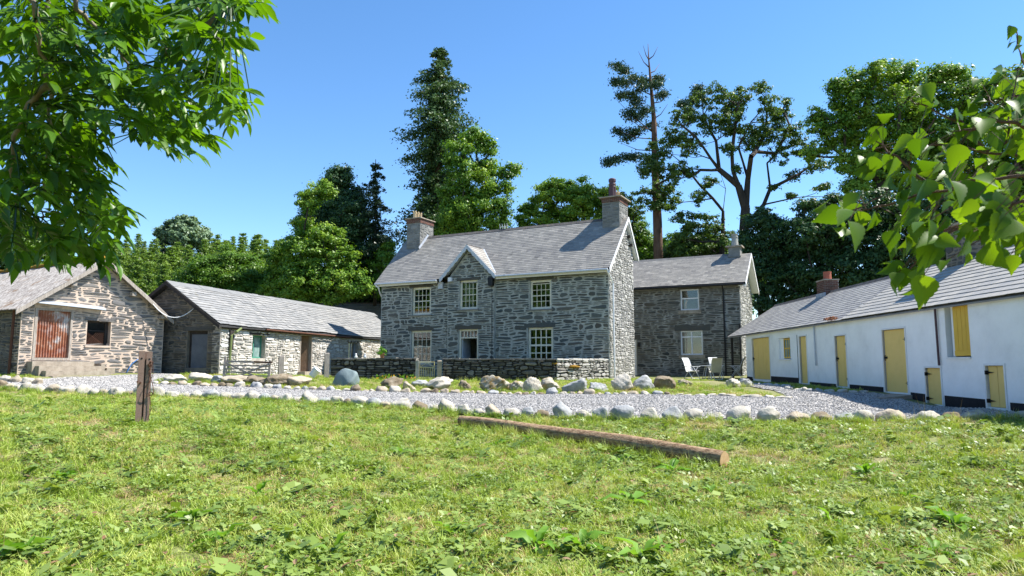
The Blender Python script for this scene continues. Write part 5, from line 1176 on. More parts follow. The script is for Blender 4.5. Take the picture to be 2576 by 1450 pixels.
row([P(*q)[:2] for q in [(385, 969, 26.6), (550, 974, 26), (750, 981, 25.3), (1000, 988, 24.5), (1300, 994, 23.5), (1500, 995, 23), (1690, 994, 22.5)]], lambda s: random.choice((.22, .26, .32, .38, .44)), 'the far row before the boulders', 'stones along the far edge of the track', ['pale', 'buff', 'pale', 'grey', 'buff', 'brown'], (.5, .85), .3)
row([P(*q)[:2] for q in [(1700, 997, 22.3), (1800, 999, 21.5), (1900, 1002, 20.6), (1985, 1004, 19.9)]], lambda s: random.choice((.3, .34, .4)), 'the flat row at the lawn tip', 'flat stones round the tip of the lawn', ['pale'], (.3, .45), .2)
row([P(*q)[:2] for q in [(-40, 955, 25.3), (0, 957, 25.0), (95, 960, 24.7)]], lambda s: random.choice((.4, .46)), 'the short row below the shed', 'stones before the gabled shed', ['pale', 'buff'], (.7, .9), .25)
row([(9.75, 28.8), (9.6, 27), (9.85, 25.2), (9.3, 23.6)], lambda s: random.choice((.28, .34)), 'the shaded far kerb', 'stones along the shaded kerb', ['grey', 'pale'], (.4, .6), .25)
row([(9.3, 23.0), (9.2, 22.0), (9.7, 21.2), (10.5, 20.9)], lambda s: random.choice((.28, .34)), 'the shaded kerb near the ramp', 'stones along the shaded kerb near the ramp', ['grey', 'pale'], (.4, .6), .25)
# boulders: px centre, py base, Y, width px, height px, kind, label
BO = [
 (448, 952, 27.6, 60, 16, 'pale', 'flat pale boulder farthest left beside the gabled shed corner'),
 (505, 952, 27.9, 70, 20, 'pale', 'long low whitish boulder below the shaded barn gable'),
 (552, 950, 27.4, 44, 18, 'grey', 'greyish slab boulder left of the leaning field gate'),
 (596, 955, 27.3, 66, 20, 'buff', 'buff mottled boulder just below the left end of the field gate'),
 (645, 957, 27.0, 60, 22, 'brown', 'brown shadowed boulder under the field gate'),
 (693, 960, 26.8, 80, 30, 'brown', 'big dark angular slab boulder with a flat top below the timber gatepost'),
 (750, 962, 27.0, 70, 24, 'buff', 'broad buff boulder in front of the barn doorway'),
 (868, 957, 27.3, 62, 38, 'blue-grey', 'smooth blue grey boulder, tall and rounded, before the garden wall'),
 (987, 962, 26.4, 50, 28, 'brown', 'dark brown rough boulder left of the small round buff one'),
 (1028, 972, 25.3, 34, 20, 'buff', 'small smooth egg shaped buff boulder'),
 (1056, 962, 27.2, 40, 16, 'grey', 'low grey stone at the foot of the gold gate'),
 (1102, 966, 26.0, 72, 34, 'pale', 'large domed pale boulder with a dark cleft, right of the gold gate'),
 (1166, 970, 25.8, 34, 20, 'brown', 'small brown stone right of the domed pale boulder'),
 (1240, 974, 25.3, 72, 34, 'mossy', 'large moss covered boulder in the middle of the row'),
 (1298, 972, 25.6, 50, 20, 'mossy', 'low flat topped mossy stone right of the large moss covered boulder'),
 (1338, 980, 24.6, 44, 34, 'pale', 'upright whitish angular boulder leaning right'),
 (1384, 978, 25.0, 58, 32, 'mossy', 'brown mossed boulder left of the smooth grey slanting one'),
 (1446, 979, 24.5, 60, 34, 'grey', 'smooth grey slanting boulder, highest at its left'),
 (1504, 977, 24.6, 50, 24, 'grey', 'low grey boulder left of the big block at the house corner'),
 (1563, 972, 24.9, 62, 40, 'pale', 'big pale block of a boulder in front of the house corner'),
 (1620, 973, 25.0, 52, 32, 'grey', 'grey sloping boulder right of the big pale block'),
 (1668, 968, 25.4, 56, 36, 'brown', 'brown topped boulder standing apart near the garden chairs'),
 (1722, 966, 27.3, 36, 14, 'buff', 'small low buff stone in front of the left garden chair'),
 (1845, 976, 26.0, 34, 24, 'pale', 'pale stone, left one of the pair at the right of the lawn'),
 (1873, 972, 26.4, 34, 24, 'grey', 'grey stone with a hole, right one of the pair at the right of the lawn'),
 (632, 941, 28.6, 40, 12, 'buff', 'rounded buff stone lying behind the field gate'),
]
for i, (px, py, Y, wp, hp, kind, lab) in enumerate(BO):
    p = P(px, py, Y); w = wp / FPX * Y; h = hp / FPX * Y
    V = rock_verts(4, 500 + i, 11 if kind in ('brown', 'pale') else 8, .35 if kind != 'blue-grey' else .03, (.5, .85)); V[:, 2] += .12 * V[:, 0] * ((i % 3) - 1)
    me = bpy.data.meshes.new('boulder'); V = V * np.array([w * .56, w * .45, h * .78]); me.from_pydata(V.tolist(), [], ICO[4][1]); me.polygons.foreach_set('use_smooth', [True] * len(me.polygons)); me.materials.append(RK[kind])
    o = link('boulder', me); g0 = gz(p[0], p[1]); o.location = (p[0], p[1], g0 + h * .3); o['label'] = lab; o['category'] = 'boulder'; o['group'] = 'boulders along the yard lawn'
for (px, py, Y, w) in ((240, 1046, 0, 0),): pass
mossy('moss_patch', 'orange moss cushions on the sunlit end of the garden wall', [(2.6, 31.55, 1.55), (2.85, 31.8, 1.56), (3.1, 32.1, 1.54)], [.04, .07, .03])
mossy('moss_patch', 'rusty moss cushion on the garden wall coping left of the sunlit end', [(1.75, 31.08, 1.7), (1.9, 31.05, 1.68), (2.0, 31.1, 1.7)], [.03, .06, .03])

# ================================================================= TREES
def leaves(C, R, nrm, size, kind='tri'):
    """leaf blades: C centres (n,3), R random unit rotation via normals nrm (n,3)"""
    n = len(C); nrm = nrm / (np.linalg.norm(nrm, axis=1, keepdims=True) + 1e-9)
    a = np.cross(nrm, rng.normal(0, 1, (n, 3))); a /= np.linalg.norm(a, axis=1, keepdims=True) + 1e-9; b = np.cross(nrm, a)
    s = size * rng.uniform(.6, 1.3, (n, 1))
    if kind == 'tri':
        V = np.stack([C + a * s * .6, C - a * s * .4 + b * s * .38, C - a * s * .4 - b * s * .38], 1); F_ = [(0, 1, 2)]
    else:
        V = np.stack([C + a * s * .6, C + b * s * .3 + nrm * s * .08, C - a * s * .5, C - b * s * .3 + nrm * s * .08], 1); F_ = [(0, 1, 2), (0, 2, 3)]
    return V, np.array(F_)
def leaf_mesh(name, V, F_, tone, loc):
    n, k = V.shape[:2]
    Fc = (np.arange(n)[:, None, None] * k + F_[None]).reshape(-1, 3)
    return big_mesh(name, V.reshape(-1, 3) - loc, Fc, np.repeat(tone, k))
def limbs(base, tops, r0, wig=.07, seglen=1.2, kmin=.008, trunk_h=None, lean=(0, 0), up=.5, skel=None):
    """branching skeleton: each target is joined to the nearest existing node; radii from the load carried"""
    base = np.array(base, float); nodes = [base]; par = [-1]; plen = [0.0]
    tops = np.array(tops, float)
    th = trunk_h if trunk_h is not None else (tops[:, 2].min() - base[2]) * .6
    k = max(2, int(th / seglen))
    for i in range(1, k + 1):
        t = i / k; nodes.append(base + np.array([lean[0] * t, lean[1] * t, th * t]) + np.array([*rng.normal(0, wig * .5, 2), 0])); par.append(len(nodes) - 2); plen.append(th * t * .6)
    if skel:                                               # hand-surveyed main limbs: list of polylines, the first starts at the trunk foot
        nodes, par, plen = [base], [-1], [0.0]
        for pl in skel:
            pl = [np.array(q, float) for q in pl]; st = int(np.argmin(np.linalg.norm(np.array(nodes) - pl[0], axis=1))); prev = st; last = nodes[st]
            for q in pl[1:]:
                m_ = max(1, int(np.linalg.norm(q - last) / seglen))
                for i in range(1, m_ + 1):
                    nodes.append(last + (q - last) * i / m_ + (rng.normal(0, wig, 3) if i < m_ else 0)); plen.append(plen[prev] + np.linalg.norm(q - last) / m_ * .3); par.append(prev); prev = len(nodes) - 1
                last = q
        k = 2
    d = np.linalg.norm(tops - nodes[-1], axis=1); order = np.argsort(d)
    for j in order:
        T = tops[j]; N_ = np.array(nodes); dv = T - N_; dist = np.linalg.norm(dv, axis=1)
        cost = dist + np.maximum(0, -dv[:, 2]) * 2 + np.where(np.arange(len(N_)) < k, 3, 0) + .55 * np.array(plen)
        s = int(np.argmin(cost)); m = max(2, int(dist[s] / seglen) + 1); p0 = N_[s]; prev = s
        dirn = T - p0; side = np.cross(dirn, [0, 0, 1.0]); side /= np.linalg.norm(side) + 1e-9; bow = rng.normal(0, .05) * dist[s]
        for i in range(1, m + 1):
            t = i / m; q = p0 + dirn * t + side * bow * math.sin(t * math.pi) + np.array([0, 0, -up * .25 * dist[s] * math.sin(t * math.pi) * .5]) + (rng.normal(0, wig, 3) if i < m else 0)
            nodes.append(q); plen.append(plen[s] + dist[s] * t); par.append(prev); prev = len(nodes) - 1
    nodes = np.array(nodes); load = np.zeros(len(nodes)); ch = [[] for _ in nodes]
    for i, p in enumerate(par):
        if p >= 0: ch[p].append(i)
    for i in range(len(nodes) - 1, -1, -1): load[i] = 1 if not ch[i] else sum(load[c] for c in ch[i])
    R = r0 * (load / load[0]) ** .58; R = np.maximum(R, kmin)
    g = G(); ns = 7
    ring = []
    for i, p in enumerate(nodes):
        dirn = (p - nodes[par[i]]) if par[i] >= 0 else np.array([0, 0, 1.0]); dirn = dirn / (np.linalg.norm(dirn) + 1e-9)
        a = np.cross(dirn, [.3, .9, .1]); a /= np.linalg.norm(a) + 1e-9; b = np.cross(dirn, a); ring.append((a, b))
    for i in range(1, len(nodes)):
        p = par[i]; n0 = len(g.v); sides = ns if R[i] > .05 else 4
        rp = min(R[p], R[i] * 1.35) if len(ch[p]) > 1 and load[i] < load[p] * .7 else R[p]
        for (c, r) in ((nodes[p], rp), (nodes[i], R[i])):
            a, b = ring[i]
            for q in range(sides):
                w = 2 * math.pi * q / sides; g.v.append(tuple(c + r * (math.cos(w) * a + math.sin(w) * b)))
        for q in range(sides): g.f.append((n0 + q, n0 + (q + 1) % sides, n0 + sides + (q + 1) % sides, n0 + sides + q))
    return g, nodes
def broad(name, label, base, blobs, leafmat, size=.24, dens=1.0, r0=.35, bark='bark', group=None, trunk_h=None, lean=(0, 0), flat=.62, clr=.27, hollow=.45, ncl=1.0, cat='tree', upn=.7, droop=0, skel=None, ntips=130):
    """blobs: [(x,y,z,r)]"""
    base = np.array(base, float); t = Thing(name, label, cat, base, group)
    Cs, tones, Ns, tips = [], [], [], []
    for (x, y, z, r) in blobs:
        m = max(8, int(26 * r ** 1.5 * ncl)); d = rng.normal(0, 1, (m, 3)); d /= np.linalg.norm(d, axis=1, keepdims=True)
        rr = r * rng.uniform(hollow, 1.12, (m, 1)) ** .8; c = np.array([x, y, z]) + d * rr * np.array([1.15, 1.15, 1.0]); tips.append(c)
        cr = rng.uniform(.6, 1.4, m) * clr * 1.5 * max(r, .8) ** .5
        for j in range(m):
            k = int(125 * dens * (cr[j] / .45) ** 1.8)
            dd = rng.normal(0, 1, (k, 3)); dd /= np.linalg.norm(dd, axis=1, keepdims=True); q = dd * (rng.uniform(0, 1, (k, 1)) ** .5) * np.where(rng.uniform(0, 1, (k, 1)) < .18, 1.7, 1.0) * cr[j] * np.array([1.15, 1.15, flat])
            if droop: q[:, 2] -= droop * rng.uniform(0, 1, k) ** 2 * cr[j]
            Cs.append(c[j] + q); Ns.append(dd * .8 + d[j] * .35 + np.array([0, 0, upn]) + rng.normal(0, .55, (k, 3)))
            tones.append(np.clip(rng.normal(.42 + .25 * (q[:, 2] / cr[j]) + rng.normal(0, .12), .15), 0, 1))  # tone rises with height in each clump: light from above painted into leaves
    Cc, Nn, tt = np.concatenate(Cs), np.concatenate(Ns), np.concatenate(tones)
    V, F_ = leaves(Cc, None, Nn, size)
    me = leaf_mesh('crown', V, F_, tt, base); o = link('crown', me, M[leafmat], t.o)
    tp = np.concatenate(tips); tp = tp[rng.permutation(len(tp))[:ntips]]
    g, _ = limbs(base - np.array([0, 0, .3]), tp, r0, trunk_h=trunk_h, lean=lean, skel=skel); t.part('trunk', g, M[bark], smooth=True)
    return t
def B3(px, py, Y, r):          # a clump of crown seen at px,py, r in frame pixels, standing at distance Y
    p = P(px, py, Y); return (p[0], p[1], p[2], r * Y / FPX)
def copy_tree(t, loc, rz, sc, label):
    r = t.o.copy(); COL.objects.link(r); r.location = loc; r.rotation_euler = (0, 0, rz); r.scale = sc; r['label'] = label
    for ch in t.o.children:
        c = ch.copy(); COL.objects.link(c); c.parent = r
    return r
def gbase(px, Y, dy=0): p = P(px, 900, Y); return (p[0], Y + dy, gz(p[0], Y + dy))
def jit(bl, s): return [(x + random.uniform(-.3, .3), y + random.uniform(-s, s), z, r) for x, y, z, r in bl]

# -- conifers
def conifer(name, label, base, H, prof, leafmat, trunk_r, whorl=.55, per=7, droop=.25, bark='bark', size=.2, dens=1.0, bare=0.0, group=None, topbare=0, irregular=.25, fullness=1.0, hang=.3):
    base = np.array(base, float); t = Thing(name, label, 'tree', base, group)
    tr = G(); n = 14; lean = rng.normal(0, .15, 2)
    spine = lambda s: base + np.array([lean[0] * s, lean[1] * s, H * s])
    tr.tube([spine(i / n) - np.array([0, 0, .3 * (i == 0)]) for i in range(n + 1)], [max(.03, trunk_r * (1 - i / n) ** .85) for i in range(n + 1)], 9, local=False)
    C, Nn, tt = [], [], []; z = bare * H; br = G()
    while z < H * (1 - topbare):
        s = z / H; R = np.interp(s, [p[0] for p in prof], [p[1] for p in prof])
        for k in range(per):
            a = rng.uniform(0, 6.283); L = max(.15, R * rng.uniform(1 - irregular * 2, 1 + irregular)); p0 = spine(s) + np.array([0, 0, rng.uniform(-.3, .3) * whorl]); m = max(2, int(L / .35))
            dirn = np.array([math.cos(a), math.sin(a), 0]); ts = np.linspace(.15, 1, m)
            path = p0 + dirn * L * ts[:, None] + np.array([0, 0, 1]) * (-droop * L * ts ** 1.4 + .18 * droop * L * ts ** 4)[:, None]
            if k % 2 == 0: br.tube([p0, path[m // 2], path[-1]], [.035, .02, .008], 4, local=False, caps=False)
            kk = int(26 * dens * (.2 / size) ** 1.6)
            for q in range(m):
                w = .34 * (1.15 - .55 * ts[q]) * min(1.6, max(.5, L / 2)) * fullness
                dd = rng.normal(0, 1, (kk, 3)) * np.array([w, w, w * .35]); dd[:, 2] -= np.abs(rng.normal(0, hang, kk)) * w * 1.2
                C.append(path[q] + dd); Nn.append(rng.normal(0, .6, (kk, 3)) + np.array([0, 0, .7]) + dirn * .3); tt.append(np.clip(rng.normal(.35 + .3 * ts[q], .15, kk), 0, 1))
        z += whorl * rng.uniform(.7, 1.3)
    V, F_ = leaves(np.concatenate(C), None, np.concatenate(Nn), size)
    link('crown', leaf_mesh('crown', V, F_, np.concatenate(tt), base), M[leafmat], t.o)
    tr.raw(br.v, br.f); t.part('trunk', tr, M[bark], smooth=True)
    return t
b = gbase(1088, 62); Hh = P(1065, 122, 62)[2] - b[2]
def F_h(py, Y=62): return (P(1070, py, Y)[2] - b[2]) / Hh
conifer('redwood_tree', 'tallest dark conifer with a reddish trunk rising behind the left chimney', b, Hh, [(0, 3.0), (F_h(560), 3.0), (F_h(480), 2.5), (F_h(430), 1.7), (F_h(370), 2.6), (F_h(300), 3.0), (F_h(220), 2.3), (F_h(160), 1.4), (1, .35)], 'l_conifer', .95, whorl=.42, per=9, droop=.42, bark='bark_red', size=.24, dens=1.25, bare=F_h(630), irregular=.36, hang=.7)
b = gbase(943, 60); Hh = P(943, 405, 60)[2] - b[2]
conifer('spruce_tree', 'slim dark spruce with bare lower trunk left of the tallest conifer', b, Hh, [(0, 1.4), (.5, 1.75), (.7, 1.6), (.85, 1.1), (1, .12)], 'l_spruce', .22, whorl=.55, per=6, droop=.35, size=.2, dens=1.0, bare=.4, irregular=.3, hang=.8)
b = gbase(850, 62); Hh = P(845, 428, 62)[2] - b[2]
# -- broadleaves: silhouettes from clumps
def tree_px(name, label, tpx, Y, clumps, mat, **kw):
    base = gbase(tpx, Y); bl = jit([B3(px, py, Y + kw.get('_', 0), r) for px, py, r in clumps], clumps[0][2] * Y / FPX * .8); kw.pop('_', 0)
    return broad(name, label, base, bl, mat, **kw)
tree_px('dark_tree', 'tall dark broadleaf tree with pointed top left of the spruce', 855, 62, [(848, 470, 38), (870, 440, 16), (840, 450, 22), (880, 500, 40), (830, 520, 50), (880, 560, 60), (905, 620, 60), (860, 640, 60), (915, 690, 50), (870, 720, 60), (780, 560, 36), (770, 500, 22), (820, 600, 50), (930, 740, 40)], 'l_dark', size=.2, dens=1.0, r0=.4, upn=.3)
tree_px('lime_tree', 'yellow green lime tree in front of the dark pointed tree', 790, 56, [(800, 495, 26), (830, 480, 22), (775, 520, 26), (755, 560, 22), (800, 590, 34), (840, 600, 28), (780, 640, 40), (820, 660, 44), (860, 650, 26), (790, 710, 44), (850, 720, 44), (735, 690, 30), (745, 620, 24), (900, 720, 36), (760, 745, 40)], 'l_lime', size=.2, dens=.85, r0=.35, upn=.5)
tree_px('lime_tree', 'small yellowish lime tree at the left foot of the big lime', 712, 60, [(715, 622, 22), (700, 650, 26), (730, 660, 28), (705, 700, 34), (735, 730, 34), (690, 735, 26)], 'l_lime', size=.2, dens=.85, r0=.2)
tree_px('oak_tree', 'rounded deep green oak behind the long barn roof', 575, 64, [(560, 660, 34), (520, 690, 40), (600, 680, 40), (565, 700, 50), (490, 720, 36), (640, 710, 40), (540, 740, 50), (610, 745, 50), (670, 745, 32), (580, 720, 50)], 'l_mid', size=.2, dens=1.0, r0=.35, clr=.3)
tree_px('lime_tree', 'tall light green lime tree right beside the tallest conifer', 1190, 58, [(1200, 350, 30), (1180, 345, 26), (1225, 370, 24), (1160, 385, 30), (1215, 420, 34), (1165, 440, 36), (1210, 470, 34), (1150, 490, 34), (1225, 520, 34), (1170, 540, 42), (1285, 428, 15), (1300, 420, 8), (1262, 440, 12), (1262, 475, 18), (1258, 520, 24), (1262, 560, 28), (1215, 570, 40), (1140, 570, 40), (1120, 520, 20), (1130, 400, 14)], 'l_lime', size=.2, dens=.8, r0=.4, droop=.8, upn=.35)
tree_px('lime_tree', 'rounded lime tree behind the middle of the farmhouse roof', 1430, 60, [(1420, 470, 26), (1450, 478, 30), (1390, 490, 34), (1350, 515, 34), (1325, 540, 26), (1440, 520, 44), (1490, 500, 34), (1520, 490, 24), (1400, 560, 44), (1480, 560, 40), (1530, 530, 26), (1310, 575, 20), (1350, 570, 34), (1375, 466, 14)], 'l_lime', size=.2, dens=.85, r0=.35)
# dead-topped pine
b = gbase(1650, 58)
pine = Thing('scots_pine', 'tall pine with bare dead top behind the right chimney', 'tree', b)
pn = [P(1657, 700, 58), P(1654, 560, 58), P(1648, 420, 58), P(1645, 300, 58), P(1637, 210, 58), P(1632, 150, 58), P(1630, 110, 58)]
pn[0] = np.array([pn[0][0], 58, b[2] - .3])
tg = G().tube(pn, [.42, .38, .3, .2, .12, .06, .015], 10, local=False)
for (pa, pb) in [((1633, 170), (1606, 130)), ((1632, 150), (1655, 118)), ((1635, 200), (1670, 190)), ((1634, 185), (1660, 160)), ((1640, 240), (1672, 225)), ((1642, 260), (1680, 240)), ((1644, 300), (1680, 262)), ((1632, 150), (1618, 115)), ((1645, 330), (1570, 290)), ((1645, 335), (1545, 245)), ((1646, 350), (1560, 330)), ((1647, 380), (1560, 360)), ((1640, 240), (1560, 190)), ((1636, 220), (1560, 165))]:
    a0, a1 = P(*pa, 58), P(*pb, 58 + random.uniform(-1.5, 1.5)); mid = (a0 + a1) / 2 + np.array([0, 0, -.25])
    tg.tube([a0, mid, a1], [.06, .035, .01], 5, local=False)
pine.part('trunk', tg, M['bark_red'], smooth=True)
C, Nn, tt = [], [], []
for (px, py, r) in [(1552, 165, 14), (1566, 175, 12), (1548, 205, 14), (1575, 210, 18), (1595, 200, 16), (1612, 225, 14), (1590, 240, 18), (1565, 240, 12), (1600, 262, 18), (1620, 280, 18), (1588, 285, 16), (1605, 300, 20), (1650, 215, 10), (1665, 240, 9), (1562, 330, 12), (1580, 345, 12), (1600, 330, 12), (1550, 400, 10), (1535, 410, 12), (1575, 395, 12), (1600, 395, 14), (1630, 320, 16), (1740, 255, 12), (1755, 240, 9), (1755, 225, 7), (1735, 280, 14), (1720, 262, 10), (1640, 400, 18), (1625, 430, 16), (1655, 200, 7), (1620, 205, 8)]:
    c = np.array(P(px, py, 58 + random.uniform(-1.2, 1.2))); r = r * 58 / FPX
    for _ in range(7):
        cc = c + rng.normal(0, .5, 3) * r * np.array([1, 1, .5]); k = 75; dd = rng.normal(0, .26, (k, 3)) * np.array([1, 1, .6]); C.append(cc + dd); Nn.append(rng.normal(0, 1, (k, 3)) + [0, 0, .4]); tt.append(np.clip(rng.normal(.5, .2, k), 0, 1))
V, F_ = leaves(np.concatenate(C), None, np.concatenate(Nn), .17); link('crown', leaf_mesh('crown', V, F_, np.concatenate(tt), pine.loc), M['l_pine'], pine.o)
# big oak with open limbs
Z8 = lambda zx, zy, Y: P(1408.7 + .8016 * zx, 50.3 + .8016 * zy, Y)
def sk(Y, *pls): return [[Z8(a, b, Y + (random.uniform(-1.5, 1.5) if k > 1 else 0)) for k, (a, b) in enumerate(pl)] for pl in pls]
ob_ = gbase(1870, 55)
OSK = sk(55, [(583, 590), (583, 590)], [(583, 590), (560, 520), (500, 470), (450, 400), (380, 330)], [(583, 590), (590, 500), (600, 430), (640, 370), (650, 300), (640, 240)], [(583, 640), (640, 580), (660, 530), (740, 490), (830, 440)], [(640, 570), (730, 560), (830, 555)], [(560, 520), (540, 420), (550, 330), (560, 260)], [(600, 430), (680, 420), (720, 330), (700, 280)], [(500, 470), (490, 380), (450, 300)], [(660, 530), (650, 450), (680, 420)], [(600, 470), (560, 400), (600, 320)])
OSK[0] = [np.array(ob_), Z8(575, 735, 55), Z8(580, 650, 55), Z8(583, 590, 55)]
tree_px('oak_tree', 'great spreading oak with open dark limbs fanning out behind the rear wing', 1870, 55, [(1760, 255, 26), (1800, 240, 26), (1830, 265, 30), (1880, 240, 28), (1905, 230, 20), (1930, 270, 30), (1965, 290, 30), (1985, 250, 14), (1720, 300, 30), (1690, 340, 32), (1660, 385, 32), (1780, 310, 36), (1850, 310, 36), (1920, 330, 40), (1985, 340, 34), (2020, 375, 30), (1740, 360, 32), (1690, 440, 32), (1640, 430, 30), (2050, 420, 24), (1960, 390, 26), (1880, 360, 24), (1820, 380, 20), (2060, 470, 16), (1990, 490, 10), (1740, 440, 20), (2000, 440, 14), (1860, 430, 12), (1940, 470, 10)], 'l_oak', size=.19, dens=.62, r0=.42, hollow=.2, clr=.2, ncl=1.35, upn=.5, skel=OSK, ntips=260)
tree_px('oak_tree', 'smaller leaning oak between the pine trunk and the great oak', 1817, 57, [(1620, 490, 22), (1660, 480, 26), (1700, 500, 26), (1640, 520, 18), (1580, 500, 18), (1760, 500, 20), (1720, 560, 30), (1790, 560, 26), (1740, 600, 36), (1800, 610, 30), (1760, 640, 40), (1700, 630, 20), (1840, 590, 12), (1780, 460, 16)], 'l_oak', size=.19, dens=.75, r0=.25, clr=.22, ncl=1.2, upn=.45, skel=[[np.array(gbase(1817, 57)), Z8(510, 700, 57), Z8(512, 600, 57), Z8(520, 530, 57), Z8(500, 470, 57)], [Z8(512, 570, 57), Z8(440, 520, 57), Z8(400, 470, 57), Z8(300, 520, 56)]], ntips=120)
# right-hand limes
tree_px('lime_tree', 'huge round headed lime tree behind the white outbuilding', 2290, 50, [(2160, 210, 36), (2200, 185, 34), (2250, 200, 40), (2300, 185, 36), (2350, 190, 34), (2400, 200, 34), (2120, 250, 34), (2080, 290, 28), (2055, 310, 22), (2180, 270, 46), (2250, 280, 50), (2330, 260, 50), (2400, 260, 44), (2450, 240, 36), (2110, 330, 40), (2180, 350, 46), (2060, 370, 26), (2250, 360, 50), (2330, 350, 50), (2410, 340, 50), (2120, 410, 36), (2200, 430, 44), (2290, 440, 50), (2380, 440, 50), (2150, 480, 30), (2090, 225, 14), (2475, 320, 44), (2460, 420, 50)], 'l_lime', size=.2, dens=.72, r0=.6, clr=.29, trunk_h=5)
tree_px('lime_tree', 'lime tree at the right edge of the picture behind the birch leaves', 2560, 44, [(2520, 220, 30), (2560, 200, 34), (2580, 260, 50), (2530, 300, 50), (2590, 340, 60), (2540, 400, 60), (2590, 460, 60), (2530, 500, 60), (2500, 240, 14)], 'l_mid', size=.2, dens=.7, r0=.4)
# dark understorey behind the buildings
us_ = [(1640, 66, [(1620, 600, 30), (1650, 625, 30), (1600, 570, 22), (1690, 620, 26), (1630, 650, 30)], 'l_mid', 'low mid green tree behind the junction of farmhouse and wing'),
 (1730, 60, [(1720, 640, 44), (1780, 620, 40), (1760, 670, 50), (1690, 650, 36)], 'l_dark', 'dark bushy tree right behind the wing ridge'),
 (1920, 50, [(1910, 560, 34), (1950, 590, 44), (1900, 640, 44), (1960, 660, 50), (1920, 710, 44), (1990, 620, 44), (1990, 720, 50), (1930, 760, 40), (1870, 600, 26)], 'l_dark', 'dark tree with glinting leaves at the right end of the wing'),
 (2080, 47, [(2050, 540, 44), (2100, 520, 40), (2060, 600, 50), (2110, 620, 56), (2040, 670, 50), (2100, 700, 50), (2140, 560, 44), (2020, 590, 40), (2070, 740, 40)], 'l_dark', 'dark bushy tree left of the brick chimney of the white outbuilding'),
 (2230, 44, [(2190, 520, 50), (2250, 540, 56), (2200, 600, 60), (2270, 620, 60), (2180, 670, 54), (2240, 690, 54), (2320, 600, 50)], 'l_dark', 'dark bushy tree right of the brick chimney of the white outbuilding'),
 (2400, 41, [(2350, 530, 56), (2420, 520, 60), (2380, 610, 60), (2450, 600, 60), (2330, 660, 50), (2500, 560, 60), (2540, 620, 60), (2420, 660, 50)], 'l_dark', 'dark tree mass behind the far right end of the outbuilding roof'),
 (980, 58, [(975, 635, 24), (965, 660, 28), (990, 680, 30), (960, 700, 28), (975, 730, 30)], 'l_mid', 'bright green bush behind the left end of the farmhouse'),
 (60, 60, [(30, 560, 34), (80, 600, 36), (20, 620, 44), (90, 650, 44), (50, 680, 40), (130, 640, 30), (0, 540, 30)], 'l_mid', 'green tree behind the gabled shed at far left'),
 (-60, 55, [(-60, 520, 60), (-90, 600, 70), (-20, 600, 60), (-60, 680, 60)], 'l_dark', 'dark tree at the left edge behind the ash branches'),
 (1560, 64, [(1560, 540, 26), (1570, 580, 30), (1600, 530, 20), (1545, 500, 16)], 'l_oak', 'loose green tree directly behind the right chimney'),
 (1960, 60, [(1850, 640, 30), (1900, 700, 30), (1880, 670, 30)], 'l_mid', 'mid green sapling under the great oak')]
for (tx_, Y, cl, mt, lb) in us_: tree_px('broadleaf_tree', lb, tx_, Y, cl, mt, size=.2, dens=.75, r0=.25, upn=.35)
for k, (px, py, px2, py2) in enumerate(((1990, 740, 1950, 640), (1985, 745, 1905, 680))): pass
# hilltop trees and wooded slope on the left
tree_px('hilltop_tree', 'pale blossoming round tree on the skyline of the wooded slope', 455, 112, [(440, 575, 22), (470, 570, 26), (500, 590, 22), (420, 590, 20), (460, 600, 28), (495, 605, 20), (520, 590, 10)], 'l_pale', size=.4, dens=.8, r0=.4)
b = gbase(397, 110); Hh = P(397, 560, 110)[2] - b[2]
conifer('fir_tree', 'small dark fir on the skyline left of the pale round tree', b, Hh, [(0, 2.0), (.5, 1.5), (1, .1)], 'l_spruce', .2, whorl=1.0, per=6, size=.4, bare=.3, droop=.3)
larches = []
for k in range(3): larches.append(conifer('larch_tree', 'feathery light green larch', (-400 + k * 10, 500, 0), 15, [(0, 2.0), (.3, 2.4), (.6, 1.9), (.85, 1.0), (1, .1)], 'l_larch', .16, whorl=.5, per=8, droop=.2, size=.3, dens=1.0, bare=.12, bark='bark_grey', irregular=.3, fullness=1.7, group='larches on the wooded slope'))
lpos = []
for (Y, y0, n_, lo, hi) in ((80, 650, 13, 255, 690), (91, 622, 14, 262, 705), (103, 603, 12, 268, 700), (116, 592, 13, 240, 700), (130, 588, 12, 230, 730)):
    for i in range(n_):
        px = lo + (hi - lo) * (i + random.uniform(.1, .9)) / n_; lpos.append((px, Y + random.uniform(-3, 3), y0 + random.uniform(-10, 22)))
DEPTH = {0: 'front', 1: 'second', 2: 'middle', 3: 'fourth', 4: 'skyline'}
for i, (px, Y, py) in enumerate(lpos):
    x = P(px, 700, Y)[0]; z = gz(x, Y); H_ = P(px, py, Y)[2] - z; s = H_ / 15; row_ = 0 if Y < 87 else 1 if Y < 98 else 2 if Y < 109 else 3 if Y < 123 else 4
    idx = sum(1 for q in lpos[:i] if (0 if q[1] < 87 else 1 if q[1] < 98 else 2 if q[1] < 109 else 3 if q[1] < 123 else 4) == row_) + 1
    lb = f"light green larch, {ordw(idx)} from the left in the {DEPTH[row_]} rank on the wooded slope"
    wS = s * random.uniform(.85, 1.25)
    if i < 3: o = larches[i].o; o.location = (x, Y, z - .2); o.scale = (wS, wS, s); o.rotation_euler = (0, 0, random.uniform(0, 6)); o['label'] = lb
    else: copy_tree(larches[i % 3], (x, Y, z - .2), random.uniform(0, 6.28), (wS, wS, s), lb)
sc_ = [(-65 + random.uniform(-6, 6) + k * 13, 118 + random.uniform(-8, 14)) for k in range(16)]
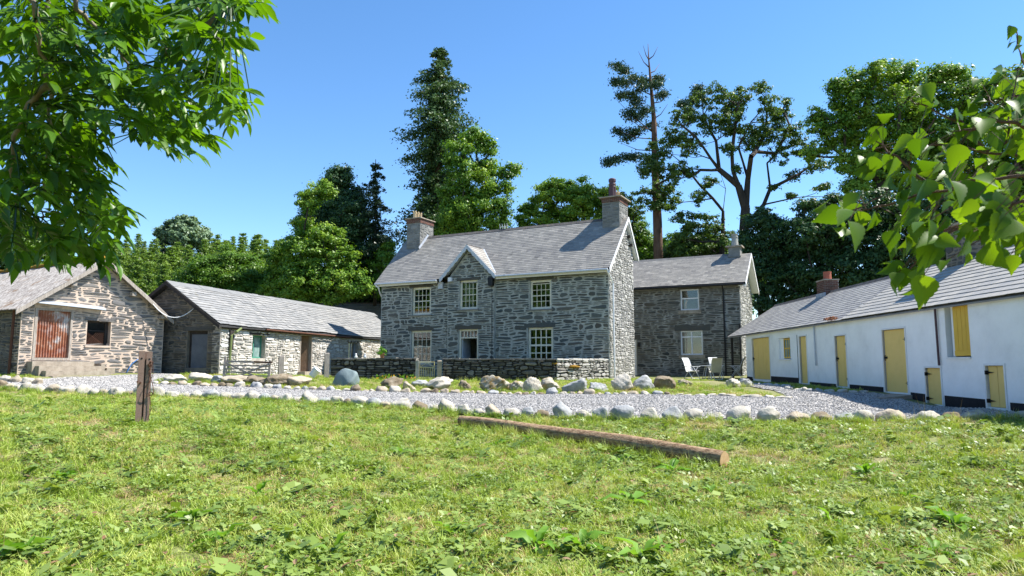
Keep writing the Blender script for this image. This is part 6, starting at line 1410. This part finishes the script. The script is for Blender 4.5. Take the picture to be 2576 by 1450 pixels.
bt = broad('wood_tree', 'round green broadleaf tree', (-380, 480, 0), [(-380, 480, 7, 3.2), (-378, 480, 5, 2.6), (-382, 481, 5, 2.6), (-380, 479, 9, 2.2), (-380, 482, 4, 3)], 'l_mid', size=.4, dens=.6, r0=.3, group='broadleaf trees along the foot of the hill')
wp = [(px, Y, py) for px, Y, py in ((270, 74, 745), (330, 72, 735), (200, 76, 680), (140, 78, 660), (672, 78, 700), (740, 84, 660), (990, 84, 660), (1560, 90, 590), (1640, 88, 600), (1700, 86, 596), (1800, 88, 600), (1340, 90, 600), (1480, 90, 600), (345, 71, 760))]
for i, (px, Y, py) in enumerate(wp):
    x = P(px, 700, Y)[0]; z = gz(x, Y); s = (P(px, py, Y)[2] - z) / 11.2; lb = f"round mid green tree, {ordw(i + 1)} planted of the scattered trees at the foot of the hill"
    lb = f"round green tree at the hill foot, {'left' if px < 700 else 'right'} of the farmhouse, {ordw(sorted(q[0] for q in wp).index(px) + 1)} from left"
    if i == 0: bt.o.location = (x, Y, z); bt.o.scale = (s, s, s); bt.o['label'] = lb
    else: copy_tree(bt, (x, Y, z), random.uniform(0, 6), (s * random.uniform(.9, 1.2), s, s), lb)
# trees behind the viewpoint (they show in the window panes)
for i in range(9):
    x = -32 + i * 8 + random.uniform(-2, 2); y = -26 - random.uniform(0, 8); o = copy_tree(bt, (x, y, gz(x, y)), random.uniform(0, 6), (1.3, 1.3, 1.15), f'round green tree behind the viewpoint, {ordw(i + 1)} from its left end'); o['group'] = 'trees behind the viewpoint'

for i in range(8):
    x = -56 - random.uniform(0, 10); y = -28 + i * 7; o = copy_tree(bt, (x, y, gz(x, y)), random.uniform(0, 6), (1.3, 1.3, 1.4), f'round green tree outside the left of the picture, {ordw(i + 1)} from the viewpoint end'); o['group'] = 'trees left of the yard'

# ================================================================= FOREGROUND BRANCHES
def in_px_poly(px, py, poly): return in_poly(px, py, np.array(poly))
# leaflet shapes (length along +x)
def leaflet(kind):
    if kind == 'ash': prof = [(0, 0), (.12, .1), (.35, .17), (.6, .15), (.82, .07), (1, 0)]
    elif kind == 'birch': prof = [(0, 0), (.03, .14), (.08, .27), (.13, .3), (.19, .38), (.25, .38), (.31, .41), (.37, .37), (.44, .37), (.5, .3), (.58, .29), (.64, .21), (.73, .18), (.8, .1), (.9, .06), (1, 0)]
    else: prof = [(0, .03), (.1, .1), (.3, .17), (.55, .19), (.8, .12), (1, 0)]
    n = len(prof); V = []
    for x, w in prof:
        V += [(x, w, -.0 + w * .45), (x, 0, 0), (x, -w, w * .45)]
    V = np.array(V, float); V[:, 2] -= .16 * V[:, 0] ** 2
    F_ = []
    for i in range(n - 1):
        F_ += [(3 * i, 3 * i + 1, 3 * i + 4, 3 * i + 3), (3 * i + 1, 3 * i + 2, 3 * i + 5, 3 * i + 4)]
    return V, F_
def place_leaf(V, p, ax, up, L, wid=1.0):
    ax = ax / np.linalg.norm(ax); s = np.cross(up, ax); s /= np.linalg.norm(s) + 1e-9; u = np.cross(ax, s)
    return p + L * (V[:, :1] * ax + V[:, 1:2] * s * wid + V[:, 2:] * u)
# ---- ash: pinnate leaves hanging from arching twigs, upper left
ash = Thing('ash_tree', 'ash tree whose hanging leafy branches fill the upper left of the picture', 'tree', (-4.6, 1.2, gz(-4.6, 1.2)))
AREG = [(-40, -40), (640, -40), (655, 5), (600, 20), (590, 95), (590, 165), (615, 245), (600, 315), (545, 305), (500, 345), (425, 380), (350, 350), (300, 330), (270, 370), (255, 430), (290, 490), (285, 560), (275, 630), (230, 655), (160, 680), (90, 650), (-40, 655)]
tw_px = [[(20, -200), (60, -60), (95, 40), (100, 110), (120, 210), (130, 320), (120, 430), (100, 540), (90, 600)], [(20, -200), (110, -60), (120, 30), (160, 90), (230, 140), (250, 240), (240, 330)], [(150, -220), (290, -40), (320, 20), (380, 80), (420, 130), (435, 190), (440, 270), (400, 320)],
         [(150, -220), (160, -60), (195, 20), (230, 60), (300, 120), (330, 200), (300, 260)], [(290, -40), (400, -80), (480, 0), (520, 60), (560, 110), (570, 180), (580, 250)], [(120, 210), (60, 280), (30, 400), (40, 520)], [(130, 320), (200, 400), (230, 480), (240, 560), (190, 620)], [(420, 130), (500, 180), (540, 240)], [(520, 60), (600, -20), (640, -10)]]
twig = G(); anchors = []
root = np.array([-4.3, 1.6, 3.2])
for i, pth in enumerate(tw_px):
    Y0 = 2.35 + (i * .37 % .9); pts = [P(a, b, Y0 + .06 * k) for k, (a, b) in enumerate(pth)]
    fine = []
    for a, b in zip(pts[:-1], pts[1:]):
        for t in np.linspace(0, 1, 5)[:-1]: fine.append(a + (b - a) * t + rng.normal(0, .006, 3))
    fine.append(pts[-1]); n = len(fine)
    twig.tube(fine, [.013 * (1 - .75 * k / n) for k in range(n)], 6, local=False); anchors += fine[3:]
    if pth[0][1] < -150: twig.tube([root, (root + pts[0]) / 2 + np.array([0, 0, .25]), pts[0]], [.05, .035, .014], 8, local=False)
tk = G().tube([(-4.6, 1.2, gz(-4.6, 1.2) - .3), (-4.6, 1.2, 1.2), (-4.5, 1.4, 2.4), root, (-4.2, 1.9, 4.4), (-4.0, 2.2, 6.0)], [.26, .21, .18, .15, .1, .04], 12, local=False)
ash.part('trunk', tk, M['bark_grey'], smooth=True)
anchors = np.array(anchors); AL, AF = leaflet('ash'); allv = []; tones = []
cnt = 0; rachis = G()
while cnt < 400:
    px, py = random.uniform(-40, 650), random.uniform(-40, 690)
    if not in_poly(np.array([px]), np.array([py]), np.array(AREG))[0]: continue
    if px < 300 and random.random() < .1: continue
    Y = random.uniform(2.2, 3.5); tip = P(px, py, Y)
    d = np.linalg.norm(anchors - tip, axis=1) + np.maximum(0, tip[2] + .02 - anchors[:, 2]) * 2; a = anchors[int(np.argmin(d))]
    # the compound leaf arches out and down and ends near tip
    dirn = tip - a; dirn[2] = 0; nn = np.linalg.norm(dirn); dirn = dirn / nn if nn > 1e-3 else np.array([1.0, 0, 0])
    dirn = dirn + rng.normal(0, .35, 3) * np.array([1, 1, 0]) + np.array([.25, -.1, 0]); dirn /= np.linalg.norm(dirn)
    L = random.uniform(.16, .24); droop = random.uniform(.1, .85)
    p0 = tip - dirn * L * .6 + np.array([0, 0, L * droop * .4]); pts = []
    for t in np.linspace(0, 1, 7): pts.append(p0 + dirn * L * t * (1 - .25 * droop * t) + np.array([0, 0, -L * droop * .8 * t ** 1.6]))
    rachis.tube(pts, .0014, 3, caps=False, local=False)
    if np.linalg.norm(p0 - a) < .6: rachis.tube([a, (a + p0) / 2 + np.array([0, 0, .02]), p0], [.004, .003, .002], 4, caps=False, local=False)
    pts = np.array(pts); npair = random.choice((4, 5, 5)); up0 = np.array([0, 0, 1.0]) + rng.normal(0, .35, 3)
    tn = np.clip(random.gauss(.5, .2), 0, 1)
    for k in range(npair):
        t = .28 + .62 * k / (npair - 1); f = t * 6; i0 = min(5, int(f)); q = pts[i0] + (pts[i0 + 1] - pts[i0]) * (f - i0); tg_ = pts[i0 + 1] - pts[i0]; tg_ /= np.linalg.norm(tg_); sd = np.cross(up0, tg_); sd /= np.linalg.norm(sd)
        for s in (-1, 1):
            ax = tg_ * .75 + s * sd * .8 + np.array([0, 0, -.05 - .4 * random.random()]) + rng.normal(0, .16, 3); allv.append(place_leaf(AL, q, ax, up0 + s * sd * .4 + rng.normal(0, .2, 3), random.uniform(.055, .092), random.uniform(.95, 1.4))); tones.append(np.clip(tn + random.gauss(0, .1), 0, 1))
    tg_ = pts[-1] - pts[-2]; allv.append(place_leaf(AL, pts[-1], tg_, up0, random.uniform(.075, .105))); tones.append(tn)
    cnt += 1
br = ash.part('branch', twig, M['twig'], smooth=True); ash.part('leaf_stalks', rachis, M['l_ash'], kind='stuff')
pieces(ash, 'leaf', np.array(allv), AF, np.array(tones), M['l_ash'], br, limit=300, restname='foliage', smooth=True)
# ---- birch: ovate toothed leaves on thin reddish twigs, right edge
bi = Thing('birch_tree', 'birch tree whose out of focus leafy twigs reach in from the right edge', 'tree', (3.0, .9, gz(3.0, .9)))
bi.part('trunk', G().tube([(3.0, .9, gz(3, .9) - .3), (2.98, .95, 1.5), (2.9, 1.0, 3.0), (2.8, 1.1, 5.0)], [.12, .1, .07, .03], 10, local=False), M['bark_grey'], smooth=True)
bt_px = [([(2900, 520), (2576, 440), (2450, 452), (2350, 480), (2290, 495), (2210, 520), (2140, 530), (2095, 545)], 1.35), ([(2900, 420), (2576, 395), (2480, 385), (2380, 365), (2290, 365), (2200, 375)], 1.6), ([(2900, 300), (2576, 320), (2530, 360), (2540, 300), (2560, 180)], 1.5), ([(2900, 560), (2576, 560), (2450, 560), (2380, 590), (2320, 640), (2275, 700)], 1.5),
         ([(2350, 480), (2290, 420), (2230, 385), (2190, 340)], 1.55), ([(2480, 385), (2420, 310), (2330, 270), (2290, 250)], 1.7), ([(2576, 320), (2500, 300), (2440, 330), (2400, 330)], 1.45), ([(2900, 200), (2600, 200), (2568, 130), (2556, 70)], 2.0), ([(2900, 480), (2576, 500), (2500, 560), (2470, 600)], 1.2), ([(2600, 250), (2540, 240), (2500, 260), (2480, 240)], 1.9)]
tg2 = G(); BLf, BFa = leaflet('birch'); bv = []; bt_ = []
for pth, Y0 in bt_px:
    pts = [P(a, b, Y0 + .02 * k) for k, (a, b) in enumerate(pth)]; fine = []
    for a, b in zip(pts[:-1], pts[1:]):
        for t in np.linspace(0, 1, 4)[:-1]: fine.append(a + (b - a) * t + rng.normal(0, .003, 3))
    fine.append(pts[-1]); n = len(fine); tg2.tube(fine, [.0045 * (1 - .8 * k / n) for k in range(n)], 5, local=False)
    if pth[0][0] == 2900: tg2.tube([np.array([2.93, 1.0, 2.2]), (np.array([2.93, 1.0, 2.2]) + pts[0]) / 2 + np.array([0, 0, .06]), pts[0]], [.012, .008, .0048], 6, local=False)
    for k in range(2, n):
        m = 1 if k % 3 else 2
        if fine[k][0] > 1.15 and random.random() < .3: continue
        for _ in range(m):
            ax = np.array([random.uniform(-1, .5), random.uniform(-.8, .8), random.uniform(-1.3, .15)]); q = fine[k] + rng.normal(0, .03, 3); sz = random.uniform(.04, .062) * (.75 if k > n - 3 else 1)
            tg2.tube([fine[k], q], .0008, 3, caps=False, local=False); bv.append(place_leaf(BLf, q, ax, rng.normal(0, .6, 3) + np.array([.3, -.5, .8]), sz, .95)); bt_.append(random.uniform(0, 1))
for (px, py, r, k, Ya, Yb) in ((2545, 300, 55, 50, 1.4, 2.2), (2500, 520, 80, 60, 1.1, 1.7), (2400, 470, 70, 26, 1.2, 1.7), (2330, 570, 60, 20, 1.1, 1.4), (2560, 200, 30, 16, 1.7, 2.2), (2180, 560, 50, 5, 1.15, 1.35), (2560, 600, 50, 12, 1.2, 1.6), (2290, 380, 60, 8, 1.4, 1.7), (2290, 690, 30, 7, 1.5, 1.6)):
    for _ in range(k):
        q = P(px + random.gauss(0, r * .6), py + random.gauss(0, r * .6), random.uniform(Ya, Yb)); ax = np.array([random.uniform(-1, .4), random.uniform(-.6, .6), random.uniform(-1.3, .0)])
        tg2.tube([q - ax * .02 + np.array([.03, 0, .02]), q], .0008, 3, caps=False, local=False); bv.append(place_leaf(BLf, q, ax, rng.normal(0, .6, 3) + np.array([.3, -.5, .8]), random.uniform(.038, .066), .95)); bt_.append(random.uniform(0, 1))
b2 = bi.part('branch', tg2, M['twig_red'])
pieces(bi, 'leaf', np.array(bv), BFa, np.array(bt_), M['l_birch'], b2, limit=300, restname='foliage', smooth=True)

# ================================================================= GRASS, WEEDS, GRAVEL CHIPS
def tuft(name, nb, h, spread, w, mat, lean=.5, kind='blade', seed=1):
    r = np.random.default_rng(seed); V, F_ = [], []
    for k in range(nb):
        a = r.uniform(0, 6.283); rr = spread * math.sqrt(r.uniform(0, 1)); x, y = rr * math.cos(a), rr * math.sin(a); a2 = r.uniform(0, 6.283); L = h * r.uniform(.5, 1.25); ln = lean * r.uniform(.3, 1.5); dx, dy = math.cos(a2), math.sin(a2); sx, sy = -dy * w / 2, dx * w / 2; n0 = len(V)
        if kind == 'blade':
            for t, ww in ((0, 1), (.5, .85), (1, 0.02)):
                ox, oy, oz = x + dx * ln * L * t * t, y + dy * ln * L * t * t, L * t * (1 - .35 * ln * t)
                V += [(ox - sx * ww, oy - sy * ww, oz), (ox + sx * ww, oy + sy * ww, oz)]
            F_ += [(n0, n0 + 1, n0 + 3, n0 + 2), (n0 + 2, n0 + 3, n0 + 5, n0 + 4)]
        else:                                                        # small rounded leaves on short stalks
            c = np.array([x + dx * ln * L * .4, y + dy * ln * L * .4, L]); u = np.array([dx, dy, r.uniform(-.5, .4)]); v = np.array([-dy, dx, r.uniform(-.3, .3)]); s = w * r.uniform(.7, 1.4)
            V += [tuple(c - u * s * .5), tuple(c + v * s * .45), tuple(c + u * s * .7), tuple(c - v * s * .45)]; F_ += [(n0, n0 + 1, n0 + 2, n0 + 3)]
    me = bpy.data.meshes.new(name); me.from_pydata([tuple(map(float, v)) for v in V], [], F_); me.materials.append(mat); o = bpy.data.objects.new(name, me); return o
def chipmesh(name, seed):
    r = np.random.default_rng(seed); V = np.array([(-1, -1, -1), (1, -1, -1), (1, 1, -1), (-1, 1, -1), (-1, -1, 1), (1, -1, 1), (1, 1, 1), (-1, 1, 1)], float) * [.5, .35, .14] * r.uniform(.6, 1.3, (8, 3))
    me = bpy.data.meshes.new(name); me.from_pydata(V.tolist(), [], SLF); me.materials.append(M['chip']); return bpy.data.objects.new(name, me)
def scatter(name, pts, scale, sources, label=None, tilt=.25, hscale=None, align=None):
    n = len(pts); me = bpy.data.meshes.new(name); me.vertices.add(n); me.vertices.foreach_set('co', np.asarray(pts, np.float32).ravel())
    a = me.attributes.new('sc', 'FLOAT_VECTOR', 'POINT'); s3 = np.stack([scale, scale, scale * (1 if hscale is None else hscale)], 1); a.data.foreach_set('vector', s3.astype(np.float32).ravel())
    a = me.attributes.new('rot', 'FLOAT_VECTOR', 'POINT'); rt = np.stack([rng.normal(0, tilt, n), rng.normal(0, tilt, n), rng.uniform(0, 6.283, n)], 1); a.data.foreach_set('vector', rt.astype(np.float32).ravel())
    a = me.attributes.new('pick', 'INT', 'POINT'); a.data.foreach_set('value', rng.integers(0, len(sources), n).astype(np.int32))
    o = link(name, me); o['kind'] = 'stuff'
    ng = bpy.data.node_groups.new(name + '_nodes', 'GeometryNodeTree'); ng.interface.new_socket('Geometry', in_out='INPUT', socket_type='NodeSocketGeometry'); ng.interface.new_socket('Geometry', in_out='OUTPUT', socket_type='NodeSocketGeometry')
    N, L = ng.nodes, ng.links; gi, go = N.new('NodeGroupInput'), N.new('NodeGroupOutput'); jn = N.new('GeometryNodeJoinGeometry')
    for s in reversed(sources):
        oi = N.new('GeometryNodeObjectInfo'); oi.inputs['Object'].default_value = s; oi.inputs['As Instance'].default_value = True; L.new(oi.outputs['Geometry'], jn.inputs[0])
    ip = N.new('GeometryNodeInstanceOnPoints'); ip.inputs['Pick Instance'].default_value = True; L.new(gi.outputs[0], ip.inputs['Points']); L.new(jn.outputs[0], ip.inputs['Instance'])
    def na(nm, ty):
        q = N.new('GeometryNodeInputNamedAttribute'); q.data_type = ty; q.inputs['Name'].default_value = nm; return q.outputs[0]
    L.new(na('pick', 'INT'), ip.inputs['Instance Index']); L.new(na('sc', 'FLOAT_VECTOR'), ip.inputs['Scale'])
    er = N.new('FunctionNodeEulerToRotation'); L.new(na('rot', 'FLOAT_VECTOR'), er.inputs[0]); L.new(er.outputs[0], ip.inputs['Rotation'])
    L.new(ip.outputs[0], go.inputs[0]); md = o.modifiers.new('scatter', 'NODES'); md.node_group = ng
    return o
def sample(n, ylo, yhi, power=1.2):
    """points in the visible wedge, denser towards the viewpoint"""
    u = rng.uniform(0, 1, n); y = (ylo ** (2 - power) + u * (yhi ** (2 - power) - ylo ** (2 - power))) ** (1 / (2 - power)); x = rng.uniform(-.78, .78, n) * y
    return x, y
nearY = lambda x: np.interp(x, [q[0] for q in NEAR], [q[1] for q in NEAR])
farx, fary = np.array([q[0] for q in FAR]), np.array([q[1] for q in FAR])
def smooth_noise(x, y, f, ph):
    return (np.sin(x * f + ph) * np.sin(y * f * 1.13 + ph * 2) + .6 * np.sin(x * f * 2.3 + y * f * 1.7 + ph) + .4 * np.sin(x * f * 4.7 - y * f * 3.9 + ph * 3)) / 2
def lawn(x, y):
    """True where grass grows"""
    front = y < nearY(x) + .05
    isl = (y > np.interp(x, farx, fary, left=26.6, right=99)) & (y < 33.5) & ~in_poly(x, y, track_poly) & (x > -14.2)
    strip = (x > 9.3) & (x < 10.6) & (y > 20.9) & (y < 30) & ~in_poly(x, y, track_poly)
    back = (y > 33) & (y < 42) & (x > 4.5 + (y - 34) * .5) & (x < 11)
    shedf = (y > np.interp(x, [-20, -18], [25.2, 24.9])) & (x < -17.6) & (y < 27)
    yard = (x < -8) & (x > -14) & (y > 27) & (y < 31)
    return front | isl | strip | back | shedf | yard
def mk(n, ylo, yhi, power, keepf=None):
    x, y = sample(n, ylo, yhi, power); k = lawn(x, y)
    if keepf is not None: k &= keepf(x, y)
    x, y = x[k], y[k]; return x, y
gt = [tuft(f'grass_source', 20, .075, .06, .0075, M['grass'], .8, seed=k) for k in range(5)]
x, y = mk(62000, 3.6, 34, 1.15, lambda x, y: (smooth_noise(x, y, 2.3, 1.0) + rng.normal(0, .3, len(x)) > -.4))
hs_ = .75 + .75 * smooth_noise(x, y, 2.6, .4) + .35 * smooth_noise(x, y, 7.3, 1.1) + .2 * rng.normal(0, 1, len(x)); sc = rng.uniform(.75, 1.35, len(x)) * (1 + .012 * y)
scatter('grass', np.stack([x, y, ground(x, y) - .004], 1), sc, gt, hscale=np.clip(hs_, .3, 2.2))
lt = [tuft('grass_source_tall', 26, .26, .07, .006, M['grass'], .55, seed=20 + k) for k in range(3)]
x, y = mk(700, 4.5, 16, 1.2); pt_x = [P(px, 1100, Y)[0] for px, Y in ((1160, 14.6), (1180, 14.2), (1210, 14.3), (920, 10.8), (940, 11), (905, 10.5), (1250, 13.6), (1580, 11.8), (1620, 11.6), (1660, 11.4))]
pt_y = [14.6, 14.2, 14.3, 10.8, 11, 10.5, 13.6, 11.8, 11.6, 11.4]
ex, ey = [], []
for (px, py, Y, wp, hp, kind, lab) in BO:
    for _ in range(15):
        w = wp / FPX * Y; ex.append(P(px, py, Y)[0] + random.uniform(-.8, .8) * w); ey.append(Y + random.choice((random.uniform(.15, .5) * 1.6, random.uniform(-.4, -.2))))
for q in np.linspace(0, 1, 60): 
    X0 = -8.5 + q * 11; ex.append(X0 + random.uniform(-.2, .2)); ey.append(30.7 + random.uniform(-.3, .1))
for q in range(460):
    t = random.random(); i = min(len(NEAR) - 2, int(t * (len(NEAR) - 1))); f = t * (len(NEAR) - 1) - i; ex.append(NEAR[i][0] * (1 - f) + NEAR[i + 1][0] * f); ey.append(NEAR[i][1] * (1 - f) + NEAR[i + 1][1] * f - random.uniform(.2, .42))
for q in range(110):
    t = random.random(); ex.append(A_[0] * (1 - t) + B_[0] * t - .1); ey.append(A_[1] * (1 - t) + B_[1] * t - random.uniform(.14, .4))
x = np.r_[x, pt_x, ex]; y = np.r_[y, pt_y, ey]; sc = np.r_[rng.uniform(.35, .8, len(x) - len(pt_x) - len(ex)), np.full(len(pt_x), 1.0), rng.uniform(.5, 1.1, len(ex))]
scatter('tall_grass', np.stack([x, y, ground(x, y) - .01], 1), sc, lt, tilt=.15)
dt = [tuft('dry_source', 16, .055, .07, .004, M['grass_dry'], 1.3, seed=40 + k) for k in range(3)]
x, y = mk(40000, 3.6, 30, 1.15, lambda x, y: (smooth_noise(x, y, 1.3, 2.2) + smooth_noise(x, y, 4.1, .7) * .6 + rng.normal(0, .25, len(x)) > .08))
scatter('dry_grass', np.stack([x, y, ground(x, y)], 1), rng.uniform(.7, 1.4, len(x)) * (1 + .012 * y), dt)
wt = [tuft('weed_source', 14, .055, .08, .032, M['l_weed'], .8, 'leaf', seed=60 + k) for k in range(4)]
x, y = mk(21000, 3.6, 20, 1.15, lambda x, y: (smooth_noise(x, y, 1.9, 3.9) + .8 * smooth_noise(x, y, 6.1, .3) + rng.normal(0, .4, len(x)) > .0))
bw = [tuft('broad_weed_source', 7, .1, .09, .085, M['l_weed'], .7, 'leaf', seed=160 + k) for k in range(3)]
x2, y2 = mk(1500, 3.8, 20, 1.2, lambda x, y: smooth_noise(x, y, 2.7, 5.0) + rng.normal(0, .4, len(x)) > .1)
scatter('broad_weeds', np.stack([x2, y2, ground(x2, y2)], 1), rng.uniform(.5, 1.3, len(x2)), bw)
mt_ = [tuft('tussock_source', 34, .15, .07, .007, M['grass'], .8, seed=180 + k) for k in range(3)]
x2, y2 = mk(5200, 3.8, 30, 1.2, lambda x, y: smooth_noise(x, y, 2.1, 7.0) + rng.normal(0, .35, len(x)) > .15)
scatter('tussocks', np.stack([x2, y2, ground(x2, y2) - .01], 1), rng.uniform(.6, 1.3, len(x2)), mt_)
scatter('ground_cover', np.stack([x, y, ground(x, y)], 1), rng.uniform(.6, 1.5, len(x)), wt)
# seed stalks
sk = [tuft('stalk_source', 3, .42, .05, .0035, M['grass_dry'], .35, seed=80 + k) for k in range(3)]
x, y = mk(420, 4.2, 20, 1.1); ex = [P(px, 1100, Y)[0] for px, Y in ((2020, 13.9), (2050, 14.0), (2300, 13.2), (2330, 13.3), (2420, 12.8), (1330, 29), (1660, 28), (830, 29.5), (840, 29.6), (1550, 27))]; x = np.r_[x, ex]; y = np.r_[y, [13.9, 14, 13.2, 13.3, 12.8, 29, 28, 29.5, 29.6, 27]]
scatter('seed_stalks', np.stack([x, y, ground(x, y)], 1), np.r_[rng.uniform(.4, .9, len(x) - 10), np.full(10, 1.3)], sk, tilt=.12)
# slate chips on the track
ch = [chipmesh('chip_source', k) for k in range(5)]
y = rng.uniform(11.8, 30, 230000); x = rng.uniform(-.8, .78, 230000) * y; k = in_poly(x, y, track_poly); x, y = x[k], y[k]
scatter('gravel_chips', np.stack([x, y, ground(x, y) + .036], 1), rng.uniform(.014, .038, len(x)), ch, tilt=.4)
# docks and broad weeds: each a plant with its own leaves
DL, DFa = leaflet('dock')
DK = [(1590, 1275, 1, 'tall dock plant with upright spear leaves right of centre in the foreground'), (1465, 1390, .9, 'upright dock with a jagged pale leaf near the bottom centre'), (1350, 1385, .8, 'dock with narrow upright leaves at the bottom, left of the jagged pale one'), (1620, 1420, .9, 'broad dock at the bottom edge below the tall spear leaved one'), (1660, 1395, .6, 'small dock at the bottom edge, right of the broad one'), (1000, 1150, .7, 'dock left of the log beside a grass tussock'), (650, 1255, .8, 'low dock with two silvery upturned leaves, left foreground'), (480, 1320, .9, 'dock with one wide pale leaf lying flat, left foreground'), (560, 1370, .8, 'arching dock at the bottom left beside long grass stalks'), (2400, 1330, .9, 'leafy dock clump in the right foreground with one white leaf'), (2180, 1200, .7, 'bright dock with a curled leaf in the right middle of the lawn'), (2090, 1320, .6, 'small dock with a pointed curl near the right foreground'), (1690, 1190, .8, 'dock at the near side of the log, close to its thick end'), (1250, 1125, .7, 'yellow green dock in front of the thin end of the log'), (1330, 1110, .6, 'second dock along the near side of the log from its thin end'), (1560, 1165, .7, 'dock at the near side of the log, about two thirds along'), (1790, 1245, .5, 'small dock below the sawn end of the log'), (70, 1400, .8, 'dock at the far bottom left corner'), (840, 1400, .7, 'dock near the bottom edge left of centre'), (1130, 1350, .6, 'small dock in the foreground left of the tall ones'), (1960, 1390, .6, 'small dock near the bottom edge right of centre'), (160, 1210, .6, 'small dock in the left foreground below the steel post'), (2280, 1260, .5, 'pale leaved small dock in the right foreground'), (2350, 1400, .6, 'dock leaf cluster over the black hose')]
def ground_px(px, py):
    d = ray(px, py); a, b = 2.0, 40.0
    for _ in range(40):
        Y = (a + b) / 2; p = EO + d * (Y / d[1])
        if p[2] > gz(p[0], p[1]): a = Y
        else: b = Y
    return EO + d * (Y / d[1])
for i, (px, py, s, lab) in enumerate(DK):
    p = ground_px(px, py); z = gz(p[0], p[1]); t = Thing('dock_plant', lab, 'plant', (p[0], p[1], z), 'docks in the lawn')
    nl = random.randint(7, 12); vs, tn = [], []
    for k in range(nl):
        a = 6.283 * k / nl + random.uniform(-.4, .4); el = random.uniform(.25, 1.2); ax = np.array([math.cos(a) * math.cos(el), math.sin(a) * math.cos(el), math.sin(el)]); up = np.array([-math.cos(a) * math.sin(el), -math.sin(a) * math.sin(el), math.cos(el)])
        L = s * random.uniform(.14, .38); q = np.array([p[0], p[1], z + .02]) + ax * L * .2; v = place_leaf(DL, q, ax, up + rng.normal(0, .3, 3), L, random.uniform(.6, 1.15)); rr = (v - q) @ ax / L; v = v - np.array([0, 0, 1]) * (.35 * L * np.clip(rr, 0, 1) ** 2)[:, None] + up * (.05 * np.sin(rr * 15 + k))[:, None] * L
        vs.append(v); tn.append(random.uniform(0, 1))
    pieces(t, 'leaf', np.array(vs), DFa, np.array(tn), M['l_dock'], smooth=True); t.part('stem', G().tube([(p[0], p[1], z - .02), (p[0], p[1], z + .06 * s)], .008, 5, local=False), M['l_dock'])
# dead leaves
dv, dtn = [], []
for _ in range(520):
    x_, y_ = mk(1, 4.6, 12, 1.2) if 0 else (None, None); yy = random.uniform(4.6, 12); xx = random.uniform(-.75, .75) * yy; a = random.uniform(0, 6.28); q = np.array([xx, yy, gz(xx, yy) + random.uniform(.05, .1)]); dv.append(place_leaf(DL, q, np.array([math.cos(a), math.sin(a), random.uniform(-.2, .4)]), np.array([random.uniform(-.5, .5), random.uniform(-.5, .5), 1]), random.uniform(.04, .1), 1.1)); dtn.append(random.random())
dv = np.array(dv); k_ = dv.shape[1]; fq = np.array([t_ for f in DFa for t_ in ((f[0], f[1], f[2]), (f[0], f[2], f[3]))])
me = big_mesh('dead_leaves', dv.reshape(-1, 3), (np.arange(len(dv))[:, None, None] * k_ + fq[None]).reshape(-1, 3), np.repeat(dtn, k_)); o = link('dead_leaves', me, M['l_dead']); o['kind'] = 'stuff'
fp = P(1020, 938, 30.4); fl = Thing('flower_clump', 'low clump of small orange and white flowers at the foot of the garden wall', 'flowers', (fp[0], 30.5, gz(fp[0], 30.5)))
g, g2 = G(), G()
for k in range(160):
    q = np.array([fp[0] + random.uniform(-1.3, .5), 30.5 + random.uniform(-.15, .15), gz(fp[0], 30.5) + random.uniform(.03, .26)]); d1, d2 = rng.normal(0, .03, 3), rng.normal(0, .03, 3); (g if k % 6 else g2).raw([q - d1, q + d2, q + d1, q - d2], [(0, 1, 2, 3)])
fl.part('foliage', g, M['l_dock'], kind='stuff'); fl.part('blossom', g2, M['flower'], kind='stuff')
